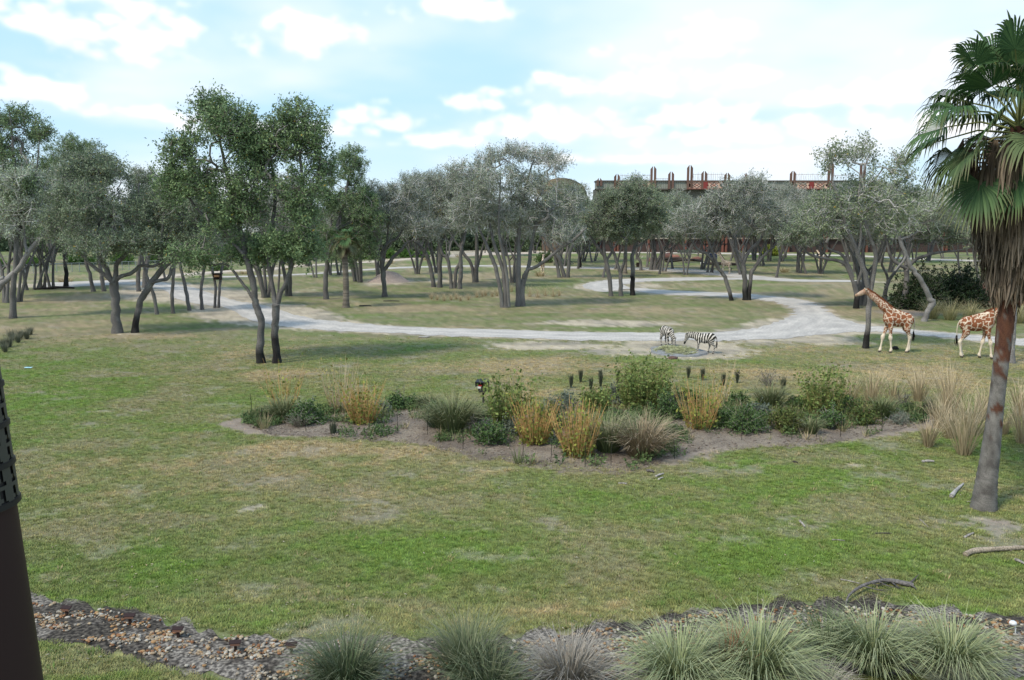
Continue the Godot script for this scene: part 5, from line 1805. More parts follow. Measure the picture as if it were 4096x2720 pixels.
	tree("oak_tree", "thin oak leaning left on the grass beside the track edge", Vector3(-31.22, 0.06, -79.46), [
		[Vector4(0, 0, 0, 0.168), Vector4(-0.28, 1.93, -0.07, 0.168), Vector4(-0.61, 3.6, -0.14, 0.147), Vector4(-0.85, 5.27, -0.21, 0.126), Vector4(-0.53, 7.33, -0.28, 0.063)]], [
		[Vector3(-0.14, 9.38, 0.54), Vector3(1.68, 1.76, 2), 40, 1.1],
		[Vector3(0.44, 7.74, -0.51), Vector3(1.6, 1.26, 1.73), 31, 1.1]], "olive", 122, {})
	tree("oak_tree", "straight thin oak right of the left leaning thin oak", Vector3(-30.27, 0.07, -80.18), [
		[Vector4(0, 0, 0, 0.169), Vector4(0.01, 1.87, 0.07, 0.148), Vector4(0.35, 3.55, 0.14, 0.148), Vector4(0.55, 5.23, 0.2, 0.127), Vector4(0.95, 7.31, 0.29, 0.085)]], [
		[Vector3(1.34, 9.79, -0.52), Vector3(1.69, 1.78, 1.84), 39, 1.1],
		[Vector3(0.21, 8.14, 0.15), Vector3(1.61, 1.27, 1.46), 28, 1.1]], "olive", 123, {})
	tree("oak_tree", "slim oak left of the wooden bird feeder", Vector3(-29.61, 0.09, -81.78), [
		[Vector4(0, 0, 0, 0.130), Vector4(0.19, 2.16, 0.07, 0.130), Vector4(-0.03, 3.88, 0.14, 0.130), Vector4(-0.09, 5.37, 0.19, 0.108), Vector4(0.13, 7.28, 0.26, 0.065)]], [
		[Vector3(0.28, 9.39, -0.6), Vector3(1.73, 1.81, 1.6), 37, 1.1],
		[Vector3(0.68, 7.71, -0.56), Vector3(1.64, 1.3, 1.93), 33, 1.1]], "olive", 124, {})
	tree("oak_tree", "slim oak right of the wooden bird feeder", Vector3(-29.2, 0.1, -81.71), [
		[Vector4(0, 0, 0, 0.129), Vector4(0.23, 2.16, 0.05, 0.129), Vector4(0.58, 4.09, 0.1, 0.129), Vector4(1.2, 5.58, 0.15, 0.108), Vector4(1.67, 7.28, 0.2, 0.065)]], [
		[Vector3(2.02, 9.39, 0.46), Vector3(1.73, 1.81, 1.94), 41, 1.1],
		[Vector3(0.87, 7.7, 0.43), Vector3(1.64, 1.29, 1.71), 31, 1.1]], "olive", 125, {})
	tree("oak_tree", "slender grey oak beyond the stout oak, near the far track", Vector3(-52.23, -0.02, -105.41), [
		[Vector4(0, 0, 0, 0.250), Vector4(-0.16, 1.77, -0.05, 0.250), Vector4(-0.44, 3.43, -0.09, 0.222), Vector4(-0.46, 5.63, -0.15, 0.194), Vector4(0.62, 9.45, -0.2, 0.111)],
		[Vector4(-1.34, -0.17, 0, 0.250), Vector4(-1.55, 1.77, 0.1, 0.222), Vector4(-1.95, 3.98, 0.2, 0.194), Vector4(-2.07, 6.18, 0.3, 0.111)]], [
		[Vector3(0.07, 9.45, 0.91), Vector3(3.33, 3.05, 3.22), 106, 1],
		[Vector3(-2.75, 8.36, -0.06), Vector3(2.78, 2.22, 3.11), 78, 1]], "grey", 127, {})
	tree("oak_tree", "grey oak with two stems where the far track bends", Vector3(-47.18, 0.04, -104.67), [
		[Vector4(-0.28, 0, 0, 0.248), Vector4(-0.28, 1.76, 0, 0.248), Vector4(0.07, 3.95, 0.01, 0.221), Vector4(0.67, 6.68, 0.01, 0.165), Vector4(1.44, 10.46, 0.02, 0.083)],
		[Vector4(0.47, 0.44, 0, 0.303), Vector4(0.67, 2.86, -0.28, 0.303), Vector4(1.01, 5.05, -0.57, 0.248), Vector4(0.74, 7.76, -0.85, 0.165)],
		[Vector4(1, 4.77, 0, 0.193), Vector4(2.28, 6.13, -0.28, 0.165), Vector4(3.19, 7.76, -0.56, 0.083)]], [
		[Vector3(1.44, 10.46, -0.03), Vector3(3.58, 3.03, 3.79), 122, 1],
		[Vector3(4.25, 12.07, 0.21), Vector3(2.76, 2.48, 3.18), 84, 1.1],
		[Vector3(1.09, 13.67, -0.27), Vector3(2.76, 2.21, 2.48), 68, 1]], "olive", 128, {})
	tree("oak_tree", "grey oak with one arching right limb in front of the sand heap", Vector3(-14.86, 0.07, -96.03), [
		[Vector4(0, 0, 0, 0.304), Vector4(-0.07, 1.32, 0.03, 0.279), Vector4(-0.14, 2.83, 0.06, 0.304), Vector4(-0.27, 4.24, 0.09, 0.253), Vector4(-0.2, 4.99, 0.11, 0.228), Vector4(0.32, 5.89, 0.14, 0.203), Vector4(0.93, 6.44, 0.16, 0.177), Vector4(1.54, 6.73, 0.18, 0.152), Vector4(2.57, 8.23, 0.23, 0.101)],
		[Vector4(-0.14, 2.93, 0, 0.228), Vector4(0.43, 3.63, 0.01, 0.228), Vector4(1.1, 4.59, 0.02, 0.203), Vector4(2.07, 5.44, 0.03, 0.177), Vector4(2.64, 6.19, 0.03, 0.152), Vector4(3.5, 6.54, 0.04, 0.127), Vector4(5.06, 6.98, 0.05, 0.076)],
		[Vector4(-0.21, 4.34, 0, 0.127), Vector4(-0.45, 5.14, -0.13, 0.101), Vector4(-1.04, 5.74, -0.28, 0.076)],
		[Vector4(0.32, 5.89, 0, 0.127), Vector4(0.56, 7.73, 0.18, 0.101), Vector4(0.86, 10.2, 0.38, 0.051)]], [
		[Vector3(1.09, 9.22, -0.91), Vector3(3.14, 2.53, 3.58), 98, 0.9],
		[Vector3(3.58, 8.47, -0.21), Vector3(2.53, 1.92, 2.63), 62, 0.8],
		[Vector3(-0.11, 11.43, -0.33), Vector3(2.53, 2.28, 2.85), 71, 1],
		[Vector3(3.13, 11.68, -0.03), Vector3(3.04, 2.28, 2.83), 79, 0.9],
		[Vector3(5.32, 7.73, -0.57), Vector3(2.03, 1.27, 2.41), 41, 0.7]], "grey", 130, {})
	tree("oak_tree", "grey oak curving left, first of two close trunks past the sand heap", Vector3(-10.75, 0.01, -113.09), [
		[Vector4(0, 0, 0, 0.298), Vector4(-0.28, 1.72, -0.06, 0.298), Vector4(-0.67, 3.68, -0.13, 0.268), Vector4(-1.13, 4.68, -0.17, 0.268), Vector4(-1.94, 5.68, -0.22, 0.208), Vector4(-2.87, 6.74, -0.28, 0.149), Vector4(-3.12, 9.54, -0.35, 0.089)],
		[Vector4(-1.13, 4.68, 0, 0.179), Vector4(-0.79, 7.2, 0.07, 0.149), Vector4(-0.46, 10.12, 0.15, 0.089)]], [
		[Vector3(-1.92, 10.7, 0.03), Vector3(3.87, 3.27, 4.49), 130, 0.9],
		[Vector3(-4.02, 8.37, 0.67), Vector3(2.68, 1.79, 2.68), 62, 0.8],
		[Vector3(-0.41, 13.6, -0.99), Vector3(3.27, 2.38, 3.67), 98, 0.9]], "grey", 131, {})
	tree("oak_tree", "straight grey oak, second of two close trunks past the sand heap", Vector3(-9.83, 0.01, -112.18), [
		[Vector4(0, 0, 0, 0.325), Vector4(0.03, 2.47, 0.07, 0.325), Vector4(0.07, 5.87, 0.14, 0.295), Vector4(-0.12, 9.52, 0.21, 0.207), Vector4(-0.36, 14.12, 0.27, 0.089)],
		[Vector4(0.06, 5.46, 0, 0.207), Vector4(1.03, 7.79, -0.18, 0.148), Vector4(1.93, 10.1, -0.36, 0.089)]], [
		[Vector3(0.21, 12.97, 0.97), Vector3(4.13, 3.54, 3.95), 130, 1],
		[Vector3(2.21, 9.52, 0.62), Vector3(2.95, 2.36, 2.95), 81, 0.9],
		[Vector3(-2.98, 13.55, 0.62), Vector3(2.36, 2.07, 2.15), 55, 0.9]], "grey", 132, {})
	tree("oak_tree", "twin stemmed grey oak spreading from one foot, centre of the far grove", Vector3(-7.86, 0.04, -110.15), [
		[Vector4(-0.23, 0, 0, 0.261), Vector4(-0.33, 1.68, -0.04, 0.232), Vector4(-0.71, 3.87, -0.1, 0.232), Vector4(-1.34, 4.5, -0.13, 0.203), Vector4(-1.68, 5.48, -0.17, 0.174), Vector4(-2.23, 7.76, -0.22, 0.087)],
		[Vector4(0.17, 0.06, 0, 0.232), Vector4(0.43, 2.55, -0.21, 0.232), Vector4(0.9, 3.41, -0.33, 0.203), Vector4(1.15, 5.94, -0.54, 0.174), Vector4(1.52, 9.47, -0.75, 0.087)]], [
		[Vector3(-0.19, 10.6, -0.43), Vector3(3.77, 3.19, 3.86), 130, 0.9],
		[Vector3(2.12, 12.86, 0.82), Vector3(2.9, 2.61, 3.02), 86, 0.9],
		[Vector3(-1.93, 8.33, -0.8), Vector3(2.32, 1.74, 2.55), 55, 0.8]], "grey", 133, {})
	tree("oak_tree", "single dark grey oak just right of the twin stemmed oak", Vector3(-6.87, 0.05, -109.13), [
		[Vector4(-0.06, 0, 0, 0.287), Vector4(0.08, 2.18, -0.03, 0.287), Vector4(0.09, 3.44, -0.05, 0.259), Vector4(0.22, 5.48, -0.08, 0.230), Vector4(0.57, 6.56, -0.1, 0.201), Vector4(1.16, 10, -0.14, 0.115)],
		[Vector4(0.21, 5.2, 0, 0.144), Vector4(-0.86, 6.62, 0.03, 0.115), Vector4(-1.69, 8.31, 0.05, 0.057)]], [
		[Vector3(1.46, 12.24, 0.52), Vector3(3.45, 3.16, 3.52), 117, 0.9],
		[Vector3(0.02, 8.87, -0.94), Vector3(3.16, 2.3, 3.22), 87, 0.9],
		[Vector3(2.89, 15.02, 0.56), Vector3(2.3, 2.01, 2.15), 54, 0.8]], "grey", 134, {})
	tree("oak_tree", "dark fork stemmed oak left of the pale multi trunk clump", Vector3(-5.46, 0.05, -122.85), [
		[Vector4(-0.13, 0, 0, 0.259), Vector4(-0.63, 2.77, -0.03, 0.259), Vector4(-1.71, 4.24, -0.05, 0.226), Vector4(-2.28, 5.84, -0.08, 0.129)],
		[Vector4(0.13, 0, 0, 0.323), Vector4(0.21, 2.64, 0.16, 0.323), Vector4(0.23, 5.52, 0.32, 0.259), Vector4(-0.01, 9.65, 0.48, 0.129)],
		[Vector4(0.34, 2.32, 0, 0.194), Vector4(0.86, 4.24, 0.29, 0.194), Vector4(1.38, 5.97, 0.57, 0.129)]], [
		[Vector3(0.32, 10.92, 0.48), Vector3(3.88, 3.55, 4.15), 130, 0.9],
		[Vector3(-2.23, 11.55, -0.42), Vector3(3.23, 2.91, 3.44), 106, 0.9]], "olive", 135, {})
	tree("oak_tree", "pale oak with three stems leaning left, left half of the centre clump", Vector3(-0.69, -0.08, -84.08), [
		[Vector4(-0.27, 0.04, 0, 0.222), Vector4(-0.7, 2.8, 0.07, 0.200), Vector4(-1.14, 4.56, 0.14, 0.200), Vector4(-1.71, 5.87, 0.2, 0.178), Vector4(-2.19, 7.01, 0.25, 0.155), Vector4(-3.27, 9.61, 0.33, 0.067)],
		[Vector4(0.09, 0, 0, 0.244), Vector4(-0.09, 2.8, -0.02, 0.222), Vector4(-0.39, 4.43, -0.04, 0.200), Vector4(-1.14, 6.44, -0.06, 0.178), Vector4(-1.61, 8.75, -0.08, 0.133), Vector4(-1.95, 12.63, -0.1, 0.067)],
		[Vector4(0.36, 0.22, 0, 0.178), Vector4(0.05, 3.99, 0.25, 0.178), Vector4(-0.35, 5.87, 0.48, 0.155), Vector4(-0.65, 8.31, 0.73, 0.111), Vector4(-0.42, 13.48, 0.98, 0.067)]], [
		[Vector3(-1.95, 12.2, 0.97), Vector3(3.78, 2.75, 3.61), 115, 0.9],
		[Vector3(-3.71, 9.61, 0.23), Vector3(2.89, 2.31, 3.25), 84, 0.8],
		[Vector3(-0.63, 14.85, -0.69), Vector3(2.75, 1.42, 2.77), 56, 0.6],
		[Vector3(1.1, 15.52, -0.18), Vector3(1.87, 1.07, 2.09), 34, 0.45],
		[Vector3(-4.55, 13.48, -0.51), Vector3(2, 1.6, 2.16), 44, 0.7],
		[Vector3(-0.65, 9.18, -0.66), Vector3(2.66, 2, 2.34), 61, 0.8]], "grey", 136, {"tint": 1.15})
	tree("oak_tree", "pale oak with upright stems and one long right limb, right half of the centre clump", Vector3(0.84, -0.11, -85.83), [
		[Vector4(-0.23, 0, 0, 0.272), Vector4(-0.18, 2.45, 0.06, 0.272), Vector4(-0.14, 6.13, 0.11, 0.227), Vector4(-0.1, 8.35, 0.16, 0.204), Vector4(0.47, 11.88, 0.22, 0.136), Vector4(1.35, 14.93, 0.28, 0.068)],
		[Vector4(0.27, 0, 0, 0.249), Vector4(0.36, 2.45, -0.19, 0.227), Vector4(0.94, 4.38, -0.39, 0.204), Vector4(1.16, 6.17, -0.55, 0.181), Vector4(1.34, 7.2, -0.65, 0.159), Vector4(2.04, 10.56, -0.84, 0.091)],
		[Vector4(0.36, 2.99, 0, 0.181), Vector4(0.76, 3.8, 0.12, 0.181), Vector4(1.62, 4.07, 0.24, 0.181), Vector4(2.65, 4.79, 0.41, 0.181), Vector4(3.54, 5.55, 0.58, 0.159), Vector4(4.53, 6.31, 0.76, 0.159), Vector4(5.46, 6.89, 0.92, 0.136), Vector4(6.75, 8.13, 1.16, 0.068)],
		[Vector4(0.09, 0.27, 0, 0.181), Vector4(0.22, 2.54, -0.08, 0.181), Vector4(0.58, 3.62, -0.12, 0.136)]], [
		[Vector3(1.36, 11.88, -0.4), Vector3(3.85, 2.81, 4.05), 126, 0.9],
		[Vector3(3.25, 9.46, -0.97), Vector3(3.4, 2.09, 3.63), 92, 0.8],
		[Vector3(3.48, 14.58, 0.62), Vector3(2.04, 1.63, 2.02), 43, 0.45],
		[Vector3(4.74, 7.46, 0.29), Vector3(2.72, 1.36, 2.48), 51, 0.7],
		[Vector3(0.03, 9.24, -0.41), Vector3(2.95, 2.04, 2.84), 73, 0.8],
		[Vector3(1.79, 15.36, -0.79), Vector3(2.36, 1.09, 2.02), 38, 0.45],
		[Vector3(5.38, 10.56, 0.42), Vector3(1.81, 1.59, 2.14), 41, 0.8]], "grey", 137, {"tint": 1.2})
	tree("oak_tree", "dark oak with three stems fanned from one foot behind the long pale limb", Vector3(8.52, 0.03, -135.61), [
		[Vector4(-0.71, 0, 0, 0.285), Vector4(-1.59, 3.83, 0.05, 0.250), Vector4(-2.74, 5.45, 0.11, 0.214), Vector4(-3.6, 7.77, 0.16, 0.107)],
		[Vector4(0.14, 0, 0, 0.321), Vector4(-0.88, 3.12, 0.18, 0.285), Vector4(-2.31, 5.45, 0.37, 0.250), Vector4(-1.84, 9.17, 0.55, 0.143)],
		[Vector4(0.64, -0.07, 0, 0.321), Vector4(0.89, 3.83, 0.27, 0.285), Vector4(1.44, 5.81, 0.54, 0.250), Vector4(2.04, 9.17, 0.82, 0.143)]], [
		[Vector3(-0.79, 10.57, 0.29), Vector3(4.99, 3.71, 4.52), 130, 0.9],
		[Vector3(2.74, 9.87, 0.18), Vector3(3.56, 2.85, 3.65), 114, 1],
		[Vector3(0.59, 13.35, 0.78), Vector3(4.28, 2.57, 5.04), 130, 0.9]], "olive", 138, {})
	tree("oak_tree", "small dark forked oak in front of the lodge wall", Vector3(13.92, -0.01, -170.6), [
		[Vector4(0, 0, 0, 0.403), Vector4(0.07, 1.61, 0.06, 0.403), Vector4(0.06, 2.67, 0.1, 0.403)],
		[Vector4(0.06, 2.5, 0, 0.269), Vector4(-1.03, 4.27, -0.23, 0.224), Vector4(-1.84, 5.6, -0.44, 0.134)],
		[Vector4(0.15, 2.5, 0, 0.269), Vector4(1.38, 4.09, 0.09, 0.224), Vector4(2.07, 6.04, 0.18, 0.134)]], [
		[Vector3(-0.19, 9.57, 0.77), Vector3(4.48, 4.03, 4.86), 130, 1],
		[Vector3(2.01, 11.33, 0.93), Vector3(4.03, 4.03, 4.3), 130, 1]], "olive", 139, {"char": 2.5})
	tree("oak_tree", "leaning dark oak, leftmost of three in a row above the track loop", Vector3(11.82, -0.04, -98.1), [
		[Vector4(0, 0, 0, 0.259), Vector4(-0.36, 2.89, -0.04, 0.259), Vector4(-0.9, 4.79, -0.07, 0.233), Vector4(-2, 6.22, -0.11, 0.181), Vector4(-3.04, 7.84, -0.14, 0.129)],
		[Vector4(-0.74, 4.38, 0, 0.181), Vector4(-0.97, 6.32, 0.23, 0.155), Vector4(-0.86, 9.36, 0.49, 0.103)]], [
		[Vector3(-1.37, 8.86, 0.22), Vector3(3.1, 2.33, 3.08), 85, 1.1],
		[Vector3(0.39, 10.87, 0.44), Vector3(3.1, 2.33, 3.61), 93, 1.1],
		[Vector3(-3.15, 8.35, -0.39), Vector3(2.07, 1.81, 1.98), 46, 1]], "olive", 140, {})
	tree("oak_tree", "forked dark oak, middle of three in a row above the track loop", Vector3(13.01, -0.05, -98.12), [
		[Vector4(0, 0, 0, 0.259), Vector4(-0.08, 1.71, -0.02, 0.233), Vector4(-0.15, 2.89, -0.04, 0.233)],
		[Vector4(-0.15, 2.74, 0, 0.181), Vector4(-0.8, 4.79, 0.08, 0.181), Vector4(-1.44, 6.22, 0.14, 0.155), Vector4(-1.53, 8.35, 0.21, 0.078)],
		[Vector4(-0.1, 2.74, 0, 0.181), Vector4(0.33, 4.48, 0.28, 0.181), Vector4(0.45, 6.42, 0.54, 0.155), Vector4(0.75, 9.87, 0.84, 0.103)]], [
		[Vector3(0.22, 10.88, -0.23), Vector3(3.36, 2.59, 3.92), 109, 1.15],
		[Vector3(-0.76, 8.35, 0.57), Vector3(2.59, 2.07, 2.56), 64, 1.2],
		[Vector3(1.72, 12.38, -0.16), Vector3(2.59, 1.86, 2.46), 59, 1.1]], "olive", 141, {})
	tree("oak_tree", "oak with a charred black lower trunk and a grey upper trunk", Vector3(14.56, -0.03, -99.2), [
		[Vector4(0, 0, 0, 0.288), Vector4(-0.03, 1.62, -0.06, 0.288), Vector4(-0.05, 2.82, -0.11, 0.261), Vector4(-0.09, 4.74, -0.18, 0.235), Vector4(0.34, 6.39, -0.25, 0.209), Vector4(0.61, 8.29, -0.34, 0.183), Vector4(0.87, 10.89, -0.42, 0.105)],
		[Vector4(0.15, 5.67, 0, 0.131), Vector4(1.48, 6.54, -0.18, 0.105), Vector4(2.23, 7.83, -0.34, 0.078)]], [
		[Vector3(1.4, 10.38, 0.46), Vector3(3.4, 2.51, 3.53), 101, 1.15],
		[Vector3(-0.11, 8.34, -0.25), Vector3(2.61, 1.88, 2.79), 64, 1.2],
		[Vector3(2.98, 8.85, 0.23), Vector3(2.61, 1.88, 3.09), 68, 1.1]], "olive", 142, {"char": 2.6, "tint": 1.3})
	tree("oak_tree", "dark oak curving up behind the charred trunk", Vector3(24.9, 0.08, -159.44), [
		[Vector4(0, 0, 0, 0.293), Vector4(-0.11, 1.5, -0.04, 0.293), Vector4(-0.73, 2.75, -0.09, 0.251), Vector4(-0.93, 4.41, -0.14, 0.251), Vector4(-0.41, 7.72, -0.2, 0.126)]], [
		[Vector3(-0.05, 10.18, 1.39), Vector3(4.19, 3.77, 3.66), 130, 1],
		[Vector3(2.41, 11.82, 1.23), Vector3(4.19, 3.35, 5.01), 130, 1]], "olive", 143, {})
	tree("oak_tree", "grey oak with four stems from one foot near the pink rocks", Vector3(27.21, 0.09, -159.24), [
		[Vector4(-0.42, 0, 0, 0.376), Vector4(-0.29, 1.92, 0.02, 0.334), Vector4(-0.16, 3.58, 0.03, 0.293), Vector4(-0.39, 6.06, 0.05, 0.167)],
		[Vector4(0.25, 0, 0, 0.334), Vector4(0.36, 2.33, -0.11, 0.334), Vector4(0.05, 5.23, -0.23, 0.293), Vector4(0.14, 8.53, -0.34, 0.167)],
		[Vector4(0.59, 0, 0, 0.334), Vector4(1.77, 2.75, -0.25, 0.334), Vector4(3.12, 5.64, -0.49, 0.251), Vector4(3.87, 8.53, -0.74, 0.125)],
		[Vector4(0.63, 1.5, 0, 0.251), Vector4(1.91, 3.99, -0.15, 0.209), Vector4(3.11, 6.06, -0.29, 0.125)]], [
		[Vector3(0.5, 10.99, 1.63), Vector3(5.43, 4.18, 5.04), 130, 0.9],
		[Vector3(4.2, 11.81, 0.81), Vector3(4.18, 3.76, 4.86), 130, 0.9],
		[Vector3(2.63, 8.53, -0.61), Vector3(3.34, 2.51, 3.02), 91, 0.9]], "grey", 144, {})
	tree("oak_tree", "dark oak leaning left with an arching stem, left of the forked oak on the loop", Vector3(24.12, 0.11, -90.25), [
		[Vector4(0, 0, 0, 0.214), Vector4(-0.65, 2.24, -0.04, 0.214), Vector4(-1.45, 3.42, -0.07, 0.190), Vector4(-2.83, 5.07, -0.1, 0.167), Vector4(-3.74, 5.49, -0.12, 0.143), Vector4(-4.77, 6.81, -0.16, 0.095)],
		[Vector4(-1.45, 3.42, 0, 0.143), Vector4(-2.16, 4.88, 0.24, 0.143), Vector4(-2.82, 6.29, 0.47, 0.119), Vector4(-3.32, 7.46, 0.66, 0.071)]], [
		[Vector3(-4.4, 8.86, 0.63), Vector3(3.09, 2.19, 2.81), 78, 0.8],
		[Vector3(-2.09, 10.02, 0.09), Vector3(2.76, 2.19, 3.01), 76, 0.8],
		[Vector3(-5.78, 7.69, -0.29), Vector3(1.71, 1.14, 2.03), 33, 0.7]], "grey", 145, {"char": 1.0})
	tree("oak_tree", "dark forked oak on the inside of the track loop with wide grey crown", Vector3(25.8, 0.13, -90.49), [
		[Vector4(-0.1, 0, 0, 0.286), Vector4(-0.23, 2.19, 0, 0.263), Vector4(-0.53, 4, 0.01, 0.286)],
		[Vector4(-0.53, 3.9, 0, 0.215), Vector4(-1.19, 5.18, -0.16, 0.191), Vector4(-1.43, 6.63, -0.31, 0.167), Vector4(-2.7, 7.9, -0.51, 0.143), Vector4(-4, 8.69, -0.69, 0.072)],
		[Vector4(-0.48, 4, 0, 0.215), Vector4(0.13, 5.32, -0.2, 0.191), Vector4(1.09, 6.21, -0.39, 0.167), Vector4(1.67, 7.06, -0.54, 0.119), Vector4(2.22, 8.6, -0.77, 0.072)],
		[Vector4(0.24, 0.05, 0, 0.239), Vector4(0.51, 2.81, -0.28, 0.215), Vector4(0.91, 3.52, -0.42, 0.191), Vector4(1.77, 4.71, -0.66, 0.167), Vector4(2.36, 5.22, -0.8, 0.143), Vector4(3.05, 5.79, -0.95, 0.095), Vector4(3.93, 7.2, -1.23, 0.072)]], [
		[Vector3(-0.42, 10, -1.07), Vector3(4.06, 2.63, 3.9), 122, 0.8],
		[Vector3(-1.88, 11.39, 0.95), Vector3(2.77, 2.2, 2.41), 67, 0.8],
		[Vector3(2.06, 9.16, 0.81), Vector3(2.96, 2.01, 2.82), 72, 0.8],
		[Vector3(-3.2, 8.6, 0.43), Vector3(2.63, 1.72, 2.88), 62, 0.7],
		[Vector3(0.43, 12.31, 0.76), Vector3(2.39, 1.43, 2.58), 50, 0.7],
		[Vector3(4.15, 7.67, 0.29), Vector3(1.91, 1.43, 2.21), 41, 0.8]], "grey", 146, {"char": 1.6})
	tree("oak_tree", "grey oak with a straight dark foot and sparse crown beside the near giraffe", Vector3(23.76, -0.07, -54.73), [
		[Vector4(-0.03, 0, 0, 0.189), Vector4(0.02, 1.26, 0.01, 0.175), Vector4(0.05, 2.69, 0.01, 0.175), Vector4(0.05, 3.64, 0.02, 0.189)],
		[Vector4(0.03, 3.58, 0, 0.146), Vector4(-0.4, 5.02, 0.09, 0.160), Vector4(-0.89, 6.08, 0.16, 0.146), Vector4(-1.25, 6.91, 0.22, 0.131), Vector4(-1.95, 8.27, 0.32, 0.116), Vector4(-2.46, 9.71, 0.41, 0.102), Vector4(-2.91, 10.74, 0.48, 0.073), Vector4(-3.19, 11.77, 0.54, 0.044)],
		[Vector4(0.06, 3.58, 0, 0.131), Vector4(0.16, 4.28, 0.05, 0.131), Vector4(0.22, 6.17, 0.16, 0.131), Vector4(-0.21, 7.22, 0.25, 0.116), Vector4(-0.57, 8.07, 0.31, 0.102), Vector4(-1.2, 9.51, 0.43, 0.073), Vector4(-1.17, 11.05, 0.52, 0.058), Vector4(-0.83, 12.57, 0.64, 0.029)],
		[Vector4(-0.89, 6.08, 0, 0.087), Vector4(-0.76, 7.31, 0.02, 0.087), Vector4(-0.7, 8.72, 0.04, 0.073), Vector4(0.63, 10.41, 0.07, 0.044)],
		[Vector4(-1.95, 8.27, 0, 0.073), Vector4(-3.26, 8.72, 0, 0.058), Vector4(-4.14, 9.28, 0, 0.044)]], [
		[Vector3(-2.88, 12.49, 0.32), Vector3(1.31, 1.16, 1.18), 22, 1],
		[Vector3(-0.86, 12.57, -0.4), Vector3(1.34, 1.11, 1.36), 23, 1],
		[Vector3(1.25, 11.8, 0.34), Vector3(1.31, 1.11, 1.19), 22, 0.9],
		[Vector3(-1.6, 9.57, -0.19), Vector3(2.47, 1.6, 2.32), 51, 1],
		[Vector3(1, 8.86, 0.59), Vector3(2.33, 1.75, 2.53), 55, 1],
		[Vector3(-3.25, 8.44, -0.15), Vector3(1.89, 1.34, 1.83), 35, 1],
		[Vector3(2.06, 10.13, -0.53), Vector3(1.6, 1.6, 1.6), 33, 1.1],
		[Vector3(-0.24, 10.68, -0.54), Vector3(1.6, 1.16, 1.85), 30, 1]], "bare", 147, {"char": 1.2, "tint": 1.25})
	tree("oak_tree", "dark oak with low limbs reaching far left, behind the near giraffe", Vector3(34.02, 0.13, -80.94), [
		[Vector4(-0.09, 0, 0, 0.257), Vector4(-0.17, 1.58, 0.05, 0.235), Vector4(-0.53, 2.69, 0.1, 0.235)],
		[Vector4(-0.53, 2.61, 0, 0.171), Vector4(-1.39, 4.39, -0.21, 0.171), Vector4(-2.98, 4.85, -0.39, 0.150), Vector4(-4.4, 5.15, -0.54, 0.128), Vector4(-5.14, 5.66, -0.64, 0.086), Vector4(-5.69, 6.41, -0.75, 0.043)],
		[Vector4(-0.51, 3.03, 0, 0.150), Vector4(-1.38, 4.94, -0.21, 0.150), Vector4(-2.08, 5.49, -0.31, 0.128), Vector4(-3.34, 5.95, -0.46, 0.107), Vector4(-4.43, 6.75, -0.62, 0.064)],
		[Vector4(-0.36, 1.97, 0, 0.150), Vector4(0.07, 3.29, 0.16, 0.150), Vector4(0.1, 5.15, 0.34, 0.128), Vector4(0.19, 7.25, 0.54, 0.064)]], [
		[Vector3(-4.48, 7.67, -0.52), Vector3(2.78, 1.8, 3.16), 70, 1],
		[Vector3(-1.99, 8.51, -0.04), Vector3(2.57, 1.92, 2.68), 63, 1],
		[Vector3(-6.14, 7.04, -0.38), Vector3(1.71, 1.11, 1.88), 31, 1],
		[Vector3(-3.33, 9.96, 0.89), Vector3(2.57, 1.71, 2.92), 62, 1]], "olive", 148, {"char": 1.5})
	tree("oak_tree", "short grey oak forking into a zigzag stem behind the near giraffe", Vector3(39.57, 0.18, -87.23), [
		[Vector4(0, 0, 0, 0.230), Vector4(0.01, 1.38, 0.02, 0.207), Vector4(0.27, 2.39, 0.04, 0.207)],
		[Vector4(0.23, 2.3, 0, 0.138), Vector4(-0.2, 3.26, 0.14, 0.138), Vector4(-0.66, 4.08, 0.27, 0.115), Vector4(-0.55, 5.36, 0.43, 0.069)],
		[Vector4(0.28, 2.3, 0, 0.161), Vector4(0.98, 3.58, 0.23, 0.161), Vector4(1.58, 4.9, 0.45, 0.161), Vector4(1.45, 6.26, 0.6, 0.138), Vector4(0.6, 7.44, 0.82, 0.115), Vector4(0.37, 8.97, 1.01, 0.069)]], [
		[Vector3(0.34, 9.42, 0.67), Vector3(2.76, 2.07, 2.71), 69, 0.9],
		[Vector3(-0.91, 7.62, 0.13), Vector3(2.07, 1.84, 2.37), 51, 0.9]], "grey", 149, {"tint": 1.3})
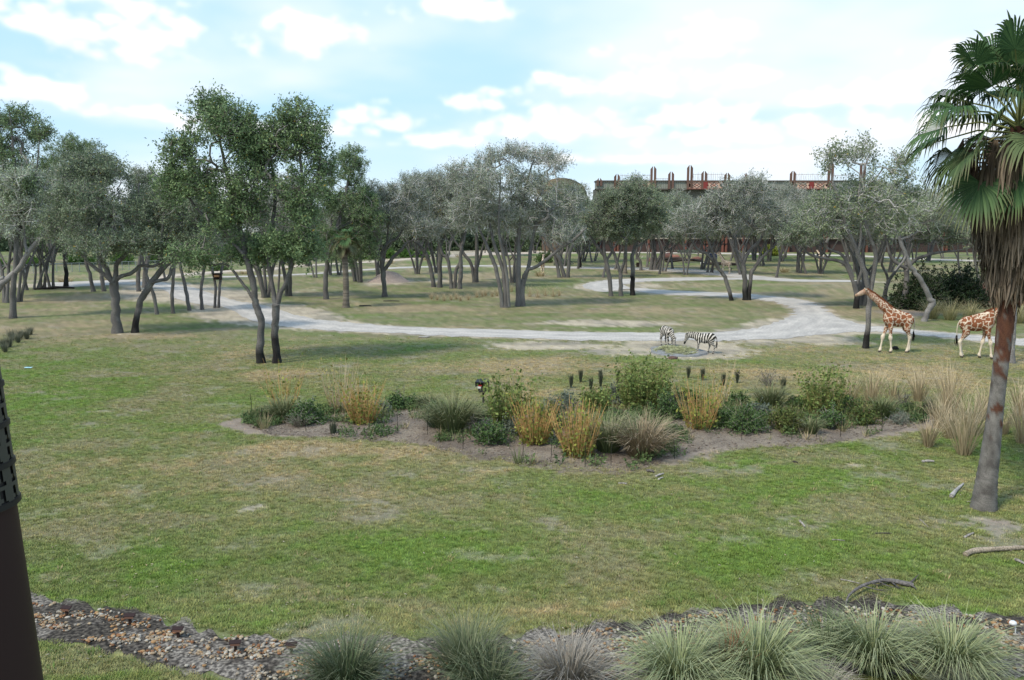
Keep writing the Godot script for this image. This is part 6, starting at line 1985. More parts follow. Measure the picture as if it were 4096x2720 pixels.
	tree("oak_tree", "dark oak with long low limbs sweeping right in front of the dark bush", Vector3(38.58, 0.1, -80.82), [
		[Vector4(-0.13, 0, 0, 0.299), Vector4(0.07, 1.62, -0.06, 0.278), Vector4(0.15, 3.03, -0.1, 0.256), Vector4(-0.1, 4.26, -0.14, 0.235)],
		[Vector4(-0.08, 4, 0, 0.171), Vector4(-1.05, 4.55, 0.04, 0.171), Vector4(-1.68, 5.19, 0.08, 0.149), Vector4(-1.99, 6.03, 0.11, 0.107), Vector4(-2.34, 7.7, 0.17, 0.064)],
		[Vector4(0.02, 3.71, 0, 0.171), Vector4(0.67, 4.76, 0.18, 0.171), Vector4(1.62, 5.19, 0.33, 0.149), Vector4(2.66, 5.52, 0.47, 0.128), Vector4(4.51, 5.69, 0.69, 0.085), Vector4(5.79, 6.03, 0.86, 0.043)],
		[Vector4(-0.1, 4.26, 0, 0.171), Vector4(0.09, 6.03, -0.1, 0.149), Vector4(0.58, 8.12, -0.22, 0.085)]], [
		[Vector3(0.53, 8.95, 0.89), Vector3(3.2, 2.22, 3.45), 90, 1],
		[Vector3(2.7, 7.91, -1.04), Vector3(3.2, 1.96, 3.39), 83, 1],
		[Vector3(-2.02, 9.37, -0.37), Vector3(2.14, 2.14, 2.29), 55, 1],
		[Vector3(4.45, 7.08, 0.24), Vector3(2.14, 1.28, 2.46), 43, 1]], "olive", 150, {"char": 1.2})
	tree("oak_tree", "pale grey oak with a crooked zigzag trunk and swollen elbow", Vector3(35.63, -0.04, -70.82), [
		[Vector4(-0.03, 0, 0, 0.225), Vector4(0.28, 0.87, -0.02, 0.225), Vector4(0.6, 1.62, -0.03, 0.262), Vector4(0.27, 2.14, -0.05, 0.225), Vector4(-0.41, 3.41, -0.07, 0.206), Vector4(-1.07, 4.34, -0.1, 0.187), Vector4(-1.51, 4.86, -0.11, 0.187), Vector4(-1.94, 5.78, -0.13, 0.169), Vector4(-2.47, 7.14, -0.15, 0.150), Vector4(-2.85, 7.84, -0.17, 0.094)],
		[Vector4(-2.43, 7.03, 0, 0.112), Vector4(-1.67, 7.36, 0.11, 0.094), Vector4(-0.75, 7.95, 0.27, 0.056)],
		[Vector4(-1.93, 5.63, 0, 0.112), Vector4(-2.23, 5.08, 0.03, 0.094), Vector4(-2.85, 4.34, 0.07, 0.075)]], [
		[Vector3(-1.41, 9.66, 0.57), Vector3(2.44, 1.87, 2.36), 56, 0.9],
		[Vector3(0.43, 9.66, 0.6), Vector3(2.17, 1.87, 2.53), 55, 0.9],
		[Vector3(-3.28, 10.03, 0.21), Vector3(1.87, 1.69, 2.17), 44, 0.9],
		[Vector3(1.53, 9.66, 0.12), Vector3(1.69, 1.87, 1.85), 40, 0.9]], "grey", 151, {"tint": 1.5})
	tree("oak_tree", "pale smooth trunk standing directly behind the fan palm", Vector3(29.81, -0.08, -48.61), [
		[Vector4(0, 0, 0, 0.207), Vector4(-0.02, 1.23, 0, 0.168), Vector4(-0.03, 2.01, 0, 0.155), Vector4(-0.08, 3.56, 0.01, 0.143), Vector4(-0.24, 6.12, 0.01, 0.117), Vector4(-0.47, 8.64, 0.02, 0.065)]], [
		[Vector3(-0.38, 9.14, -0.13), Vector3(1.3, 1.55, 1.55), 29, 1],
		[Vector3(0.8, 8.64, 0.19), Vector3(1.3, 1.3, 1.14), 23, 1]], "grey", 152, {"tint": 1.7})

	# far stands
	rng.seed = 900
	var spots := [-55.31, -89.76, -54.5, -90.7, -62.98, -106.89, -62.73, -108.43, -63.8, -111.83, -62.46, -111.76, -52.69, -125.46, -28.46, -95.1, -26.5, -97.89, -32.51, -136.37, -31.57, -143.23, -30.05, -143.52, -22.97, -124.93, -24.02, -126.68, -20.36, -125.87, -16.76, -146.04, -13.83, -151.78, 0.1, -121.08, 41.48, -196.02, 35.37, -149.46, 36.09, -149.51, 55.37, -209.75, 51.9, -175.83, 53.44, -177.26, 55.36, -181.46, 53.06, -153.64, 52.55, -150.54, 53.06, -149.09, 55.76, -149.17, 65.12, -156.65, 70.38, -153.75, 35.83, -83.82, 68.7, -126.26, 68.99, -121.48, 81.72, -136.43, 77.49, -120.76, -60.5, -93.97, 14.99, -136.09, 25.97, -145.62, 30.09, -143.32, 40, -143.76, 43.61, -136.1]
	var seq := [1, 6, 3, 1, 6, 4, 3, 2, 5, 1, 4, 0, 5, 2, 0, 2, 5, 0, 4, 7, 7, 7, 7, 4, 7, 4, 1, 7, 2, 4, 5, 2, 3, 6, 1, 3, 3, 7, 7, 4, 5, 7]
	var said := ["small oak at the far left edge in front of the leaning pale limb", "oak with a dark trunk just right of the small oak at the left edge", "first trunk of the dark row behind the leaning pale limb", "second trunk of the dark row behind the leaning pale limb", "third trunk of the dark row behind the leaning pale limb", "last trunk of the dark row, left of the black trunked oak", "oak standing where the far track leaves the bend at left", "oak just behind the left one of the two dark front trunks", "oak just behind the right one of the two dark front trunks", "oak between the mossy palm and the far track", "first slim oak left of the rough trunked palm", "second slim oak nearest the rough trunked palm", "oak right of the rough trunked palm, left of the sand heap", "slim oak leaning behind the rough trunked palm", "oak at the left foot of the sand heap", "oak on the lawn right of the sand heap", "oak behind the straight grey oak past the sand heap", "oak between the dark fork stemmed oak and the centre clump", "slim oak right of the fallen logs by the lodge", "left slim oak beside the solar panel post", "right slim oak beside the solar panel post", "oak with a dark foot behind the young pale giraffe", "first of three close oaks right of the forked oak on the loop", "second of three close oaks right of the forked oak on the loop", "third of three close oaks right of the forked oak on the loop", "oak leaning left by the tan grass near the lodge", "dark oak beside the leaning one at the tan grass", "short oak right of the tan grass near the lodge", "straight oak hiding a giraffe near the lodge", "oak on the far lawn behind the near giraffe's dark trunk", "oak on the far lawn seen through the zigzag stem", "oak standing close behind the near giraffe's neck", "oak behind the big dark bush, left", "oak behind the big dark bush, right", "oak behind the palm skirt at right", "oak beyond the right edge of the palm", "oak leaning in from beyond the left edge", "oak left of the three in a row above the track loop", "oak beyond the charred trunk, left of the solar panel", "oak beyond the inner lawn, nearest the solar panel", "oak beyond the far track behind the forked oak on the loop", "oak beyond the far track, left of the tan grass"]
	for k in spots.size() / 2:
		far_oak(seq[k], on(spots[k * 2], spots[k * 2 + 1]), rng.randf_range(0.82, 1.02), rng.randf() * TAU, said[k])
	for k in 62:
		var u := k / 61.0
		var z := -rng.randf_range(170.0, 262.0)
		var x := lerpf(-0.72, 0.74, u) * absf(z) + rng.randf_range(-4, 4)
		if x > -40.0 and x < 8.0 and z > -235.0:
			z -= 50.0
		if x > 20.0 and k % 2 == 0:
			continue
		far_oak([0, 2, 5, 1, 4, 7, 2, 3][rng.randi() % 8] if x < 20.0 else [4, 7, 1, 7][rng.randi() % 4], Vector3(x, 0, z), rng.randf_range(0.85, 1.1), rng.randf() * TAU, "", "in the rows left of the lodge" if x < 20.0 else "in the rows before the lodge wall")
	for k in 26:      # the stand in front of the lodge
		var z := -rng.randf_range(150.0, 255.0)
		var x := lerpf(0.07, 0.70, k / 25.0) * absf(z) + rng.randf_range(-2, 2)
		far_oak([3, 7, 4, 1, 7, 5, 4, 7][rng.randi() % 8], on(x, z), rng.randf_range(0.9, 1.05), rng.randf() * TAU, "", "in the stand between the track loop and the lodge")
	for q in [[62.94, -215.38, 1.32], [65.54, -210.28, 1.25], [66.6, -205.02, 1.3], [83.44, -204.15, 1.3], [89.13, -200.07, 1.35], [94.49, -198.11, 1.35], [12.37, -215.49, 1.1], [8.63, -202.02, 1.1], [17.75, -205.77, 1.05]]:
		far_oak([0, 5, 2][rng.randi() % 3], on(q[0], q[1]), q[2], rng.randf() * TAU, "", "reaching up to the roof line of the lodge")
	for k in 34:
		var z := -rng.randf_range(300.0, 380.0)
		var x := lerpf(-0.78, 0.04, k / 33.0) * absf(z) + rng.randf_range(-5, 5)
		far_oak([1, 3, 4, 6, 7, 5][rng.randi() % 6], Vector3(x, 0, z), rng.randf_range(1.0, 1.35), rng.randf() * TAU, "", "on the horizon beyond the wire fence")

	# shrubs, bamboos and grasses
	bamboo("bamboo_clump", "orange bamboo clump at the left tip of the planted bed", Vector3(-9.87, 0.02, -34.96), 60, 2.11, 1.05, Color(0.36, 0.19, 0.065), Color(0.52, 0.34, 0.15), Color(0.13, 0.18, 0.04), Color(0.3, 0.31, 0.075), 4, 2.0)
	clump("grass_tussock", "round green grass tussock in front of the leftmost orange bamboo", "grass clump", Vector3(-9.36, 0.07, -33.1), 420, 1.31, 1.03, 0.02, 0.8, Color(0.065, 0.1, 0.042), Color(0.15, 0.205, 0.08), Color(0.34, 0.31, 0.19), 0.08, "")
	shrub("leafy_shrub", "leafy green shrub with white bare twigs at the left end of the bed", Vector3(-8.2, 0.11, -32.25), 110, 1.3, 0.86, 10, 0.1, Color(0.05, 0.095, 0.036), Color(0.13, 0.2, 0.065), Color(0.45, 0.43, 0.4), "", "shrub")
	bamboo("bamboo_clump", "tall pale dry bamboo clump, second from the left in the bed", Vector3(-7.39, 0.06, -34.6), 80, 2.17, 0.98, Color(0.4, 0.28, 0.15), Color(0.55, 0.46, 0.33), Color(0.2, 0.2, 0.06), Color(0.36, 0.3, 0.1), 2, 1.0)
	bamboo("bamboo_clump", "orange and yellow bamboo clump in front of the pale dry bamboo", Vector3(-5.93, 0.15, -32.14), 165, 1.76, 1.08, Color(0.36, 0.19, 0.065), Color(0.52, 0.34, 0.15), Color(0.13, 0.18, 0.04), Color(0.3, 0.31, 0.075), 4, 2.0)
	clump("juniper_tuft", "small dark grey tuft alone on the mulch below the pale bamboo", "shrub", Vector3(-6.81, 0.11, -30.63), 110, 0.5, 0.32, 0.022, 0.15, Color(0.036, 0.05, 0.03), Color(0.075, 0.09, 0.058), Color(0.12, 0.125, 0.09), 0.88, "")
	shrub("leafy_shrub", "small dark leafy shrub with bare twigs poking above, beside the dry bamboo", Vector3(-4.99, 0.07, -35.25), 60, 0.83, 0.67, 10, 0.1, Color(0.05, 0.095, 0.036), Color(0.13, 0.2, 0.065), Color(0.3, 0.28, 0.24), "", "shrub")
	shrub("bare_shrub", "bare grey twigs standing above the small leafy shrubs", Vector3(-4.93, 0.06, -36.37), 30, 1.26, 0.72, 0, 0.08, Color(0.06, 0.08, 0.04), Color(0.15, 0.15, 0.09), Color(0.2, 0.18, 0.165), "", "shrub")
	shrub("leafy_shrub", "small dark leafy shrub, right one of a touching pair", Vector3(-4.29, 0.07, -35.44), 46, 0.63, 0.52, 10, 0.1, Color(0.05, 0.095, 0.036), Color(0.13, 0.2, 0.065), Color(0.3, 0.28, 0.24), "", "shrub")
	clump("grass_tussock", "dome of fine dark green grass behind the big tussock", "grass clump", Vector3(-3.64, 0.07, -35.25), 360, 0.82, 0.7, 0.02, 0.8, Color(0.065, 0.1, 0.042), Color(0.15, 0.205, 0.08), Color(0.34, 0.31, 0.19), 0.08, "")
	clump("blue_grass_tussock", "blue green grass tussock left of the big arching tussock", "grass clump", Vector3(-2.91, 0.2, -31.3), 420, 1.08, 0.94, 0.013, 0.75, Color(0.032, 0.066, 0.03), Color(0.085, 0.145, 0.068), Color(0.24, 0.235, 0.15), 0.05, "")
	clump("grass_tussock", "big arching grass tussock left of the black hooded box", "grass clump", Vector3(-2.3, 0.19, -30.86), 700, 1.74, 1.49, 0.02, 0.8, Color(0.065, 0.1, 0.042), Color(0.15, 0.205, 0.08), Color(0.34, 0.31, 0.19), 0.08, "")
	bamboo("bamboo_clump", "tall green bamboo thicket right of the black hooded box", Vector3(-0.14, 0.21, -30.88), 120, 2.04, 1.06, Color(0.17, 0.18, 0.06), Color(0.33, 0.29, 0.12), Color(0.09, 0.14, 0.04), Color(0.23, 0.29, 0.09), 16, 1.0)
	shrub("leafy_shrub", "low leafy shrub with grey stems at the front edge of the bed", Vector3(-0.83, 0.07, -29.24), 80, 1.22, 0.88, 10, 0.1, Color(0.05, 0.095, 0.036), Color(0.13, 0.2, 0.065), Color(0.3, 0.28, 0.24), "", "shrub")
	bamboo("bamboo_clump", "orange bamboo clump, left one of the matching pair at the bed front", Vector3(0.82, 0.1, -29.37), 210, 1.68, 1.07, Color(0.36, 0.19, 0.065), Color(0.52, 0.34, 0.15), Color(0.13, 0.18, 0.04), Color(0.3, 0.31, 0.075), 4, 2.0)
	bamboo("bamboo_clump", "orange bamboo clump, right one of the matching pair at the bed front", Vector3(2.29, 0.01, -27.94), 210, 1.81, 1.11, Color(0.36, 0.19, 0.065), Color(0.52, 0.34, 0.15), Color(0.13, 0.18, 0.04), Color(0.3, 0.31, 0.075), 4, 2.0)
	shrub("grey_leaf_shrub", "grey leaved shrub behind the matching pair of orange bamboos", Vector3(2.26, 0.01, -35.27), 100, 1.08, 1.21, 8, 0.085, Color(0.095, 0.125, 0.095), Color(0.22, 0.255, 0.195), Color(0.28, 0.26, 0.23), "", "shrub")
	shrub("grey_leaf_shrub", "low grey leaved shrub behind the right orange bamboo", Vector3(3.45, 0.02, -34.8), 80, 0.87, 0.9, 8, 0.085, Color(0.095, 0.125, 0.095), Color(0.22, 0.255, 0.195), Color(0.28, 0.26, 0.23), "", "shrub")
	clump("grass_tussock", "dark green tussock between the orange bamboo and the brown tussock", "grass clump", Vector3(3.4, 0.04, -28.39), 600, 1.65, 1.13, 0.02, 0.8, Color(0.065, 0.1, 0.042), Color(0.15, 0.205, 0.08), Color(0.34, 0.31, 0.19), 0.08, "")
	clump("grey_grass_tussock", "broad brown and grey tussock at the front of the bed", "grass clump", Vector3(4.48, 0.02, -27.8), 620, 1.7, 1.44, 0.022, 0.9, Color(0.16, 0.115, 0.07), Color(0.24, 0.21, 0.12), Color(0.42, 0.33, 0.24), 0.05, "")
	clump("grass_tussock", "green tussock rising behind the broad brown tussock", "grass clump", Vector3(5.1, 0.13, -29.56), 360, 1.21, 0.89, 0.02, 0.8, Color(0.065, 0.1, 0.042), Color(0.15, 0.205, 0.08), Color(0.34, 0.31, 0.19), 0.08, "")
	bamboo("bamboo_clump", "biggest green bamboo thicket in the middle of the bed", Vector3(5.73, -0.01, -35.36), 190, 2.11, 1.98, Color(0.17, 0.18, 0.06), Color(0.33, 0.29, 0.12), Color(0.09, 0.14, 0.04), Color(0.23, 0.29, 0.09), 22, 1.0)
	shrub("grey_leaf_shrub", "grey leaved shrub left of the biggest green bamboo", Vector3(4.63, -0.03, -36.8), 80, 1.27, 0.95, 8, 0.085, Color(0.095, 0.125, 0.095), Color(0.22, 0.255, 0.195), Color(0.28, 0.26, 0.23), "", "shrub")
	shrub("leafy_shrub", "dark leafy shrub right of the biggest green bamboo", Vector3(6.23, 0.18, -32.65), 110, 1.42, 0.93, 10, 0.1, Color(0.05, 0.095, 0.036), Color(0.13, 0.2, 0.065), Color(0.3, 0.28, 0.24), "", "shrub")
	bamboo("bamboo_clump", "orange bamboo clump right of the dark leafy shrub, yellow leaves low", Vector3(7.23, 0.21, -31.1), 120, 1.86, 1.18, Color(0.36, 0.19, 0.065), Color(0.52, 0.34, 0.15), Color(0.13, 0.18, 0.04), Color(0.3, 0.31, 0.075), 4, 2.0)
	bamboo("bamboo_clump", "thin brown bamboo stalks standing tall behind the orange clump", Vector3(9.31, 0, -36.18), 34, 2.16, 0.93, Color(0.4, 0.28, 0.15), Color(0.55, 0.46, 0.33), Color(0.2, 0.2, 0.06), Color(0.36, 0.3, 0.1), 2, 1.0)
	shrub("leafy_shrub", "low green shrub beneath the thin brown stalks", Vector3(10, 0.02, -35.86), 60, 0.86, 0.77, 10, 0.1, Color(0.05, 0.095, 0.036), Color(0.13, 0.2, 0.065), Color(0.3, 0.28, 0.24), "", "shrub")
	shrub("leafy_shrub", "dense dark shrub under the dead grey branch", Vector3(8.84, 0.18, -30.87), 150, 1.33, 1.17, 10, 0.09, Color(0.05, 0.095, 0.036), Color(0.13, 0.2, 0.065), Color(0.3, 0.28, 0.24), "", "shrub")
	clump("grass_tussock", "dark drooping tussock behind the dead grey branch", "grass clump", Vector3(11.42, 0.03, -35.77), 420, 1.34, 1.32, 0.02, 0.8, Color(0.065, 0.1, 0.042), Color(0.15, 0.205, 0.08), Color(0.34, 0.31, 0.19), 0.08, "")
	shrub("round_shrub", "round olive shrub right of the dense dark shrub", Vector3(10.52, 0.16, -30.9), 130, 1.3, 0.99, 9, 0.085, Color(0.065, 0.095, 0.028), Color(0.19, 0.22, 0.07), Color(0.22, 0.16, 0.1), "", "shrub")
	bamboo("bamboo_clump", "tall green bamboo with tan flowering stalks at right of the bed", Vector3(12.92, 0.09, -33.63), 110, 2.07, 1.39, Color(0.17, 0.18, 0.06), Color(0.33, 0.29, 0.12), Color(0.09, 0.14, 0.04), Color(0.23, 0.29, 0.09), 16, 1.0)
	bamboo("bamboo_clump", "dry tan stalks rising through the tall right bamboo", Vector3(13.63, 0.06, -35.03), 44, 2.09, 1.35, Color(0.4, 0.28, 0.15), Color(0.55, 0.46, 0.33), Color(0.2, 0.2, 0.06), Color(0.36, 0.3, 0.1), 1, 1.0)
	shrub("leafy_shrub", "small leafy shrub with bare pale branches below the tall right bamboo", Vector3(12.39, 0.14, -31.32), 56, 1.11, 0.67, 10, 0.1, Color(0.05, 0.095, 0.036), Color(0.13, 0.2, 0.065), Color(0.42, 0.4, 0.37), "", "shrub")
	shrub("round_shrub", "round olive shrub left of the bright green tussock", Vector3(14, 0.12, -32.2), 130, 1.14, 1, 9, 0.085, Color(0.05, 0.085, 0.028), Color(0.16, 0.2, 0.06), Color(0.22, 0.16, 0.1), "", "shrub")
	clump("grass_tussock", "bright green fine tussock at the right end of the bed", "grass clump", Vector3(15.22, 0.09, -33.16), 420, 1.12, 0.77, 0.02, 0.8, Color(0.05, 0.1, 0.03), Color(0.1, 0.18, 0.05), Color(0.34, 0.31, 0.19), 0.35, "")
	shrub("bare_shrub", "dark bare twiggy shrub at the right end of the bed", Vector3(16.95, 0.05, -35.08), 70, 1.35, 0.81, 0, 0.08, Color(0.06, 0.08, 0.04), Color(0.15, 0.15, 0.09), Color(0.09, 0.08, 0.075), "", "shrub")
	shrub("grey_leaf_shrub", "small grey mounded shrub at the right front of the bed", Vector3(15.51, 0.1, -32.21), 60, 0.72, 0.64, 8, 0.05, Color(0.095, 0.125, 0.095), Color(0.22, 0.255, 0.195), Color(0.28, 0.26, 0.23), "", "shrub")
	clump("juniper_tuft", "small dark tuft at the right tip of the bed", "shrub", Vector3(17.6, 0.05, -34.05), 160, 0.66, 0.53, 0.022, 0.15, Color(0.036, 0.05, 0.03), Color(0.075, 0.09, 0.058), Color(0.12, 0.125, 0.09), 0.88, "")
	shrub("leafy_shrub", "low weedy green patch on the mulch below the orange bamboo", Vector3(-5.03, 0.13, -30.55), 40, 0.38, 0.92, 10, 0.07, Color(0.05, 0.095, 0.036), Color(0.13, 0.2, 0.065), Color(0.3, 0.28, 0.24), "", "shrub")
	shrub("leafy_shrub", "low weedy green patch right of the brown tussock", Vector3(6.2, 0.18, -30.32), 40, 0.43, 0.65, 10, 0.07, Color(0.05, 0.095, 0.036), Color(0.13, 0.2, 0.065), Color(0.3, 0.28, 0.24), "", "shrub")
	shrub("leafy_shrub", "low weedy green patch beside the round olive shrub", Vector3(11.34, 0.16, -31.46), 36, 0.35, 0.62, 10, 0.07, Color(0.05, 0.095, 0.036), Color(0.13, 0.2, 0.065), Color(0.3, 0.28, 0.24), "", "shrub")
	shrub("bare_shrub", "tall thin curved bare sapling rising out of the bed", Vector3(0.2, 0.03, -39.02), 5, 2.98, 0.84, 0, 0.08, Color(0.06, 0.08, 0.04), Color(0.15, 0.15, 0.09), Color(0.2, 0.18, 0.165), "", "shrub")
	shrub("bare_shrub", "bare black twigs behind the biggest green bamboo", Vector3(5.2, 0, -39.7), 14, 1.59, 0.47, 0, 0.08, Color(0.06, 0.08, 0.04), Color(0.15, 0.15, 0.09), Color(0.08, 0.07, 0.065), "", "shrub")
	clump("juniper_tuft", "small dark cone shaped tuft on the grass behind the bed", "shrub", Vector3(2.93, 0.02, -40.17), 110, 0.73, 0.16, 0.022, 0.15, Color(0.036, 0.05, 0.03), Color(0.075, 0.09, 0.058), Color(0.12, 0.125, 0.09), 0.88, "dark cone tufts behind the bed")
	clump("juniper_tuft", "small dark cone shaped tuft on the grass behind the bed", "shrub", Vector3(3.52, 0.04, -41.57), 110, 0.75, 0.17, 0.022, 0.15, Color(0.036, 0.05, 0.03), Color(0.075, 0.09, 0.058), Color(0.12, 0.125, 0.09), 0.88, "dark cone tufts behind the bed")
	clump("juniper_tuft", "small dark cone shaped tuft on the grass behind the bed", "shrub", Vector3(3.86, 0.01, -39.68), 110, 0.69, 0.16, 0.022, 0.15, Color(0.036, 0.05, 0.03), Color(0.075, 0.09, 0.058), Color(0.12, 0.125, 0.09), 0.88, "dark cone tufts behind the bed")
	clump("juniper_tuft", "small dark cone shaped tuft on the grass behind the bed", "shrub", Vector3(4.43, 0.02, -40.52), 110, 0.76, 0.16, 0.022, 0.15, Color(0.036, 0.05, 0.03), Color(0.075, 0.09, 0.058), Color(0.12, 0.125, 0.09), 0.88, "dark cone tufts behind the bed")
	clump("juniper_tuft", "small dark cone shaped tuft on the grass behind the bed", "shrub", Vector3(4.62, 0.06, -42.48), 110, 0.53, 0.17, 0.022, 0.15, Color(0.036, 0.05, 0.03), Color(0.075, 0.09, 0.058), Color(0.12, 0.125, 0.09), 0.88, "dark cone tufts behind the bed")
	clump("juniper_tuft", "small dark cone shaped tuft on the grass behind the bed", "shrub", Vector3(5.42, 0.04, -41.59), 110, 0.67, 0.17, 0.022, 0.15, Color(0.036, 0.05, 0.03), Color(0.075, 0.09, 0.058), Color(0.12, 0.125, 0.09), 0.88, "dark cone tufts behind the bed")
	clump("juniper_tuft", "small dark cone shaped tuft on the grass behind the bed", "shrub", Vector3(6.13, 0.07, -43.19), 110, 0.48, 0.17, 0.022, 0.15, Color(0.036, 0.05, 0.03), Color(0.075, 0.09, 0.058), Color(0.12, 0.125, 0.09), 0.88, "dark cone tufts behind the bed")
	clump("juniper_tuft", "small dark cone shaped tuft on the grass behind the bed", "shrub", Vector3(9.3, 0.05, -42.8), 110, 0.69, 0.17, 0.022, 0.15, Color(0.036, 0.05, 0.03), Color(0.075, 0.09, 0.058), Color(0.12, 0.125, 0.09), 0.88, "dark cone tufts behind the bed")
	clump("juniper_tuft", "small dark cone shaped tuft on the grass behind the bed", "shrub", Vector3(9.91, 0.04, -42.2), 110, 0.71, 0.17, 0.022, 0.15, Color(0.036, 0.05, 0.03), Color(0.075, 0.09, 0.058), Color(0.12, 0.125, 0.09), 0.88, "dark cone tufts behind the bed")
	clump("juniper_tuft", "small dark cone shaped tuft on the grass behind the bed", "shrub", Vector3(10.61, 0.03, -40.68), 110, 0.71, 0.16, 0.022, 0.15, Color(0.036, 0.05, 0.03), Color(0.075, 0.09, 0.058), Color(0.12, 0.125, 0.09), 0.88, "dark cone tufts behind the bed")
	clump("juniper_tuft", "small dark cone shaped tuft on the grass behind the bed", "shrub", Vector3(11.49, 0.04, -41.38), 110, 0.72, 0.17, 0.022, 0.15, Color(0.036, 0.05, 0.03), Color(0.075, 0.09, 0.058), Color(0.12, 0.125, 0.09), 0.88, "dark cone tufts behind the bed")
	clump("juniper_tuft", "small dark cone shaped tuft on the grass behind the bed", "shrub", Vector3(12.79, 0.05, -38.22), 110, 0.95, 0.15, 0.022, 0.15, Color(0.036, 0.05, 0.03), Color(0.075, 0.09, 0.058), Color(0.12, 0.125, 0.09), 0.88, "dark cone tufts behind the bed")
	clump("dry_grass_clump", "thin dry grass stalks behind the round shrub at right", "grass clump", Vector3(16.21, 0.05, -36.43), 150, 1.82, 1.09, 0.018, 0.5, Color(0.32, 0.245, 0.14), Color(0.47, 0.39, 0.25), Color(0.53, 0.45, 0.32), 0.5, "")
	clump("dry_grass_clump", "dry grass clump with dark foot behind the right tip of the bed", "grass clump", Vector3(18.63, 0.02, -37.05), 150, 1.74, 0.7, 0.018, 0.5, Color(0.32, 0.245, 0.14), Color(0.47, 0.39, 0.25), Color(0.53, 0.45, 0.32), 0.5, "")
	clump("dry_grass_clump", "tallest tan grass clump left of the palm trunk", "grass clump", Vector3(18.57, 0.04, -34.29), 150, 2.43, 1.09, 0.018, 0.5, Color(0.32, 0.245, 0.14), Color(0.47, 0.39, 0.25), Color(0.53, 0.45, 0.32), 0.5, "")
	clump("dry_grass_clump", "tan grass clump nearest the mulch, left front of the dry patch", "grass clump", Vector3(15.08, 0.01, -29.09), 150, 1.14, 0.43, 0.018, 0.5, Color(0.32, 0.245, 0.14), Color(0.47, 0.39, 0.25), Color(0.53, 0.45, 0.32), 0.5, "")
	clump("dry_grass_clump", "leaning tan grass clump in the middle of the dry patch", "grass clump", Vector3(16.44, 0.05, -30.19), 150, 1.33, 0.65, 0.018, 0.5, Color(0.32, 0.245, 0.14), Color(0.47, 0.39, 0.25), Color(0.53, 0.45, 0.32), 0.5, "")
	clump("dry_grass_clump", "tan grass clump with green foot, nearest in the dry patch", "grass clump", Vector3(15.87, -0.02, -28.16), 150, 2.09, 0.76, 0.018, 0.5, Color(0.32, 0.245, 0.14), Color(0.47, 0.39, 0.25), Color(0.53, 0.45, 0.32), 0.5, "")
	clump("dry_grass_clump", "dense tan grass clump just left of the palm trunk", "grass clump", Vector3(17.6, 0.06, -30.81), 150, 1.93, 0.93, 0.018, 0.5, Color(0.32, 0.245, 0.14), Color(0.47, 0.39, 0.25), Color(0.53, 0.45, 0.32), 0.5, "")
	clump("dry_grass_clump", "broad tan clump behind the palm trunk", "grass clump", Vector3(19.72, 0.03, -33.5), 150, 1.47, 0.86, 0.018, 0.5, Color(0.32, 0.245, 0.14), Color(0.47, 0.39, 0.25), Color(0.53, 0.45, 0.32), 0.5, "")
	clump("dry_grass_clump", "dry clump at the right edge beyond the palm", "grass clump", Vector3(21.44, 0, -34.03), 150, 1.71, 0.73, 0.018, 0.5, Color(0.32, 0.245, 0.14), Color(0.47, 0.39, 0.25), Color(0.53, 0.45, 0.32), 0.5, "")
	clump("dry_grass_clump", "rusty dry clump at the right edge in front", "grass clump", Vector3(18.76, 0.03, -29.51), 150, 2.08, 0.64, 0.018, 0.5, Color(0.32, 0.245, 0.14), Color(0.47, 0.39, 0.25), Color(0.53, 0.45, 0.32), 0.5, "")
	clump("dry_grass_clump", "low flattened dry clump right of the palm trunk", "grass clump", Vector3(18.78, 0.05, -30.84), 150, 0.97, 0.67, 0.018, 0.5, Color(0.32, 0.245, 0.14), Color(0.47, 0.39, 0.25), Color(0.53, 0.45, 0.32), 0.5, "")
	clump("dry_grass_clump", "thin tan clump behind the leaning tan clump", "grass clump", Vector3(16.85, 0.08, -31.77), 150, 1.3, 0.68, 0.018, 0.5, Color(0.32, 0.245, 0.14), Color(0.47, 0.39, 0.25), Color(0.53, 0.45, 0.32), 0.5, "")
	clump("blue_grass_tussock", "big blue green tussock, leftmost in the foreground", "grass clump", Vector3(-2.84, -0.04, -13.25), 1000, 1.17, 0.93, 0.013, 0.75, Color(0.032, 0.066, 0.03), Color(0.085, 0.145, 0.068), Color(0.24, 0.235, 0.15), 0.05, "")
	clump("blue_grass_tussock", "dark green upright tussock, second in the foreground", "grass clump", Vector3(-0.77, -0.08, -13.57), 800, 1.33, 0.72, 0.013, 0.75, Color(0.04, 0.075, 0.03), Color(0.12, 0.17, 0.08), Color(0.24, 0.235, 0.15), 0.05, "")
	clump("blue_grass_tussock", "low blue green tussock at the bottom edge below the second tussock", "grass clump", Vector3(-0.37, -0.08, -12.93), 800, 1.02, 0.77, 0.013, 0.75, Color(0.032, 0.066, 0.03), Color(0.085, 0.145, 0.068), Color(0.24, 0.235, 0.15), 0.05, "")
	clump("grey_grass_tussock", "grey brown drooping tussock in the middle foreground", "grass clump", Vector3(0.98, -0.11, -13.23), 900, 1.15, 0.86, 0.013, 0.9, Color(0.1, 0.09, 0.065), Color(0.27, 0.24, 0.19), Color(0.4, 0.37, 0.33), 0.05, "")
	clump("fountain_grass", "pale green fountain grass left of the red brown stalks", "grass clump", Vector3(2.88, -0.13, -13.28), 900, 1.46, 0.93, 0.016, 1.5, Color(0.09, 0.125, 0.05), Color(0.25, 0.31, 0.14), Color(0.4, 0.41, 0.25), 0.1, "")
	clump("fountain_grass", "largest pale green fountain grass, right of the red brown stalks", "grass clump", Vector3(4.31, -0.14, -13.56), 1150, 1.56, 1.18, 0.016, 1.5, Color(0.09, 0.125, 0.05), Color(0.25, 0.31, 0.14), Color(0.4, 0.41, 0.25), 0.1, "")
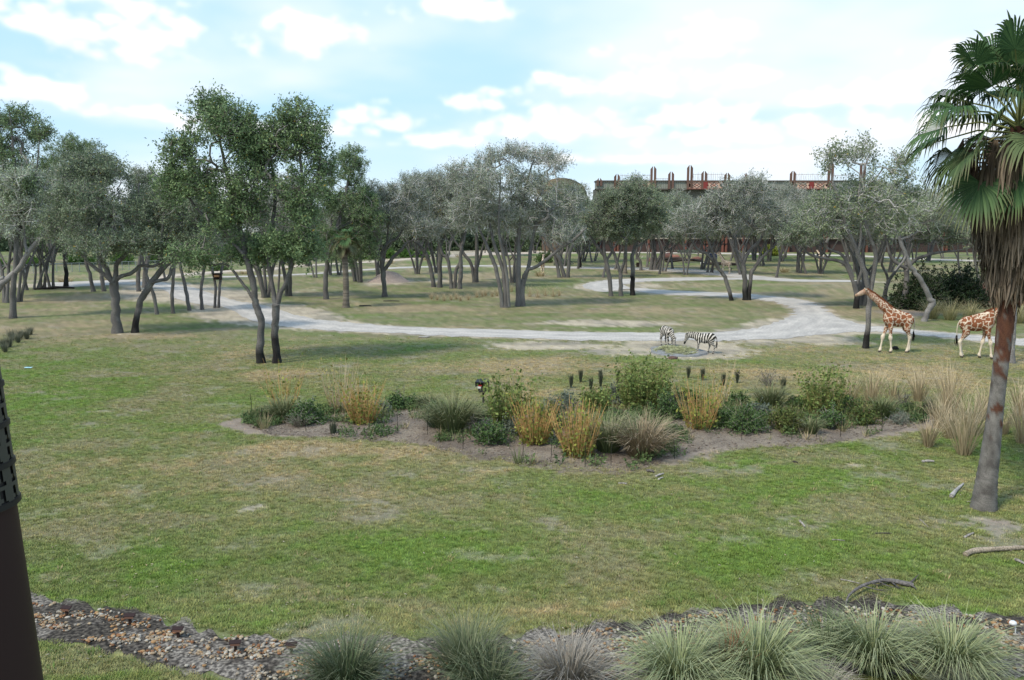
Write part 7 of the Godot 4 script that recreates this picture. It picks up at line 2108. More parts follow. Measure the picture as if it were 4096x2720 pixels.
	clump("fountain_grass", "pale green fountain grass with brown thatch at its foot", "grass clump", Vector3(6.54, -0.13, -14.05), 800, 1.35, 0.83, 0.016, 1.5, Color(0.09, 0.125, 0.05), Color(0.25, 0.31, 0.14), Color(0.4, 0.41, 0.25), 0.1, "")
	clump("fountain_grass", "rightmost pale green fountain grass with one tall stalk", "grass clump", Vector3(7.82, -0.11, -13.8), 900, 1.4, 0.89, 0.016, 1.5, Color(0.09, 0.125, 0.05), Color(0.25, 0.31, 0.14), Color(0.4, 0.41, 0.25), 0.1, "")
	clump("blue_grass_tussock", "dark green upright tussock between two pale fountain grasses", "grass clump", Vector3(5.8, -0.14, -14.29), 520, 1.19, 0.52, 0.013, 0.75, Color(0.03, 0.06, 0.025), Color(0.08, 0.13, 0.05), Color(0.15, 0.17, 0.09), 0.05, "")
	clump("dry_grass_clump", "red brown dead stalks between two pale fountain grasses", "grass clump", Vector3(3.8, -0.14, -13.56), 90, 1.14, 0.23, 0.018, 0.5, Color(0.16, 0.07, 0.04), Color(0.26, 0.13, 0.07), Color(0.3, 0.17, 0.1), 0.5, "")
	clump("grey_grass_tussock", "grey silvery low grass at the bottom edge under the fountain grasses", "grass clump", Vector3(5.21, -0.14, -13.02), 900, 0.77, 0.84, 0.013, 0.9, Color(0.1, 0.09, 0.065), Color(0.27, 0.24, 0.19), Color(0.4, 0.37, 0.33), 0.05, "")
	clump("blue_grass_tussock", "grey green low grass at the bottom right corner", "grass clump", Vector3(7.65, -0.11, -12.92), 900, 0.68, 0.95, 0.013, 0.75, Color(0.1, 0.13, 0.09), Color(0.2, 0.23, 0.17), Color(0.24, 0.235, 0.15), 0.05, "")
	clump("grey_grass_tussock", "grey grass at the bottom edge right of the drooping tussock", "grass clump", Vector3(2.18, -0.12, -12.87), 500, 0.59, 0.62, 0.013, 0.9, Color(0.1, 0.09, 0.065), Color(0.27, 0.24, 0.19), Color(0.4, 0.37, 0.33), 0.05, "")
	clump("juniper_tuft", "grey green spiky tuft in the row at the left edge", "shrub", Vector3(-34.22, -0.07, -54.9), 120, 0.75, 0.29, 0.022, 0.2, Color(0.07, 0.085, 0.06), Color(0.14, 0.15, 0.11), Color(0.2, 0.2, 0.15), 0.25, "spiky tufts at the left edge")
	clump("juniper_tuft", "grey green spiky tuft in the row at the left edge", "shrub", Vector3(-34.09, -0.08, -55.36), 120, 0.96, 0.29, 0.022, 0.2, Color(0.07, 0.085, 0.06), Color(0.14, 0.15, 0.11), Color(0.2, 0.2, 0.15), 0.25, "spiky tufts at the left edge")
	clump("juniper_tuft", "grey green spiky tuft in the row at the left edge", "shrub", Vector3(-35.96, -0.09, -58.75), 120, 1.02, 0.31, 0.022, 0.2, Color(0.07, 0.085, 0.06), Color(0.14, 0.15, 0.11), Color(0.2, 0.2, 0.15), 0.25, "spiky tufts at the left edge")
	clump("juniper_tuft", "grey green spiky tuft in the row at the left edge", "shrub", Vector3(-34.86, -0.09, -57.63), 120, 0.78, 0.31, 0.022, 0.2, Color(0.07, 0.085, 0.06), Color(0.14, 0.15, 0.11), Color(0.2, 0.2, 0.15), 0.25, "spiky tufts at the left edge")
	clump("juniper_tuft", "grey green spiky tuft in the row at the left edge", "shrub", Vector3(-36.04, -0.08, -59.94), 120, 0.74, 0.32, 0.022, 0.2, Color(0.07, 0.085, 0.06), Color(0.14, 0.15, 0.11), Color(0.2, 0.2, 0.15), 0.25, "spiky tufts at the left edge")
	clump("juniper_tuft", "grey green spiky tuft in the row at the left edge", "shrub", Vector3(-35.34, -0.09, -59.51), 120, 0.88, 0.32, 0.022, 0.2, Color(0.07, 0.085, 0.06), Color(0.14, 0.15, 0.11), Color(0.2, 0.2, 0.15), 0.25, "spiky tufts at the left edge")
	clump("juniper_tuft", "grey green spiky tuft in the row at the left edge", "shrub", Vector3(-36.43, -0.07, -61.84), 120, 0.76, 0.33, 0.022, 0.2, Color(0.07, 0.085, 0.06), Color(0.14, 0.15, 0.11), Color(0.2, 0.2, 0.15), 0.25, "spiky tufts at the left edge")
	clump("juniper_tuft", "grey green spiky tuft in the row at the left edge", "shrub", Vector3(-32.86, -0.06, -52.86), 120, 0.72, 0.28, 0.022, 0.2, Color(0.07, 0.085, 0.06), Color(0.14, 0.15, 0.11), Color(0.2, 0.2, 0.15), 0.25, "spiky tufts at the left edge")
	clump("dry_grass_clump", "short straw coloured grass clump below the centre grove", "grass clump", Vector3(-9.17, -0.04, -93.69), 60, 1.27, 0.44, 0.018, 0.7, Color(0.32, 0.245, 0.14), Color(0.47, 0.39, 0.25), Color(0.53, 0.45, 0.32), 0.2, "straw clumps below the centre grove")
	clump("dry_grass_clump", "short straw coloured grass clump below the centre grove", "grass clump", Vector3(-8.44, -0.05, -92.7), 60, 1.14, 0.49, 0.018, 0.7, Color(0.32, 0.245, 0.14), Color(0.47, 0.39, 0.25), Color(0.53, 0.45, 0.32), 0.2, "straw clumps below the centre grove")
	clump("dry_grass_clump", "short straw coloured grass clump below the centre grove", "grass clump", Vector3(-7.57, -0.06, -91.69), 60, 1.47, 0.58, 0.018, 0.7, Color(0.32, 0.245, 0.14), Color(0.47, 0.39, 0.25), Color(0.53, 0.45, 0.32), 0.2, "straw clumps below the centre grove")
	clump("dry_grass_clump", "short straw coloured grass clump below the centre grove", "grass clump", Vector3(-6.9, -0.08, -93.04), 60, 1.14, 0.44, 0.018, 0.7, Color(0.32, 0.245, 0.14), Color(0.47, 0.39, 0.25), Color(0.53, 0.45, 0.32), 0.2, "straw clumps below the centre grove")
	clump("dry_grass_clump", "short straw coloured grass clump below the centre grove", "grass clump", Vector3(-6.39, -0.09, -94.32), 60, 1.27, 0.45, 0.018, 0.7, Color(0.32, 0.245, 0.14), Color(0.47, 0.39, 0.25), Color(0.53, 0.45, 0.32), 0.2, "straw clumps below the centre grove")
	clump("dry_grass_clump", "short straw coloured grass clump below the centre grove", "grass clump", Vector3(-5.75, -0.09, -91.99), 60, 1.02, 0.39, 0.018, 0.7, Color(0.32, 0.245, 0.14), Color(0.47, 0.39, 0.25), Color(0.53, 0.45, 0.32), 0.2, "straw clumps below the centre grove")
	clump("dry_grass_clump", "short straw coloured grass clump below the centre grove", "grass clump", Vector3(-4.95, -0.1, -93.3), 60, 1.26, 0.49, 0.018, 0.7, Color(0.32, 0.245, 0.14), Color(0.47, 0.39, 0.25), Color(0.53, 0.45, 0.32), 0.2, "straw clumps below the centre grove")
	clump("dry_grass_clump", "short straw coloured grass clump below the centre grove", "grass clump", Vector3(-4.11, -0.09, -96.77), 60, 1.43, 0.46, 0.018, 0.7, Color(0.32, 0.245, 0.14), Color(0.47, 0.39, 0.25), Color(0.53, 0.45, 0.32), 0.2, "straw clumps below the centre grove")
	clump("dry_grass_clump", "short straw coloured grass clump below the centre grove", "grass clump", Vector3(-3.53, -0.08, -97.87), 60, 1.2, 0.46, 0.018, 0.7, Color(0.32, 0.245, 0.14), Color(0.47, 0.39, 0.25), Color(0.53, 0.45, 0.32), 0.2, "straw clumps below the centre grove")
	clump("dry_grass_clump", "short straw coloured grass clump below the centre grove", "grass clump", Vector3(-3.16, -0.06, -98.95), 60, 1.34, 0.52, 0.018, 0.7, Color(0.32, 0.245, 0.14), Color(0.47, 0.39, 0.25), Color(0.53, 0.45, 0.32), 0.2, "straw clumps below the centre grove")
	clump("dry_grass_clump", "short straw coloured grass clump below the centre grove", "grass clump", Vector3(-2.35, -0.07, -97.83), 60, 1.2, 0.41, 0.018, 0.7, Color(0.32, 0.245, 0.14), Color(0.47, 0.39, 0.25), Color(0.53, 0.45, 0.32), 0.2, "straw clumps below the centre grove")
	clump("dry_grass_clump", "short straw coloured grass clump below the centre grove", "grass clump", Vector3(-1.8, -0.06, -98.92), 60, 1.34, 0.47, 0.018, 0.7, Color(0.32, 0.245, 0.14), Color(0.47, 0.39, 0.25), Color(0.53, 0.45, 0.32), 0.2, "straw clumps below the centre grove")
	clump("dry_grass_clump", "short straw coloured grass clump below the centre grove", "grass clump", Vector3(2.13, -0.04, -97.37), 60, 1.91, 0.67, 0.018, 0.7, Color(0.32, 0.245, 0.14), Color(0.47, 0.39, 0.25), Color(0.53, 0.45, 0.32), 0.2, "straw clumps below the centre grove")
	clump("dry_grass_clump", "short straw coloured grass clump below the centre grove", "grass clump", Vector3(3.01, -0.03, -96.05), 60, 1.77, 0.66, 0.018, 0.7, Color(0.32, 0.245, 0.14), Color(0.47, 0.39, 0.25), Color(0.53, 0.45, 0.32), 0.2, "straw clumps below the centre grove")
	clump("dry_grass_clump", "short straw coloured grass clump below the centre grove", "grass clump", Vector3(4.03, -0.03, -98.52), 60, 1.57, 0.62, 0.018, 0.7, Color(0.32, 0.245, 0.14), Color(0.47, 0.39, 0.25), Color(0.53, 0.45, 0.32), 0.2, "straw clumps below the centre grove")
	clump("dry_grass_clump", "short straw coloured grass clump below the centre grove", "grass clump", Vector3(4.89, -0.02, -97.15), 60, 1.79, 0.67, 0.018, 0.7, Color(0.32, 0.245, 0.14), Color(0.47, 0.39, 0.25), Color(0.53, 0.45, 0.32), 0.2, "straw clumps below the centre grove")
	clump("dry_grass_clump", "short straw coloured grass clump below the centre grove", "grass clump", Vector3(5.68, -0.02, -98.47), 60, 1.21, 0.47, 0.018, 0.7, Color(0.32, 0.245, 0.14), Color(0.47, 0.39, 0.25), Color(0.53, 0.45, 0.32), 0.2, "straw clumps below the centre grove")
	clump("dry_grass_clump", "short straw coloured grass clump below the centre grove", "grass clump", Vector3(-0.03, 0, -105.13), 60, 1.42, 0.55, 0.018, 0.7, Color(0.32, 0.245, 0.14), Color(0.47, 0.39, 0.25), Color(0.53, 0.45, 0.32), 0.2, "straw clumps below the centre grove")
	clump("spiky_plant", "bright green spiky plant in front of the dark bush", "plant", Vector3(46.67, 0.07, -86.89), 60, 3.21, 1.83, 0.09, 0.25, Color(0.05, 0.12, 0.03), Color(0.14, 0.25, 0.07), Color(0.16, 0.26, 0.08), 0.1, "")
	clump("dry_grass_clump", "tan feathery grass at the left foot of the dark bush", "grass clump", Vector3(37.31, -0.02, -72.72), 260, 2.02, 1.15, 0.018, 0.5, Color(0.16, 0.19, 0.07), Color(0.36, 0.31, 0.17), Color(0.46, 0.4, 0.26), 0.2, "")
	clump("dry_grass_clump", "tan feathery grass below the bright spiky plant", "grass clump", Vector3(38.29, -0.02, -71.66), 260, 2.12, 1.33, 0.018, 0.5, Color(0.16, 0.19, 0.07), Color(0.36, 0.31, 0.17), Color(0.46, 0.4, 0.26), 0.2, "")
	clump("dry_grass_clump", "tan feathery grass left of the palm skirt", "grass clump", Vector3(39.56, -0.01, -70.87), 260, 1.97, 1.13, 0.018, 0.5, Color(0.16, 0.19, 0.07), Color(0.36, 0.31, 0.17), Color(0.46, 0.4, 0.26), 0.2, "")
	clump("dry_grass_clump", "green grass beyond the palm trunk, left", "grass clump", Vector3(40.62, 0, -69.14), 260, 1.92, 1.1, 0.018, 0.5, Color(0.16, 0.19, 0.07), Color(0.36, 0.31, 0.17), Color(0.46, 0.4, 0.26), 0.2, "")
	clump("dry_grass_clump", "green grass beyond the palm trunk at the right edge", "grass clump", Vector3(42.69, 0.02, -68.93), 260, 2.34, 1.28, 0.018, 0.5, Color(0.16, 0.19, 0.07), Color(0.36, 0.31, 0.17), Color(0.46, 0.4, 0.26), 0.2, "")
	shrub("leafy_shrub", "big dark bush behind the crooked grey oak", Vector3(40.26, 0.07, -81.11), 620, 5.53, 3.75, 11, 0.2, Color(0.018, 0.034, 0.016), Color(0.05, 0.075, 0.03), Color(0.3, 0.28, 0.24), "", "shrub")
	shrub("leafy_shrub", "big dark bush beside the red rock", Vector3(45.75, 0, -83.74), 620, 5.66, 3.76, 11, 0.2, Color(0.018, 0.034, 0.016), Color(0.045, 0.07, 0.03), Color(0.3, 0.28, 0.24), "", "shrub")
	shrub("round_shrub", "yellow green round bush in front of the lodge", Vector3(78.23, -0.01, -250.78), 300, 4.65, 4.07, 12, 0.3, Color(0.14, 0.19, 0.03), Color(0.36, 0.4, 0.07), Color(0.22, 0.16, 0.1), "", "shrub")
	shrub("round_shrub", "small yellow bush left of the larger one by the lodge", Vector3(67.04, -0.04, -243.51), 140, 2.39, 1.91, 10, 0.28, Color(0.14, 0.19, 0.03), Color(0.36, 0.38, 0.06), Color(0.22, 0.16, 0.1), "", "shrub")
	shrub("grey_leaf_shrub", "low grey green shrubbery along the lodge wall", Vector3(59.72, -0.01, -278.52), 200, 1.52, 6.56, 8, 0.3, Color(0.095, 0.125, 0.095), Color(0.22, 0.255, 0.195), Color(0.28, 0.26, 0.23), "", "shrub")
	shrub("leafy_shrub", "dark green bush behind the giraffe seen from the rear", Vector3(7.65, 0.06, -195.91), 200, 3.85, 3.08, 10, 0.22, Color(0.05, 0.095, 0.036), Color(0.13, 0.2, 0.065), Color(0.3, 0.28, 0.24), "", "shrub")
	shrub("grey_leaf_shrub", "grey bush right of the giraffe seen from the rear", Vector3(11.42, 0.04, -182.09), 160, 1.99, 2.87, 8, 0.2, Color(0.095, 0.125, 0.095), Color(0.22, 0.255, 0.195), Color(0.28, 0.26, 0.23), "", "shrub")
	shrub("leafy_shrub", "dark rounded bush in front of the wire fence", Vector3(-57.05, -0.07, -160.84), 180, 1.58, 2.53, 10, 0.2, Color(0.05, 0.095, 0.036), Color(0.13, 0.2, 0.065), Color(0.3, 0.28, 0.24), "", "shrub")
	clump("dry_grass_clump", "tan grass strip before the wire fence, left", "grass clump", Vector3(-67.4, 0.02, -124.34), 130, 1.04, 3.53, 0.045, 0.7, Color(0.3, 0.24, 0.12), Color(0.46, 0.37, 0.22), Color(0.53, 0.45, 0.32), 0.1, "")
	clump("dry_grass_clump", "tan grass strip before the wire fence, middle", "grass clump", Vector3(-62.49, 0.08, -127.71), 130, 0.97, 3.22, 0.045, 0.7, Color(0.3, 0.24, 0.12), Color(0.46, 0.37, 0.22), Color(0.53, 0.45, 0.32), 0.1, "")
	clump("dry_grass_clump", "pale straw grass strip along the far track", "grass clump", Vector3(-48.16, -0.05, -147.72), 130, 0.78, 5.12, 0.045, 0.7, Color(0.3, 0.24, 0.12), Color(0.46, 0.37, 0.22), Color(0.53, 0.45, 0.32), 0.1, "")
	clump("dry_grass_clump", "thin straw grass along the far track", "grass clump", Vector3(-45.02, -0.09, -164.74), 130, 0.62, 4.15, 0.045, 0.7, Color(0.3, 0.24, 0.12), Color(0.46, 0.37, 0.22), Color(0.53, 0.45, 0.32), 0.1, "")
	clump("dry_grass_clump", "brown grass clump in the far grove, left", "grass clump", Vector3(-22.5, 0.01, -214.07), 130, 0.97, 4.04, 0.045, 0.7, Color(0.3, 0.24, 0.12), Color(0.46, 0.37, 0.22), Color(0.53, 0.45, 0.32), 0.1, "")
	clump("dry_grass_clump", "brown grass clump in the far grove, right", "grass clump", Vector3(-15.35, -0.03, -243.22), 130, 1.29, 4.59, 0.045, 0.7, Color(0.3, 0.24, 0.12), Color(0.46, 0.37, 0.22), Color(0.53, 0.45, 0.32), 0.1, "")
	clump("dry_grass_clump", "tan grass around the giraffe seen from the rear", "grass clump", Vector3(4.72, 0.04, -139.14), 130, 1.32, 2.63, 0.045, 0.7, Color(0.3, 0.24, 0.12), Color(0.46, 0.37, 0.22), Color(0.53, 0.45, 0.32), 0.1, "")
	clump("dry_grass_clump", "orange dry grass by the fallen logs", "grass clump", Vector3(44.61, 0.03, -207.76), 130, 1.34, 3.27, 0.045, 0.7, Color(0.3, 0.24, 0.12), Color(0.46, 0.37, 0.22), Color(0.53, 0.45, 0.32), 0.1, "")
	clump("dry_grass_clump", "tan grass at the foot of leaning oaks by the lodge", "grass clump", Vector3(50.89, -0.05, -153.9), 130, 1.17, 2.43, 0.045, 0.7, Color(0.3, 0.24, 0.12), Color(0.46, 0.37, 0.22), Color(0.53, 0.45, 0.32), 0.1, "")
	clump("dry_grass_clump", "brown grass by the far track bend", "grass clump", Vector3(-28.62, -0.09, -194.54), 130, 1.33, 2.45, 0.045, 0.7, Color(0.3, 0.24, 0.12), Color(0.46, 0.37, 0.22), Color(0.53, 0.45, 0.32), 0.1, "")
	clump("grass_tussock", "fine green tussock squeezed beside the big arching tussock", "grass clump", Vector3(-1.63, 0.22, -31.71), 240, 1.05, 0.82, 0.02, 0.8, Color(0.065, 0.1, 0.042), Color(0.15, 0.205, 0.08), Color(0.34, 0.31, 0.19), 0.08, "")
	shrub("grey_leaf_shrub", "grey leaved shrub between the bamboo thicket and the orange bamboo", Vector3(0.07, 0.18, -30.34), 90, 0.85, 0.73, 8, 0.085, Color(0.095, 0.125, 0.095), Color(0.22, 0.255, 0.195), Color(0.28, 0.26, 0.23), "", "shrub")
	shrub("leafy_shrub", "green shrub between the two matching orange bamboos", Vector3(1.5, 0.24, -31.14), 110, 0.96, 0.81, 10, 0.1, Color(0.05, 0.095, 0.036), Color(0.13, 0.2, 0.065), Color(0.3, 0.28, 0.24), "", "shrub")
	shrub("bare_shrub", "brown dead twigs at the foot of the big arching tussock", Vector3(-1.32, 0.17, -30.39), 60, 0.94, 0.66, 1, 0.08, Color(0.06, 0.08, 0.04), Color(0.15, 0.15, 0.09), Color(0.2, 0.18, 0.165), "", "shrub")
	shrub("leafy_shrub", "green leafy shrub under the biggest bamboo thicket", Vector3(4.31, 0.23, -30.83), 110, 0.95, 0.93, 10, 0.1, Color(0.05, 0.095, 0.036), Color(0.13, 0.2, 0.065), Color(0.3, 0.28, 0.24), "", "shrub")
	clump("grass_tussock", "green tussock behind the broad brown tussock, left", "grass clump", Vector3(4.45, 0.17, -30.04), 240, 0.94, 0.78, 0.02, 0.8, Color(0.065, 0.1, 0.042), Color(0.15, 0.205, 0.08), Color(0.34, 0.31, 0.19), 0.08, "")
	shrub("bare_shrub", "grey twiggy growth behind the dark leafy shrub", Vector3(6.92, -0.01, -35.34), 60, 1.28, 0.91, 1, 0.08, Color(0.06, 0.08, 0.04), Color(0.15, 0.15, 0.09), Color(0.2, 0.18, 0.165), "", "shrub")
	shrub("leafy_shrub", "green shrub right of the biggest bamboo thicket", Vector3(7.78, -0.01, -36.27), 110, 0.91, 1.09, 10, 0.1, Color(0.05, 0.095, 0.036), Color(0.13, 0.2, 0.065), Color(0.3, 0.28, 0.24), "", "shrub")
	shrub("leafy_shrub", "green shrub right of the orange clump at the mulch edge", Vector3(8.17, 0.2, -31.63), 110, 0.8, 0.68, 10, 0.1, Color(0.05, 0.095, 0.036), Color(0.13, 0.2, 0.065), Color(0.3, 0.28, 0.24), "", "shrub")
	shrub("grey_leaf_shrub", "grey leaved shrub right of the dense dark shrub", Vector3(10.14, 0.12, -33.1), 90, 0.93, 0.71, 8, 0.085, Color(0.095, 0.125, 0.095), Color(0.22, 0.255, 0.195), Color(0.28, 0.26, 0.23), "", "shrub")
	shrub("leafy_shrub", "dark leafy shrub left of the tall right bamboo", Vector3(12.61, 0.05, -35.06), 110, 0.88, 0.9, 10, 0.1, Color(0.05, 0.095, 0.036), Color(0.13, 0.2, 0.065), Color(0.3, 0.28, 0.24), "", "shrub")
	shrub("leafy_shrub", "green shrub between the tall right bamboo and the round shrub", Vector3(14.29, 0.07, -34.57), 110, 0.87, 0.83, 10, 0.1, Color(0.05, 0.095, 0.036), Color(0.13, 0.2, 0.065), Color(0.3, 0.28, 0.24), "", "shrub")
	clump("grass_tussock", "small green tussock at the front of the tall right bamboo", "grass clump", Vector3(11.36, 0.13, -30.55), 240, 0.77, 0.58, 0.02, 0.8, Color(0.065, 0.1, 0.042), Color(0.15, 0.205, 0.08), Color(0.34, 0.31, 0.19), 0.08, "")
	shrub("bare_shrub", "dead grey branching snag standing over the dark tussock", Vector3(12.82, 0.04, -40.66), 60, 1.36, 0.76, 1, 0.08, Color(0.06, 0.08, 0.04), Color(0.15, 0.15, 0.09), Color(0.2, 0.18, 0.165), "", "shrub")
	bamboo("bamboo_clump", "short green bamboo behind the right orange bamboo", Vector3(3.58, 0.05, -34.22), 120, 1.05, 0.88, Color(0.17, 0.18, 0.06), Color(0.33, 0.29, 0.12), Color(0.09, 0.14, 0.04), Color(0.23, 0.29, 0.09), 16, 1.0)
	clump("dry_grass_clump", "dry feathery grass rising behind the tall right bamboo", "grass clump", Vector3(14.36, 0.06, -35.95), 90, 1.91, 0.93, 0.018, 0.5, Color(0.32, 0.245, 0.14), Color(0.47, 0.39, 0.25), Color(0.53, 0.45, 0.32), 0.5, "")
	clump("dry_grass_clump", "pale thin grass behind the round olive shrub", "grass clump", Vector3(15.42, 0.05, -36.89), 90, 1.45, 0.95, 0.018, 0.5, Color(0.32, 0.245, 0.14), Color(0.47, 0.39, 0.25), Color(0.53, 0.45, 0.32), 0.5, "")
	clump("dry_grass_clump", "pale thin grass behind the bare twiggy shrub", "grass clump", Vector3(17.21, 0.04, -36.47), 90, 1.37, 0.78, 0.018, 0.5, Color(0.32, 0.245, 0.14), Color(0.47, 0.39, 0.25), Color(0.53, 0.45, 0.32), 0.5, "")
	clump("grey_grass_tussock", "small grey grass beside the white twigged shrub", "grass clump", Vector3(-8.37, 0.11, -31.67), 160, 0.7, 0.55, 0.013, 0.9, Color(0.1, 0.09, 0.065), Color(0.27, 0.24, 0.19), Color(0.4, 0.37, 0.33), 0.05, "")
	shrub("leafy_shrub", "small dark shrub behind the blue green tussock", Vector3(-3.06, 0.14, -33.43), 110, 0.65, 0.58, 10, 0.1, Color(0.05, 0.095, 0.036), Color(0.13, 0.2, 0.065), Color(0.3, 0.28, 0.24), "", "shrub")
	shrub("grey_leaf_shrub", "small grey shrub right of the orange and yellow bamboo", Vector3(-5.57, 0.08, -34.5), 90, 0.48, 0.53, 8, 0.085, Color(0.095, 0.125, 0.095), Color(0.22, 0.255, 0.195), Color(0.28, 0.26, 0.23), "", "shrub")
	clump("grass_tussock", "green tussock behind the right orange bamboo", "grass clump", Vector3(2.67, 0.24, -31.13), 240, 0.78, 0.62, 0.02, 0.8, Color(0.065, 0.1, 0.042), Color(0.15, 0.205, 0.08), Color(0.34, 0.31, 0.19), 0.08, "")
	rng.seed = 910
	var hedge := shrub("hedge_shrub", "bright green shrub in the thicket behind the wire fence", Vector3(-110.66, 0.01, -174.2), 240, 3.2, 3.4, 9, 0.30, Color(0.06, 0.13, 0.03), Color(0.15, 0.26, 0.06), Color(0.2, 0.18, 0.15), "bright shrubs behind the wire fence")
	for k in 22:
		var at := Vector3(lerpf(-118.0, -20.0, k / 21.0), 0, -lerpf(172.0, 236.0, k / 21.0) + rng.randf_range(-5, 5))
		dup(hedge, "hedge_shrub", "bright green shrub in the thicket behind the wire fence", at, rng.randf() * TAU, rng.randf_range(0.8, 1.25), "bright shrubs behind the wire fence")

	rng.seed = 915
	var wood := shrub("thicket_bush", "tall dark bush of the wood closing the view behind the wire fence", Vector3(-190, -0.3, -300), 420, 10.0, 8.0, 9, 0.75, Color(0.070, 0.105, 0.055), Color(0.155, 0.200, 0.110), Color(0.25, 0.23, 0.21), "dark bushes of the far wood")
	for k in 46:
		dup(wood, "thicket_bush", "tall dark bush of the wood closing the view behind the wire fence", Vector3(lerpf(-250.0, 24.0, k / 45.0), -0.3, -rng.randf_range(285.0, 335.0)), rng.randf() * TAU, rng.randf_range(0.75, 1.35), "dark bushes of the far wood")
	build_palm(Vector3(13.44, -0.07, -22.64))
	build_far_palms()
	build_animals()
	build_props()
	build_pebbles(gravel, grows)
	build_grass()
	build_weeds()
	build_undergrowth(bed_rows)
	build_litter()

func build_palm(at: Vector3) -> void:
	rng.seed = 60
	var root := thing("fan_palm", "tall fan palm with shaggy dead skirt and rust patched trunk at right", "palm tree", at)
	var s := 81.3
	# the trunk leans a little to the right and narrows upwards; heights in metres from the foot
	var spine := [Vector4(0, -0.15, 0, 0.37), Vector4(0.01, 0.35, 0, 0.315), Vector4(0.03, 0.9, 0, 0.275), Vector4(0.07, 1.6, 0, 0.245), Vector4(0.11, 2.9, 0.02, 0.205), Vector4(0.14, 3.9, 0.03, 0.195), Vector4(0.17, 5.2, 0.05, 0.215), Vector4(0.17, 6.6, 0.08, 0.22), Vector4(0.14, 8.4, 0.1, 0.22), Vector4(0.08, 10.6, 0.1, 0.20)]
	var line := catmull(spine, 12)
	var tr := MB.new()
	var ps := PackedVector3Array()
	var rs := PackedFloat32Array()
	for q in line:
		ps.append(Vector3(q.x, q.y, q.z))
		rs.append(q.w * (1.0 + 0.025 * sin(q.y * 34.0)))
	var n := 18
	tr.tube(ps, rs, n, pc(Color.WHITE))
	for i in ps.size() * n:
		var p := tr.v[i]
		var k := nb.get_noise_3d(p.x * 3.0, p.y * 2.2, p.z * 3.0)
		var k2 := nb.get_noise_3d(p.x * 9.0, p.y * 14.0, p.z * 9.0)
		var grey := Color(0.30, 0.285, 0.265).lerp(Color(0.15, 0.14, 0.13), clampf(0.35 + k * 1.2, 0, 1))
		var rust := Color(0.20, 0.092, 0.058).lerp(Color(0.085, 0.042, 0.032), clampf(0.3 + k2 * 1.3, 0, 1))
		var f := smoothstep(-0.1, 0.1, (p.y - 4.15) * 0.5 + k * 0.5)            # the fibre has fallen away from here up
		f = maxf(f, smoothstep(0.1, 0.2, k + 0.18 - absf(p.y - 2.75) * 0.8))
		f *= 1.0 - smoothstep(0.08, 0.2, nb.get_noise_3d(p.x * 5.0 + 9, p.y * 1.5, p.z * 5.0) - 0.10 - maxf(0, p.y - 4.2) * 0.3)
		tr.c[i] = (grey.lerp(rust, f)) * (1.0 + k2 * 0.35)
	obj("trunk", tr.mesh(), M.palmbark, root)
	var heart := Vector3(0.08, 10.85, 0.1)
	var along := func(h: float) -> Vector3:
		for i in ps.size() - 1:
			if ps[i + 1].y >= h:
				return ps[i].lerp(ps[i + 1], (h - ps[i].y) / (ps[i + 1].y - ps[i].y))
		return ps[ps.size() - 1]
	for k in 36:
		var az := k * 2.39996 + 0.5
		var el := lerpf(1.42, -0.14, pow(k / 35.0, 0.95))
		palm_frond(root, heart + Vector3(0, -0.014 * k, 0), az, el, rng.randf_range(1.5, 2.0) * (1.15 if k < 10 else 1.0), rng.randf_range(1.15, 1.40), rng.randf_range(0.5, 0.8) * (0.55 if k < 10 else 1.0), 0.0 if k < 32 else rng.randf_range(0.0, 0.6))
	palm_frond(root, heart + Vector3(0, -0.25, 0), PI * 0.52, -0.22, 0.85, 1.05, 0.35, 0.0)
	palm_frond(root, heart + Vector3(0, -0.5, 0), PI * 0.66, -0.6, 1.6, 1.25, 0.4, 0.0)
	palm_frond(root, heart + Vector3(0, -0.5, 0), PI * 0.36, -0.7, 1.7, 1.25, 0.4, 0.15)
	palm_frond(root, heart + Vector3(0, -0.45, 0), PI * 0.86, -0.65, 1.7, 1.3, 0.5, 0.05)
	for k in 220:
		var u := pow(k / 219.0, 0.9)
		var h := lerpf(6.45, 10.2, u)
		var reach := lerpf(0.34, 1.45, pow(u, 1.2)) * rng.randf_range(0.75, 1.15)
		dead_frond(root, along, h, k * 2.39996 + rng.randf_range(-0.3, 0.3), reach, lerpf(1.0, 1.45, u))

func small_palm(called: String, label: String, at: Vector3, high: float, r: float) -> void:
	var root := thing(called, label, "palm tree", at)
	var tr := MB.new()
	var ps := PackedVector3Array()
	var rs := PackedFloat32Array()
	var cs := PackedColorArray()
	for k in 60:
		var y := high * k / 59.0
		ps.append(Vector3(0.05 * sin(y * 0.7), y - 0.1, 0.04 * cos(y)))
		rs.append(r * (1.0 + 0.7 * pow(maxf(0, 0.9 - y) / 0.9, 2)) * rng.randf_range(0.92, 1.10))
		cs.append(Color(0.30, 0.265, 0.22) * rng.randf_range(0.5, 1.2))
	tr.tube(ps, rs, 10, cs)
	obj("trunk", tr.mesh(), M.palmbark, root)
	var heart := Vector3(0, high, 0)
	for k in 20:
		palm_frond(root, heart, k * 2.39996, lerpf(1.0, -0.7, k / 19.0), 1.1, 1.0, 0.6, 0.0 if k < 12 else 0.5)
	var al := func(h: float) -> Vector3: return Vector3(0, h, 0)
	for k in 26:
		dead_frond(root, al, high - rng.randf_range(0.1, 0.9), k * 2.4, 0.45, 1.2)

func build_far_palms() -> void:
	rng.seed = 61
	small_palm("cabbage_palm", "rough trunked palm under the bushy green oak", Vector3(-16.81, 0, -83.18), 6.9, 0.30)
	small_palm("cabbage_palm", "pale rough palm trunk between the forked oak and the charred oak", Vector3(20.23, 0.03, -147.83), 6.6, 0.34)

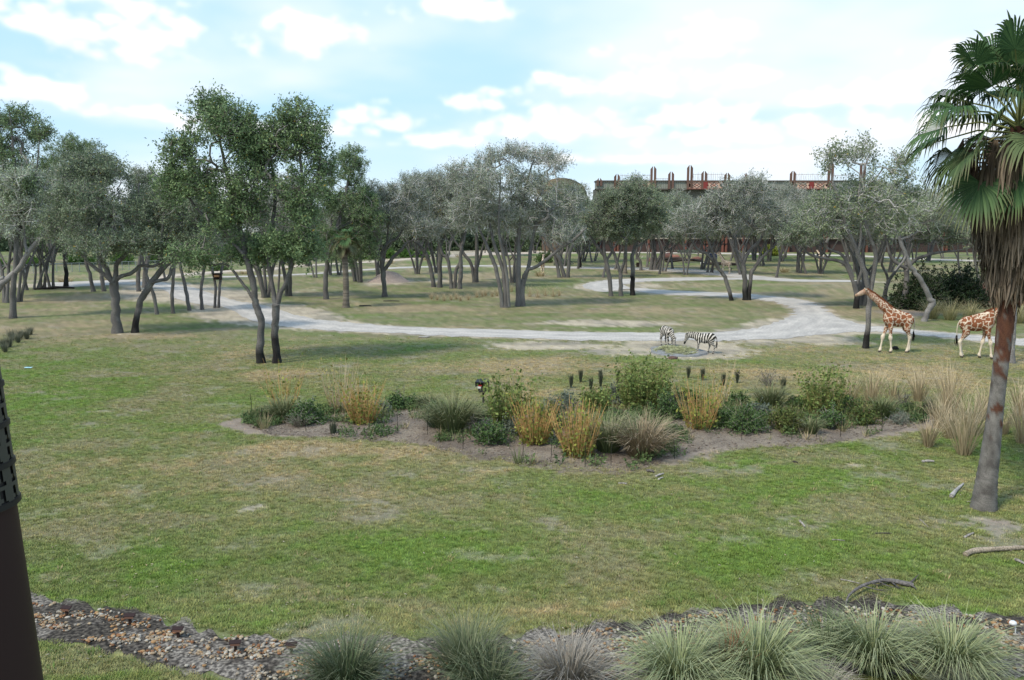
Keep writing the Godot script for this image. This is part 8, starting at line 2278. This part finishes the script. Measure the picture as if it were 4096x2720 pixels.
func build_animals() -> void:
	var dark := Color(0.235, 0.088, 0.042)
	var cream := Color(0.64, 0.555, 0.44)
	giraffe("giraffe stretching its neck to the left beside the dark trunk", Vector3(25.06, -0.06, -52.66), PI, [0.68, 1.22, -0.34, -0.62], [Vector3(0.58, 2.42, 0), Vector3(1.25, 3.02, 0), Vector3(1.92, 3.60, 0), Vector3(2.45, 3.98, 0)], Vector3(3.0, 3.72, 0.06), 0.027, 0.15, dark, cream, 5)
	giraffe("giraffe with its head hidden behind the fan palm trunk", Vector3(28.44, -0.07, -50.55), -0.36, [0.52, 1.12, -0.42, -0.52], [Vector3(0.58, 2.42, 0), Vector3(1.28, 2.86, 0), Vector3(1.75, 2.62, -0.15), Vector3(1.98, 2.0, -0.3)], Vector3(2.15, 1.45, -0.35), 0.027, 0.14, dark * 0.9, cream, 9)
	var g3 := giraffe("young pale giraffe with its head up beside the solar panel", Vector3(38.08, 0.03, -146.27), PI - 0.15, [0.85, 0.7, -0.35, -0.55], [Vector3(0.60, 2.42, 0), Vector3(1.02, 3.05, 0), Vector3(1.42, 3.75, 0), Vector3(1.70, 4.35, 0)], Vector3(2.22, 4.18, 0), 0.040, 0.22, Color(0.11, 0.05, 0.035), Color(0.68, 0.58, 0.46), 3)
	g3.scale = Vector3.ONE * 0.87
	var g4 := giraffe("giraffe seen from behind through the pale oak stems", Vector3(5.26, 0.03, -142.11), PI * 0.5 - 0.1, [0.85, 0.75, -0.35, -0.45], [Vector3(0.60, 2.42, 0), Vector3(1.15, 2.9, 0), Vector3(1.75, 3.3, 0), Vector3(2.2, 3.6, 0)], Vector3(2.7, 3.3, 0.2), 0.045, 0.26, Color(0.30, 0.12, 0.055), cream, 7)
	g4.scale = Vector3.ONE * 0.95
	dup(g4, "giraffe", "giraffe almost hidden behind a straight trunk near the lodge", Vector3(65.64, -0.04, -175.31), PI * 0.5 + 0.15, 0.95, "giraffes in the paddock")
	var z1 := zebra("zebra seen from the front with its muzzle down in the hay", Vector3(10.34, 0.06, -54.59), -(PI * 0.5 - 0.28), [0.46, 0.50, -0.34, -0.46], [Vector3(0.46, 0.98, 0), Vector3(0.78, 0.74, 0), Vector3(0.98, 0.52, 0)], Vector3(1.12, 0.10, 0.02), 4)
	z1.scale = Vector3.ONE * 1.08
	zebra("zebra standing side on with its head lowered toward the hay", Vector3(12.3, 0.03, -51.88), PI - 0.30, [0.46, 0.52, -0.50, -0.16], [Vector3(0.46, 1.03, 0), Vector3(0.82, 1.10, 0), Vector3(1.14, 1.10, 0)], Vector3(1.31, 0.58, 0), 6)
	# a white egret beyond the track
	var eg := thing("egret", "small white wading bird standing on the far lawn", "bird", Vector3(34.76, 0.12, -220.71))
	var pw := func(p: Vector3) -> Color: return Color(0.80, 0.80, 0.78)
	obj("body", skin([[Vector3(-0.18, 0.40, 0), Vector3(0.10, 0.50, 0), 0.07, 0.10, 0.8], [Vector3(0.10, 0.50, 0), Vector3(0.14, 0.72, 0), 0.05, 0.028, 1.0], [Vector3(0.14, 0.72, 0), Vector3(0.19, 0.80, 0), 0.03, 0.036, 1.0]], 0.018, 0.02, pw), M.coat, eg)
	var bk := MB.new()
	bk.tube(pv([Vector3(0.21, 0.80, 0), Vector3(0.34, 0.77, 0)]), pf([0.016, 0.003]), 6, pc(Color(0.5, 0.32, 0.05)))
	obj("beak", bk.mesh(), M.coat, eg)
	for sd in [-0.03, 0.03]:
		var lg := MB.new()
		lg.tube(pv([Vector3(0, 0.40, sd), Vector3(0.02, 0.2, sd), Vector3(0, 0.0, sd), Vector3(0.07, 0.01, sd)]), pf([0.016, 0.010, 0.010, 0.006]), 5, pc(Color(0.03, 0.03, 0.03)))
		obj("leg", lg.mesh(), M.coat, eg)

func build_pebbles(gravel: Node3D, rows: Array) -> void:
	rng.seed = 70
	var kinds: Array[ArrayMesh] = []
	var tints := [Color(0.68, 0.54, 0.36), Color(0.62, 0.38, 0.19), Color(0.72, 0.63, 0.50), Color(0.46, 0.23, 0.12), Color(0.76, 0.70, 0.60), Color(0.60, 0.45, 0.30)]
	for k in 12:
		kinds.append(rock_mesh(Vector3(rng.randf_range(0.9, 1.4), 0.62, rng.randf_range(0.75, 1.0)), tints[k % 6], k * 5, 0.22, 7))
	var white := rock_mesh(Vector3(1.1, 0.62, 0.85), Color.WHITE, 3, 0.2, 6)
	var near := []
	for k in 11000:
		var i := rng.randi_range(0, rows.size() - 2)
		var t := rng.randf()
		var a := Vector2(rows[i][0], rows[i][1]).lerp(Vector2(rows[i + 1][0], rows[i + 1][1]), t)
		var b := Vector2(rows[i][2], rows[i][3]).lerp(Vector2(rows[i + 1][2], rows[i + 1][3]), t)
		var u := rng.randf_range(0.10, 0.92)
		var p := a.lerp(b, u)
		var right := smoothstep(0.0, 2.0, p.x)
		var c := nb.get_noise_2d(p.x * 1.1, p.y * 1.6) + 0.35 - absf(u - 0.45) * 0.7 + right * 0.22
		if rng.randf() > c * 1.5:
			continue
		var sz := lerpf(0.016, 0.046, pow(rng.randf(), 1.7))
		near.append([sz, p.x, p.y])
	near.sort_custom(func(x, y): return x[0] > y[0])
	var xf := []
	var cols := PackedColorArray()
	for k in near.size():
		var q: Array = near[k]
		var bs := Basis(Vector3.UP, rng.randf() * TAU).rotated(Vector3.RIGHT, rng.randf_range(-0.3, 0.3)).scaled(Vector3.ONE * q[0])
		var at := on(q[1], q[2], 0.045 + q[0] * 0.25)
		if k < 300:
			var o := MeshInstance3D.new()
			o.mesh = kinds[k % 12]
			o.material_override = M.stone
			o.name = "pebble" if k == 0 else "pebble_%03d" % k
			gravel.add_child(o, true)
			o.transform = Transform3D(bs, at)
		else:
			xf.append(Transform3D(bs, at))
			cols.append(tints[rng.randi() % 6] * rng.randf_range(0.6, 1.1))
	scatter("small_pebbles", white, M.stone, xf, cols, gravel)

func build_props() -> void:
	rng.seed = 80
	# feeding pad and hay
	var c := Vector3(10.55, 0.06, -52.24)
	var pad := MB.new()
	for k in 40:
		var a0 := TAU * k / 40
		var a1 := TAU * (k + 1) / 40
		var r0 := 1.0 + 0.07 * sin(a0 * 3 + 1) + 0.04 * sin(a0 * 7)
		var r1 := 1.0 + 0.07 * sin(a1 * 3 + 1) + 0.04 * sin(a1 * 7)
		var e0 := Vector3(cos(a0) * 1.82, 0, sin(a0) * 2.45)
		var e1 := Vector3(cos(a1) * 1.82, 0, sin(a1) * 2.45)
		var col := Color(0.27, 0.275, 0.275) * rng.randf_range(0.92, 1.08)
		pad.tri(Vector3(0, 0.09, 0), e1 * r1 * 0.95 + Vector3(0, 0.08, 0), e0 * r0 * 0.95 + Vector3(0, 0.08, 0), col)
		pad.quad(e0 * r0 * 0.95 + Vector3(0, 0.08, 0), e1 * r1 * 0.95 + Vector3(0, 0.08, 0), e1 * r1 + Vector3(0, -0.1, 0), e0 * r0 + Vector3(0, -0.1, 0), col * 0.9)
	one("feeding_pad", pad.mesh(), M.track, "grey oval pad of packed grit under the hay", "feeding pad", c)
	var hay := thing("hay_pile", "pale green loose hay heaped on the grey oval pad", "hay", c + Vector3(-0.1, 0.08, 0.1))
	var hm := MB.new()
	for k in 5200:
		var a := rng.randf() * TAU
		var r := pow(rng.randf(), 0.6)
		var x := cos(a) * r * 1.35
		var z := sin(a) * r * 1.9
		var lump := maxf(0.0, 0.30 * (1.0 - r * 0.85) + 0.22 * nb.get_noise_2d(x * 1.6, z * 1.4))
		if nb.get_noise_2d(x * 1.3 + 5, z * 1.3) + 0.42 < r * 0.7:
			continue
		var p := Vector3(x, lump * rng.randf_range(0.2, 1.0), z)
		var d := unit() * Vector3(1, 0.35, 1) * rng.randf_range(0.08, 0.2)
		var col := Color(0.24, 0.27, 0.13).lerp(Color(0.46, 0.46, 0.29), rng.randf())
		hm.strip(pv([p - d, p + Vector3(0, 0.02, 0), p + d]), pf([0.012, 0.022, 0.01]), unit(), col, col * 1.1)
	obj("strands", hm.mesh(), M.blade, hay)
	one("rock", rock_mesh(Vector3(0.30, 0.13, 0.2), Color(0.20, 0.13, 0.115), 3), M.stone, "flat reddish rock lying before the hay pad", "rock", Vector3(9.69, 0.07, -49.11) + Vector3(0, 0.06, 0))
	one("stone", rock_mesh(Vector3(0.22, 0.16, 0.2), Color(0.045, 0.043, 0.04), 5), M.stone, "dark round stone on the grass under the near giraffe", "stone", Vector3(25.45, -0.08, -54.16) + Vector3(0, 0.08, 0))
	one("slab", rock_mesh(Vector3(0.45, 0.05, 0.3), Color(0.45, 0.43, 0.40), 6), M.stone, "pale flat slab lying just below the dirt track", "stone", Vector3(-6.35, 0.09, -59.08) + Vector3(0, 0.04, 0))
	# heap of sand
	var sd := MB.new()
	for j in 15:
		for i in 49:
			var a := TAU * i / 48
			var r := j / 14.0
			var w := 1.0 + 0.10 * sin(a * 2 + 0.7) + 0.06 * sin(a * 5)
			var hh := pow(maxf(0.0, cos(r * PI * 0.5)), 1.25) * 1.75 * (1.0 + 0.10 * nb.get_noise_2d(cos(a) * r * 3, sin(a) * r * 3)) - 0.08
			sd.v.append(Vector3(cos(a) * r * 3.2 * w, hh, sin(a) * r * 3.4 * w))
			sd.n.append(Vector3(cos(a) * 0.5 * r, 0.85, sin(a) * 0.5 * r).normalized())
			sd.c.append(Color(0.36, 0.30, 0.265) * (1.0 + 0.18 * nb.get_noise_2d(cos(a) * r * 6, sin(a) * r * 6)))
	for j in 14:
		for i in 48:
			var p := j * 49 + i
			sd.idx.append_array(PackedInt32Array([p, p + 49, p + 1, p + 1, p + 49, p + 50]))
	one("sand_heap", sd.mesh(), M.track, "heap of pinkish grey sand behind the arching oak", "sand heap", Vector3(-18.77, -0.08, -125.88))
	# feeder box between two slim trunks
	var fb := thing("bird_feeder", "small wooden feeder box hung between two slim oak trunks", "bird feeder", Vector3(-29.38, 0.1, -81.74))
	var y0 := 2.85
	block("floor", Vector3(0.30, y0, 0.22), Vector3(0.78, 0.06, 0.36), Color(0.06, 0.045, 0.035), fb)
	block("back", Vector3(0.30, y0 + 0.28, 0.06), Vector3(0.74, 0.5, 0.05), Color(0.07, 0.05, 0.04), fb)
	block("front_board", Vector3(0.26, y0 + 0.34, 0.38), Vector3(0.52, 0.20, 0.05), Color(0.33, 0.19, 0.10), fb)
	block("roof", Vector3(0.30, y0 + 0.58, 0.22), Vector3(0.90, 0.07, 0.50), Color(0.045, 0.040, 0.036), fb)
	block("side", Vector3(0.66, y0 + 0.28, 0.22), Vector3(0.05, 0.5, 0.32), Color(0.05, 0.04, 0.034), fb)
	block("side", Vector3(-0.06, y0 + 0.28, 0.22), Vector3(0.05, 0.5, 0.32), Color(0.05, 0.04, 0.034), fb)
	# solar panel on a post
	var sp := thing("solar_panel", "small tilted solar panel on a post beside the young giraffe", "solar panel", Vector3(36.13, 0.07, -148.38))
	var pm := MB.new()
	pm.tube(pv([Vector3(0, -0.2, 0), Vector3(-0.05, 3.0, 0)]), pf([0.10, 0.08]), 8, pc(Color(0.07, 0.06, 0.055)))
	obj("post", pm.mesh(), M.paint, sp)
	var tilt := Basis(Vector3.RIGHT, 0.9)
	var fr := MB.new()
	fr.box(Vector3(-0.05, 3.15, 0.05), Vector3(1.35, 0.08, 1.1), Color(0.30, 0.32, 0.33), tilt)
	var fo := obj("frame", fr.mesh(), M.paint, sp)
	for k in 8:
		var ce := MB.new()
		ce.box(Vector3(-0.05, 3.15, 0.05) + tilt * Vector3((k % 4 - 1.5) * 0.31, 0.046, (k / 4 - 0.5) * 0.48), Vector3(0.28, 0.02, 0.44), Color(0.02, 0.035, 0.075), tilt)
		obj("cell", ce.mesh(), M.paint, fo)
	# black hooded box in the bed
	var hb := thing("hooded_box", "black hooded box with red and white fittings among the tussocks", "box", Vector3(-1.34, 0.04, -36.48), -0.25)
	var yb := 0.62
	for q in [[Vector3(0, yb + 0.40, 0), Vector3(0.54, 0.05, 0.46), 0.18], [Vector3(0.24, yb + 0.15, 0), Vector3(0.05, 0.50, 0.42), 0.0], [Vector3(-0.24, yb + 0.28, 0), Vector3(0.05, 0.22, 0.42), 0.0], [Vector3(0, yb + 0.15, -0.19), Vector3(0.48, 0.48, 0.04), 0.0]]:
		var mb := MB.new()
		mb.box(q[0], q[1], Color.WHITE, Basis(Vector3.RIGHT, q[2]))
		obj("hood_panel", mb.mesh(), M.black, hb)
	block("red_fitting", Vector3(-0.06, yb + 0.22, 0.10), Vector3(0.14, 0.05, 0.12), Color(0.45, 0.02, 0.02), hb)
	block("white_fitting", Vector3(-0.09, yb + 0.13, 0.12), Vector3(0.15, 0.08, 0.12), Color(0.62, 0.62, 0.61), hb)
	block("lower_case", Vector3(0.05, yb - 0.02, 0.02), Vector3(0.34, 0.18, 0.30), Color(0.03, 0.03, 0.03), hb)
	var pst := MB.new()
	pst.tube(pv([Vector3(0.05, -0.1, 0), Vector3(0.05, yb, 0)]), pf([0.05, 0.05]), 8, pc(Color(0.03, 0.03, 0.03)))
	obj("post", pst.mesh(), M.paint, hb)
	# hollow log bucket on the charred trunk
	var bk := thing("nest_bucket", "brown hollow log bucket fixed to the charred oak trunk", "nest box", Vector3(14.48, -0.03, -98.64) + Vector3(0.52, 3.45, 0.1))
	var bm := MB.new()
	bm.tube(pv([Vector3.ZERO, Vector3(0, 0.25, 0), Vector3(0, 0.52, 0)]), pf([0.17, 0.20, 0.185]), 12, pc(Color(0.12, 0.075, 0.055)))
	obj("barrel", bm.mesh(), M.bark, bk)
	block("bracket", Vector3(-0.24, 0.3, 0), Vector3(0.16, 0.06, 0.08), Color(0.05, 0.045, 0.04), bk)
	# logs and rocks on the far lawn
	stick("log", "long dark fallen log on the far lawn by the lodge", [Vector3(38.48, -0.01, -211.83) + Vector3(0, 0.3, 0), Vector3(43.56, 0.04, -213.33) + Vector3(0, 0.35, 0), Vector3(46.64, -0.02, -203.29) + Vector3(0, 0.25, 0)], [0.38, 0.42, 0.3], Color(0.09, 0.075, 0.065), 6, "log")
	stick("log", "second dark log crossing under the first on the far lawn", [Vector3(37.26, -0.01, -200.46) + Vector3(0, 0.2, 0), Vector3(45.22, 0, -205.57) + Vector3(0, 0.5, 0)], [0.30, 0.24], Color(0.11, 0.09, 0.08), 0, "log")
	stick("log", "dark log lying behind the young pale giraffe", [Vector3(43.33, 0.02, -187.1) + Vector3(0, 0.25, 0), Vector3(46.37, 0.04, -184.34) + Vector3(0, 0.3, 0), Vector3(49.76, 0.03, -182.21) + Vector3(0, 0.25, 0)], [0.24, 0.34, 0.3], Color(0.10, 0.085, 0.075), 3, "log")
	stick("log", "thin black fallen log beside the far track at left", [Vector3(-62.54, 0.04, -107.69) + Vector3(0, 0.1, 0), Vector3(-61.24, 0.03, -108.62) + Vector3(0, 0.12, 0), Vector3(-59.91, 0.02, -108.8) + Vector3(0, 0.25, 0), Vector3(-58.24, 0.02, -109.65) + Vector3(0, 0.12, 0)], [0.10, 0.16, 0.18, 0.10], Color(0.06, 0.052, 0.046), 4, "log")
	for q in [[Vector3(34.61, -0.04, -206.59), 0.9, "pink rock left of the fallen logs"], [Vector3(42.31, 0.01, -223.93), 1.6, "largest pink rock behind the four stemmed oak"], [Vector3(43.57, -0.02, -221.36), 1.2, "pink rock just left of the fallen logs' grass"], [Vector3(46.33, 0.03, -207.69), 1.1, "pink rock at the right end of the fallen logs"]]:
		one("rock", rock_mesh(Vector3(q[1] * 1.2, q[1] * 0.7, q[1]), Color(0.40, 0.20, 0.15), int(q[1] * 30)), M.stone, q[2], "rock", q[0] + Vector3(0, q[1] * 0.35, 0))
	one("rock", rock_mesh(Vector3(1.5, 1.5, 1.3), Color(0.25, 0.13, 0.105), 8, 0.45, 16), M.stone, "big red rock partly behind the palm skirt", "rock", Vector3(49.45, 0, -84.7) + Vector3(0, 0.8, 0))
	one("rock", rock_mesh(Vector3(1.8, 1.3, 1.5), Color(0.28, 0.12, 0.09), 14, 0.3, 14), M.stone, "red rock at the right edge beyond the palm", "rock", Vector3(54.01, 0.01, -86.59) + Vector3(0, 0.5, 0))
	# white bench on the far lawn
	var wb := thing("bench", "small white bench left of the leaning oaks on the far lawn", "bench", Vector3(43.24, 0.02, -187.14))
	block("seat", Vector3(0, 0.48, 0), Vector3(1.2, 0.10, 0.5), Color(0.7, 0.7, 0.69), wb)
	block("leg", Vector3(0.5, 0.21, 0), Vector3(0.12, 0.42, 0.45), Color(0.65, 0.65, 0.64), wb)
	block("leg", Vector3(-0.5, 0.21, 0), Vector3(0.12, 0.42, 0.45), Color(0.65, 0.65, 0.64), wb)
	# wire fence
	var fe := thing("wire_fence", "pale wire mesh fence with thin posts along the far left", "fence")
	var fa := Vector3(-91.21, 0, -139.91)
	var fm := Vector3(-67.18, -0.01, -170.53)
	var fz := Vector3(-34.08, 0.09, -231.9)
	var pts := []
	for k in 30:
		pts.append(fa.lerp(fm, k / 29.0))
	for k in range(1, 30):
		pts.append(fm.lerp(fz, k / 29.0))
	var rail := MB.new()
	var wires := MB.new()
	for k in pts.size():
		var p: Vector3 = pts[k]
		var po := MB.new()
		po.tube(pv([p, p + Vector3(0, 1.75, 0)]), pf([0.05, 0.05]), 6, pc(Color(0.34, 0.36, 0.36)))
		obj("post", po.mesh(), M.paint, fe)
		if k == 0:
			continue
		var b: Vector3 = pts[k - 1]
		rail.tube(pv([b + Vector3(0, 1.72, 0), p + Vector3(0, 1.72, 0)]), pf([0.035, 0.035]), 5, pc(Color(0.36, 0.38, 0.38)), false)
		for q in 9:
			var yy := 0.1 + q * 0.19
			wires.tube(pv([b + Vector3(0, yy, 0), p + Vector3(0, yy, 0)]), pf([0.007, 0.007]), 3, pc(Color(0.32, 0.34, 0.34)), false)
		for q in 14:
			var e := b.lerp(p, q / 14.0)
			wires.tube(pv([e, e + Vector3(0, 1.72, 0)]), pf([0.007, 0.007]), 3, pc(Color(0.32, 0.34, 0.34)), false)
	obj("rail", rail.mesh(), M.paint, fe)
	obj("wire_mesh", wires.mesh(), M.paint, fe).set_meta("kind", "stuff")
	# T-shaped iron stubs in the gravel
	var lab := ["rusty T shaped iron stub nearest the balcony post", "rusty T shaped iron stub, second from the balcony post", "rusty T shaped iron stub in the middle of the row", "dark T shaped iron stub, fourth from the balcony post", "rusty T shaped iron stub beside the big blue green tussock"]
	var tp := [Vector3(-9.11, -0.07, -15.97), Vector3(-7.63, -0.04, -15.57), Vector3(-6.43, -0.02, -14.98), Vector3(-5.15, -0.02, -14.45), Vector3(-4.09, -0.03, -14.39)]
	for k in 5:
		var t := thing("iron_stub", lab[k], "marker", tp[k] - Vector3(0, 0.04, 0), rng.randf_range(-0.4, 0.2), "iron stubs in the gravel")
		t.scale = Vector3.ONE * 0.85
		var col := Color(0.05, 0.032, 0.026)
		block("stem", Vector3(0, 0.13, 0), Vector3(0.055, 0.34, 0.05), col * 0.7, t)
		var pl := MB.new()
		pl.box(Vector3(0, 0.31, 0.01), Vector3(0.25, 0.022, 0.11), col, Basis(Vector3.RIGHT, 0.35))
		obj("cap", pl.mesh(), M.metal, t)
		block("lip", Vector3(0, 0.265, 0.055), Vector3(0.20, 0.05, 0.012), Color(0.16, 0.09, 0.065), t)
	# white spoon-headed marker
	var sm := thing("white_marker", "white round headed marker stuck in the gravel at right", "marker", Vector3(9.82, -0.09, -15.21))
	var stm := MB.new()
	stm.tube(pv([Vector3(0.03, -0.05, 0), Vector3(0.02, 0.15, 0), Vector3(0, 0.24, 0)]), pf([0.012, 0.012, 0.012]), 6, pc(Color(0.55, 0.56, 0.57)))
	obj("stem", stm.mesh(), M.paint, sm)
	var hd := obj("head", rock_mesh(Vector3(0.075, 0.05, 0.06), Color(0.62, 0.64, 0.66), 2, 0.1), M.paint, sm)
	hd.position = Vector3(-0.04, 0.28, 0)
	# thin black stakes round the bed
	var stakes := [Vector3(-11.26, 0, -34.98), Vector3(-9.92, 0.08, -31.85), Vector3(-7.91, 0.1, -30.92), Vector3(-5.41, 0.12, -30.62), Vector3(-4.34, 0.14, -30.57), Vector3(-3.17, 0.13, -30.27), Vector3(-2.31, 0.08, -29.56), Vector3(-1.76, 0.01, -28.67), Vector3(0.38, -0.03, -27.62), Vector3(1.31, -0.03, -27.1), Vector3(2.43, -0.03, -26.58), Vector3(3.31, -0.02, -26.75), Vector3(5.58, 0.01, -27.5), Vector3(8.46, 0.11, -29.59), Vector3(9.72, 0.13, -30.2), Vector3(10.35, 0.09, -29.71), Vector3(11.38, 0.1, -30.06), Vector3(12.32, 0.09, -30.16), Vector3(13.41, 0.09, -30.42), Vector3(14.24, 0.1, -30.98), Vector3(16.57, 0.09, -32.5)]
	for p in stakes:
		var mb := MB.new()
		mb.tube(pv([Vector3(0, -0.05, 0), Vector3(rng.randf_range(-0.03, 0.03), 0.4, 0), Vector3(rng.randf_range(-0.06, 0.06), rng.randf_range(0.65, 0.95), 0)]), pf([0.011, 0.011, 0.009]), 6, pc(Color(0.03, 0.028, 0.027)))
		one("stake", mb.mesh(), M.paint, "thin black stake standing at the edge of the planted bed", "stake", p, 0.0, "black stakes round the bed")
	# fallen branches and sticks
	stick("fallen_branch", "curved grey fallen branch with broken twigs at the grass edge", [Vector3(7.18, -0.2, -16.81), Vector3(7.35, -0.21, -17.06) + Vector3(0, 0.12, 0), Vector3(7.79, -0.2, -17.43) + Vector3(0, 0.16, 0), Vector3(8.23, -0.18, -17.67) + Vector3(0, 0.14, 0), Vector3(8.57, -0.17, -17.79) + Vector3(0, 0.09, 0), Vector3(9.03, -0.17, -17.65) + Vector3(0, 0.04, 0)], [0.012, 0.025, 0.034, 0.04, 0.05, 0.055], Color(0.27, 0.25, 0.24), 9)
	stick("fallen_branch", "pale stripped log reaching in from the right edge", [Vector3(11.03, -0.08, -19.17) + Vector3(0, 0.06, 0), Vector3(11.32, -0.07, -19.32) + Vector3(0, 0.08, 0), Vector3(11.97, -0.06, -19.44) + Vector3(0, 0.07, 0), Vector3(12.67, -0.05, -19.53) + Vector3(0, 0.06, 0), Vector3(13.56, -0.04, -19.59) + Vector3(0, 0.05, 0)], [0.075, 0.07, 0.062, 0.056, 0.05], Color(0.56, 0.47, 0.36), 0)
	stick("fallen_branch", "short white wedge of wood beside the palm foot", [Vector3(13.01, -0.07, -23.57) + Vector3(0, 0.05, 0), Vector3(13.47, -0.07, -24.15) + Vector3(0, 0.06, 0), Vector3(14.05, -0.07, -24.83) + Vector3(0, 0.04, 0)], [0.07, 0.05, 0.03], Color(0.60, 0.57, 0.53), 0)
	for q in [[Vector3(9.48, -0.07, -20.65), Vector3(9.9, -0.06, -20.62), 0.02, 0.11, "thin dark stick on the grass below the palm"], [Vector3(11.64, -0.06, -20.33), Vector3(12.04, -0.06, -20.63), 0.03, 0.5, "short pale stick with dark end below the palm foot"], [Vector3(7.54, -0.17, -18.03), Vector3(7.91, -0.18, -17.82), 0.016, 0.42, "thin pale stick above the curved fallen branch"], [Vector3(12.07, -0.07, -18.9), Vector3(12.16, -0.08, -18.64), 0.035, 0.4, "grey stick at the right edge below the pale log"],
		[Vector3(13.94, -0.05, -27.22), Vector3(14.37, -0.05, -27.27), 0.045, 0.6, "pale bark strip on the grass left of the palm"], [Vector3(7.81, -0.06, -21.53), Vector3(7.8, -0.06, -21.09), 0.03, 0.5, "short white stick on the grass right of centre"], [Vector3(11.16, -0.06, -21.71), Vector3(11.09, -0.06, -21.11), 0.014, 0.5, "thin bent stick left of the palm foot"], [Vector3(8.18, -0.07, -20.21), Vector3(8.49, -0.07, -20.15), 0.016, 0.4, "thin stick on the grass above the thin pale stick"],
		[Vector3(-14.08, 0.03, -89.98), Vector3(-12.35, 0.01, -90.21), 0.06, 0.12, "dark stick on the lawn below the arching oak"], [Vector3(-15.77, 0, -84.72), Vector3(-14.54, -0.02, -84.84), 0.06, 0.12, "dark stick right of the rough trunked palm"], [Vector3(13.27, -0.07, -23.18), Vector3(13.71, -0.07, -23.25), 0.014, 0.5, "thin white root or stick at the palm foot"], [Vector3(9.54, -0.02, -27.19), Vector3(9.66, -0.03, -27.04), 0.03, 0.08, "small dark stick on the bright grass right of centre"],
		[Vector3(4.58, -0.02, -25.45), Vector3(4.89, -0.02, -25.77), 0.035, 0.62, "white bark chip, largest of the chips below the bed"], [Vector3(4.61, -0.02, -25.14), Vector3(4.79, -0.02, -25.36), 0.028, 0.65, "white bark chip below the largest chip"], [Vector3(3.31, -0.04, -24.81), Vector3(3.57, -0.03, -24.76), 0.026, 0.55, "pale bark chip left of the other chips below the bed"], [Vector3(4.38, -0.02, -26.05), Vector3(4.61, -0.02, -25.91), 0.05, 0.22, "brown bark piece lying above the white chips"]]:
		stick("stick", q[4], [q[0] + Vector3(0, q[2] * 0.9, 0), (q[0] + q[1]) * 0.5 + Vector3(0, q[2] * 1.3, 0), q[1] + Vector3(0, q[2] * 0.9, 0)], [q[2], q[2] * 0.95, q[2] * 0.7], Color(q[3], q[3] * 0.92, q[3] * 0.83), 0, "stick")
	var lt := MB.new()
	lt.quad(Vector3(-0.22, 0.05, -0.14), Vector3(0.2, 0.06, -0.16), Vector3(0.24, 0.04, 0.13), Vector3(-0.18, 0.045, 0.15), Color(0.42, 0.68, 0.76))
	lt.quad(Vector3(0.2, 0.06, -0.16), Vector3(-0.22, 0.05, -0.14), Vector3(-0.05, 0.09, -0.03), Vector3(0.1, 0.085, -0.04), Color(0.46, 0.70, 0.77))
	one("litter_sheet", lt.mesh(), M.paint, "pale blue sheet of litter lying on the left lawn", "litter", Vector3(-27.94, -0.12, -46.95))
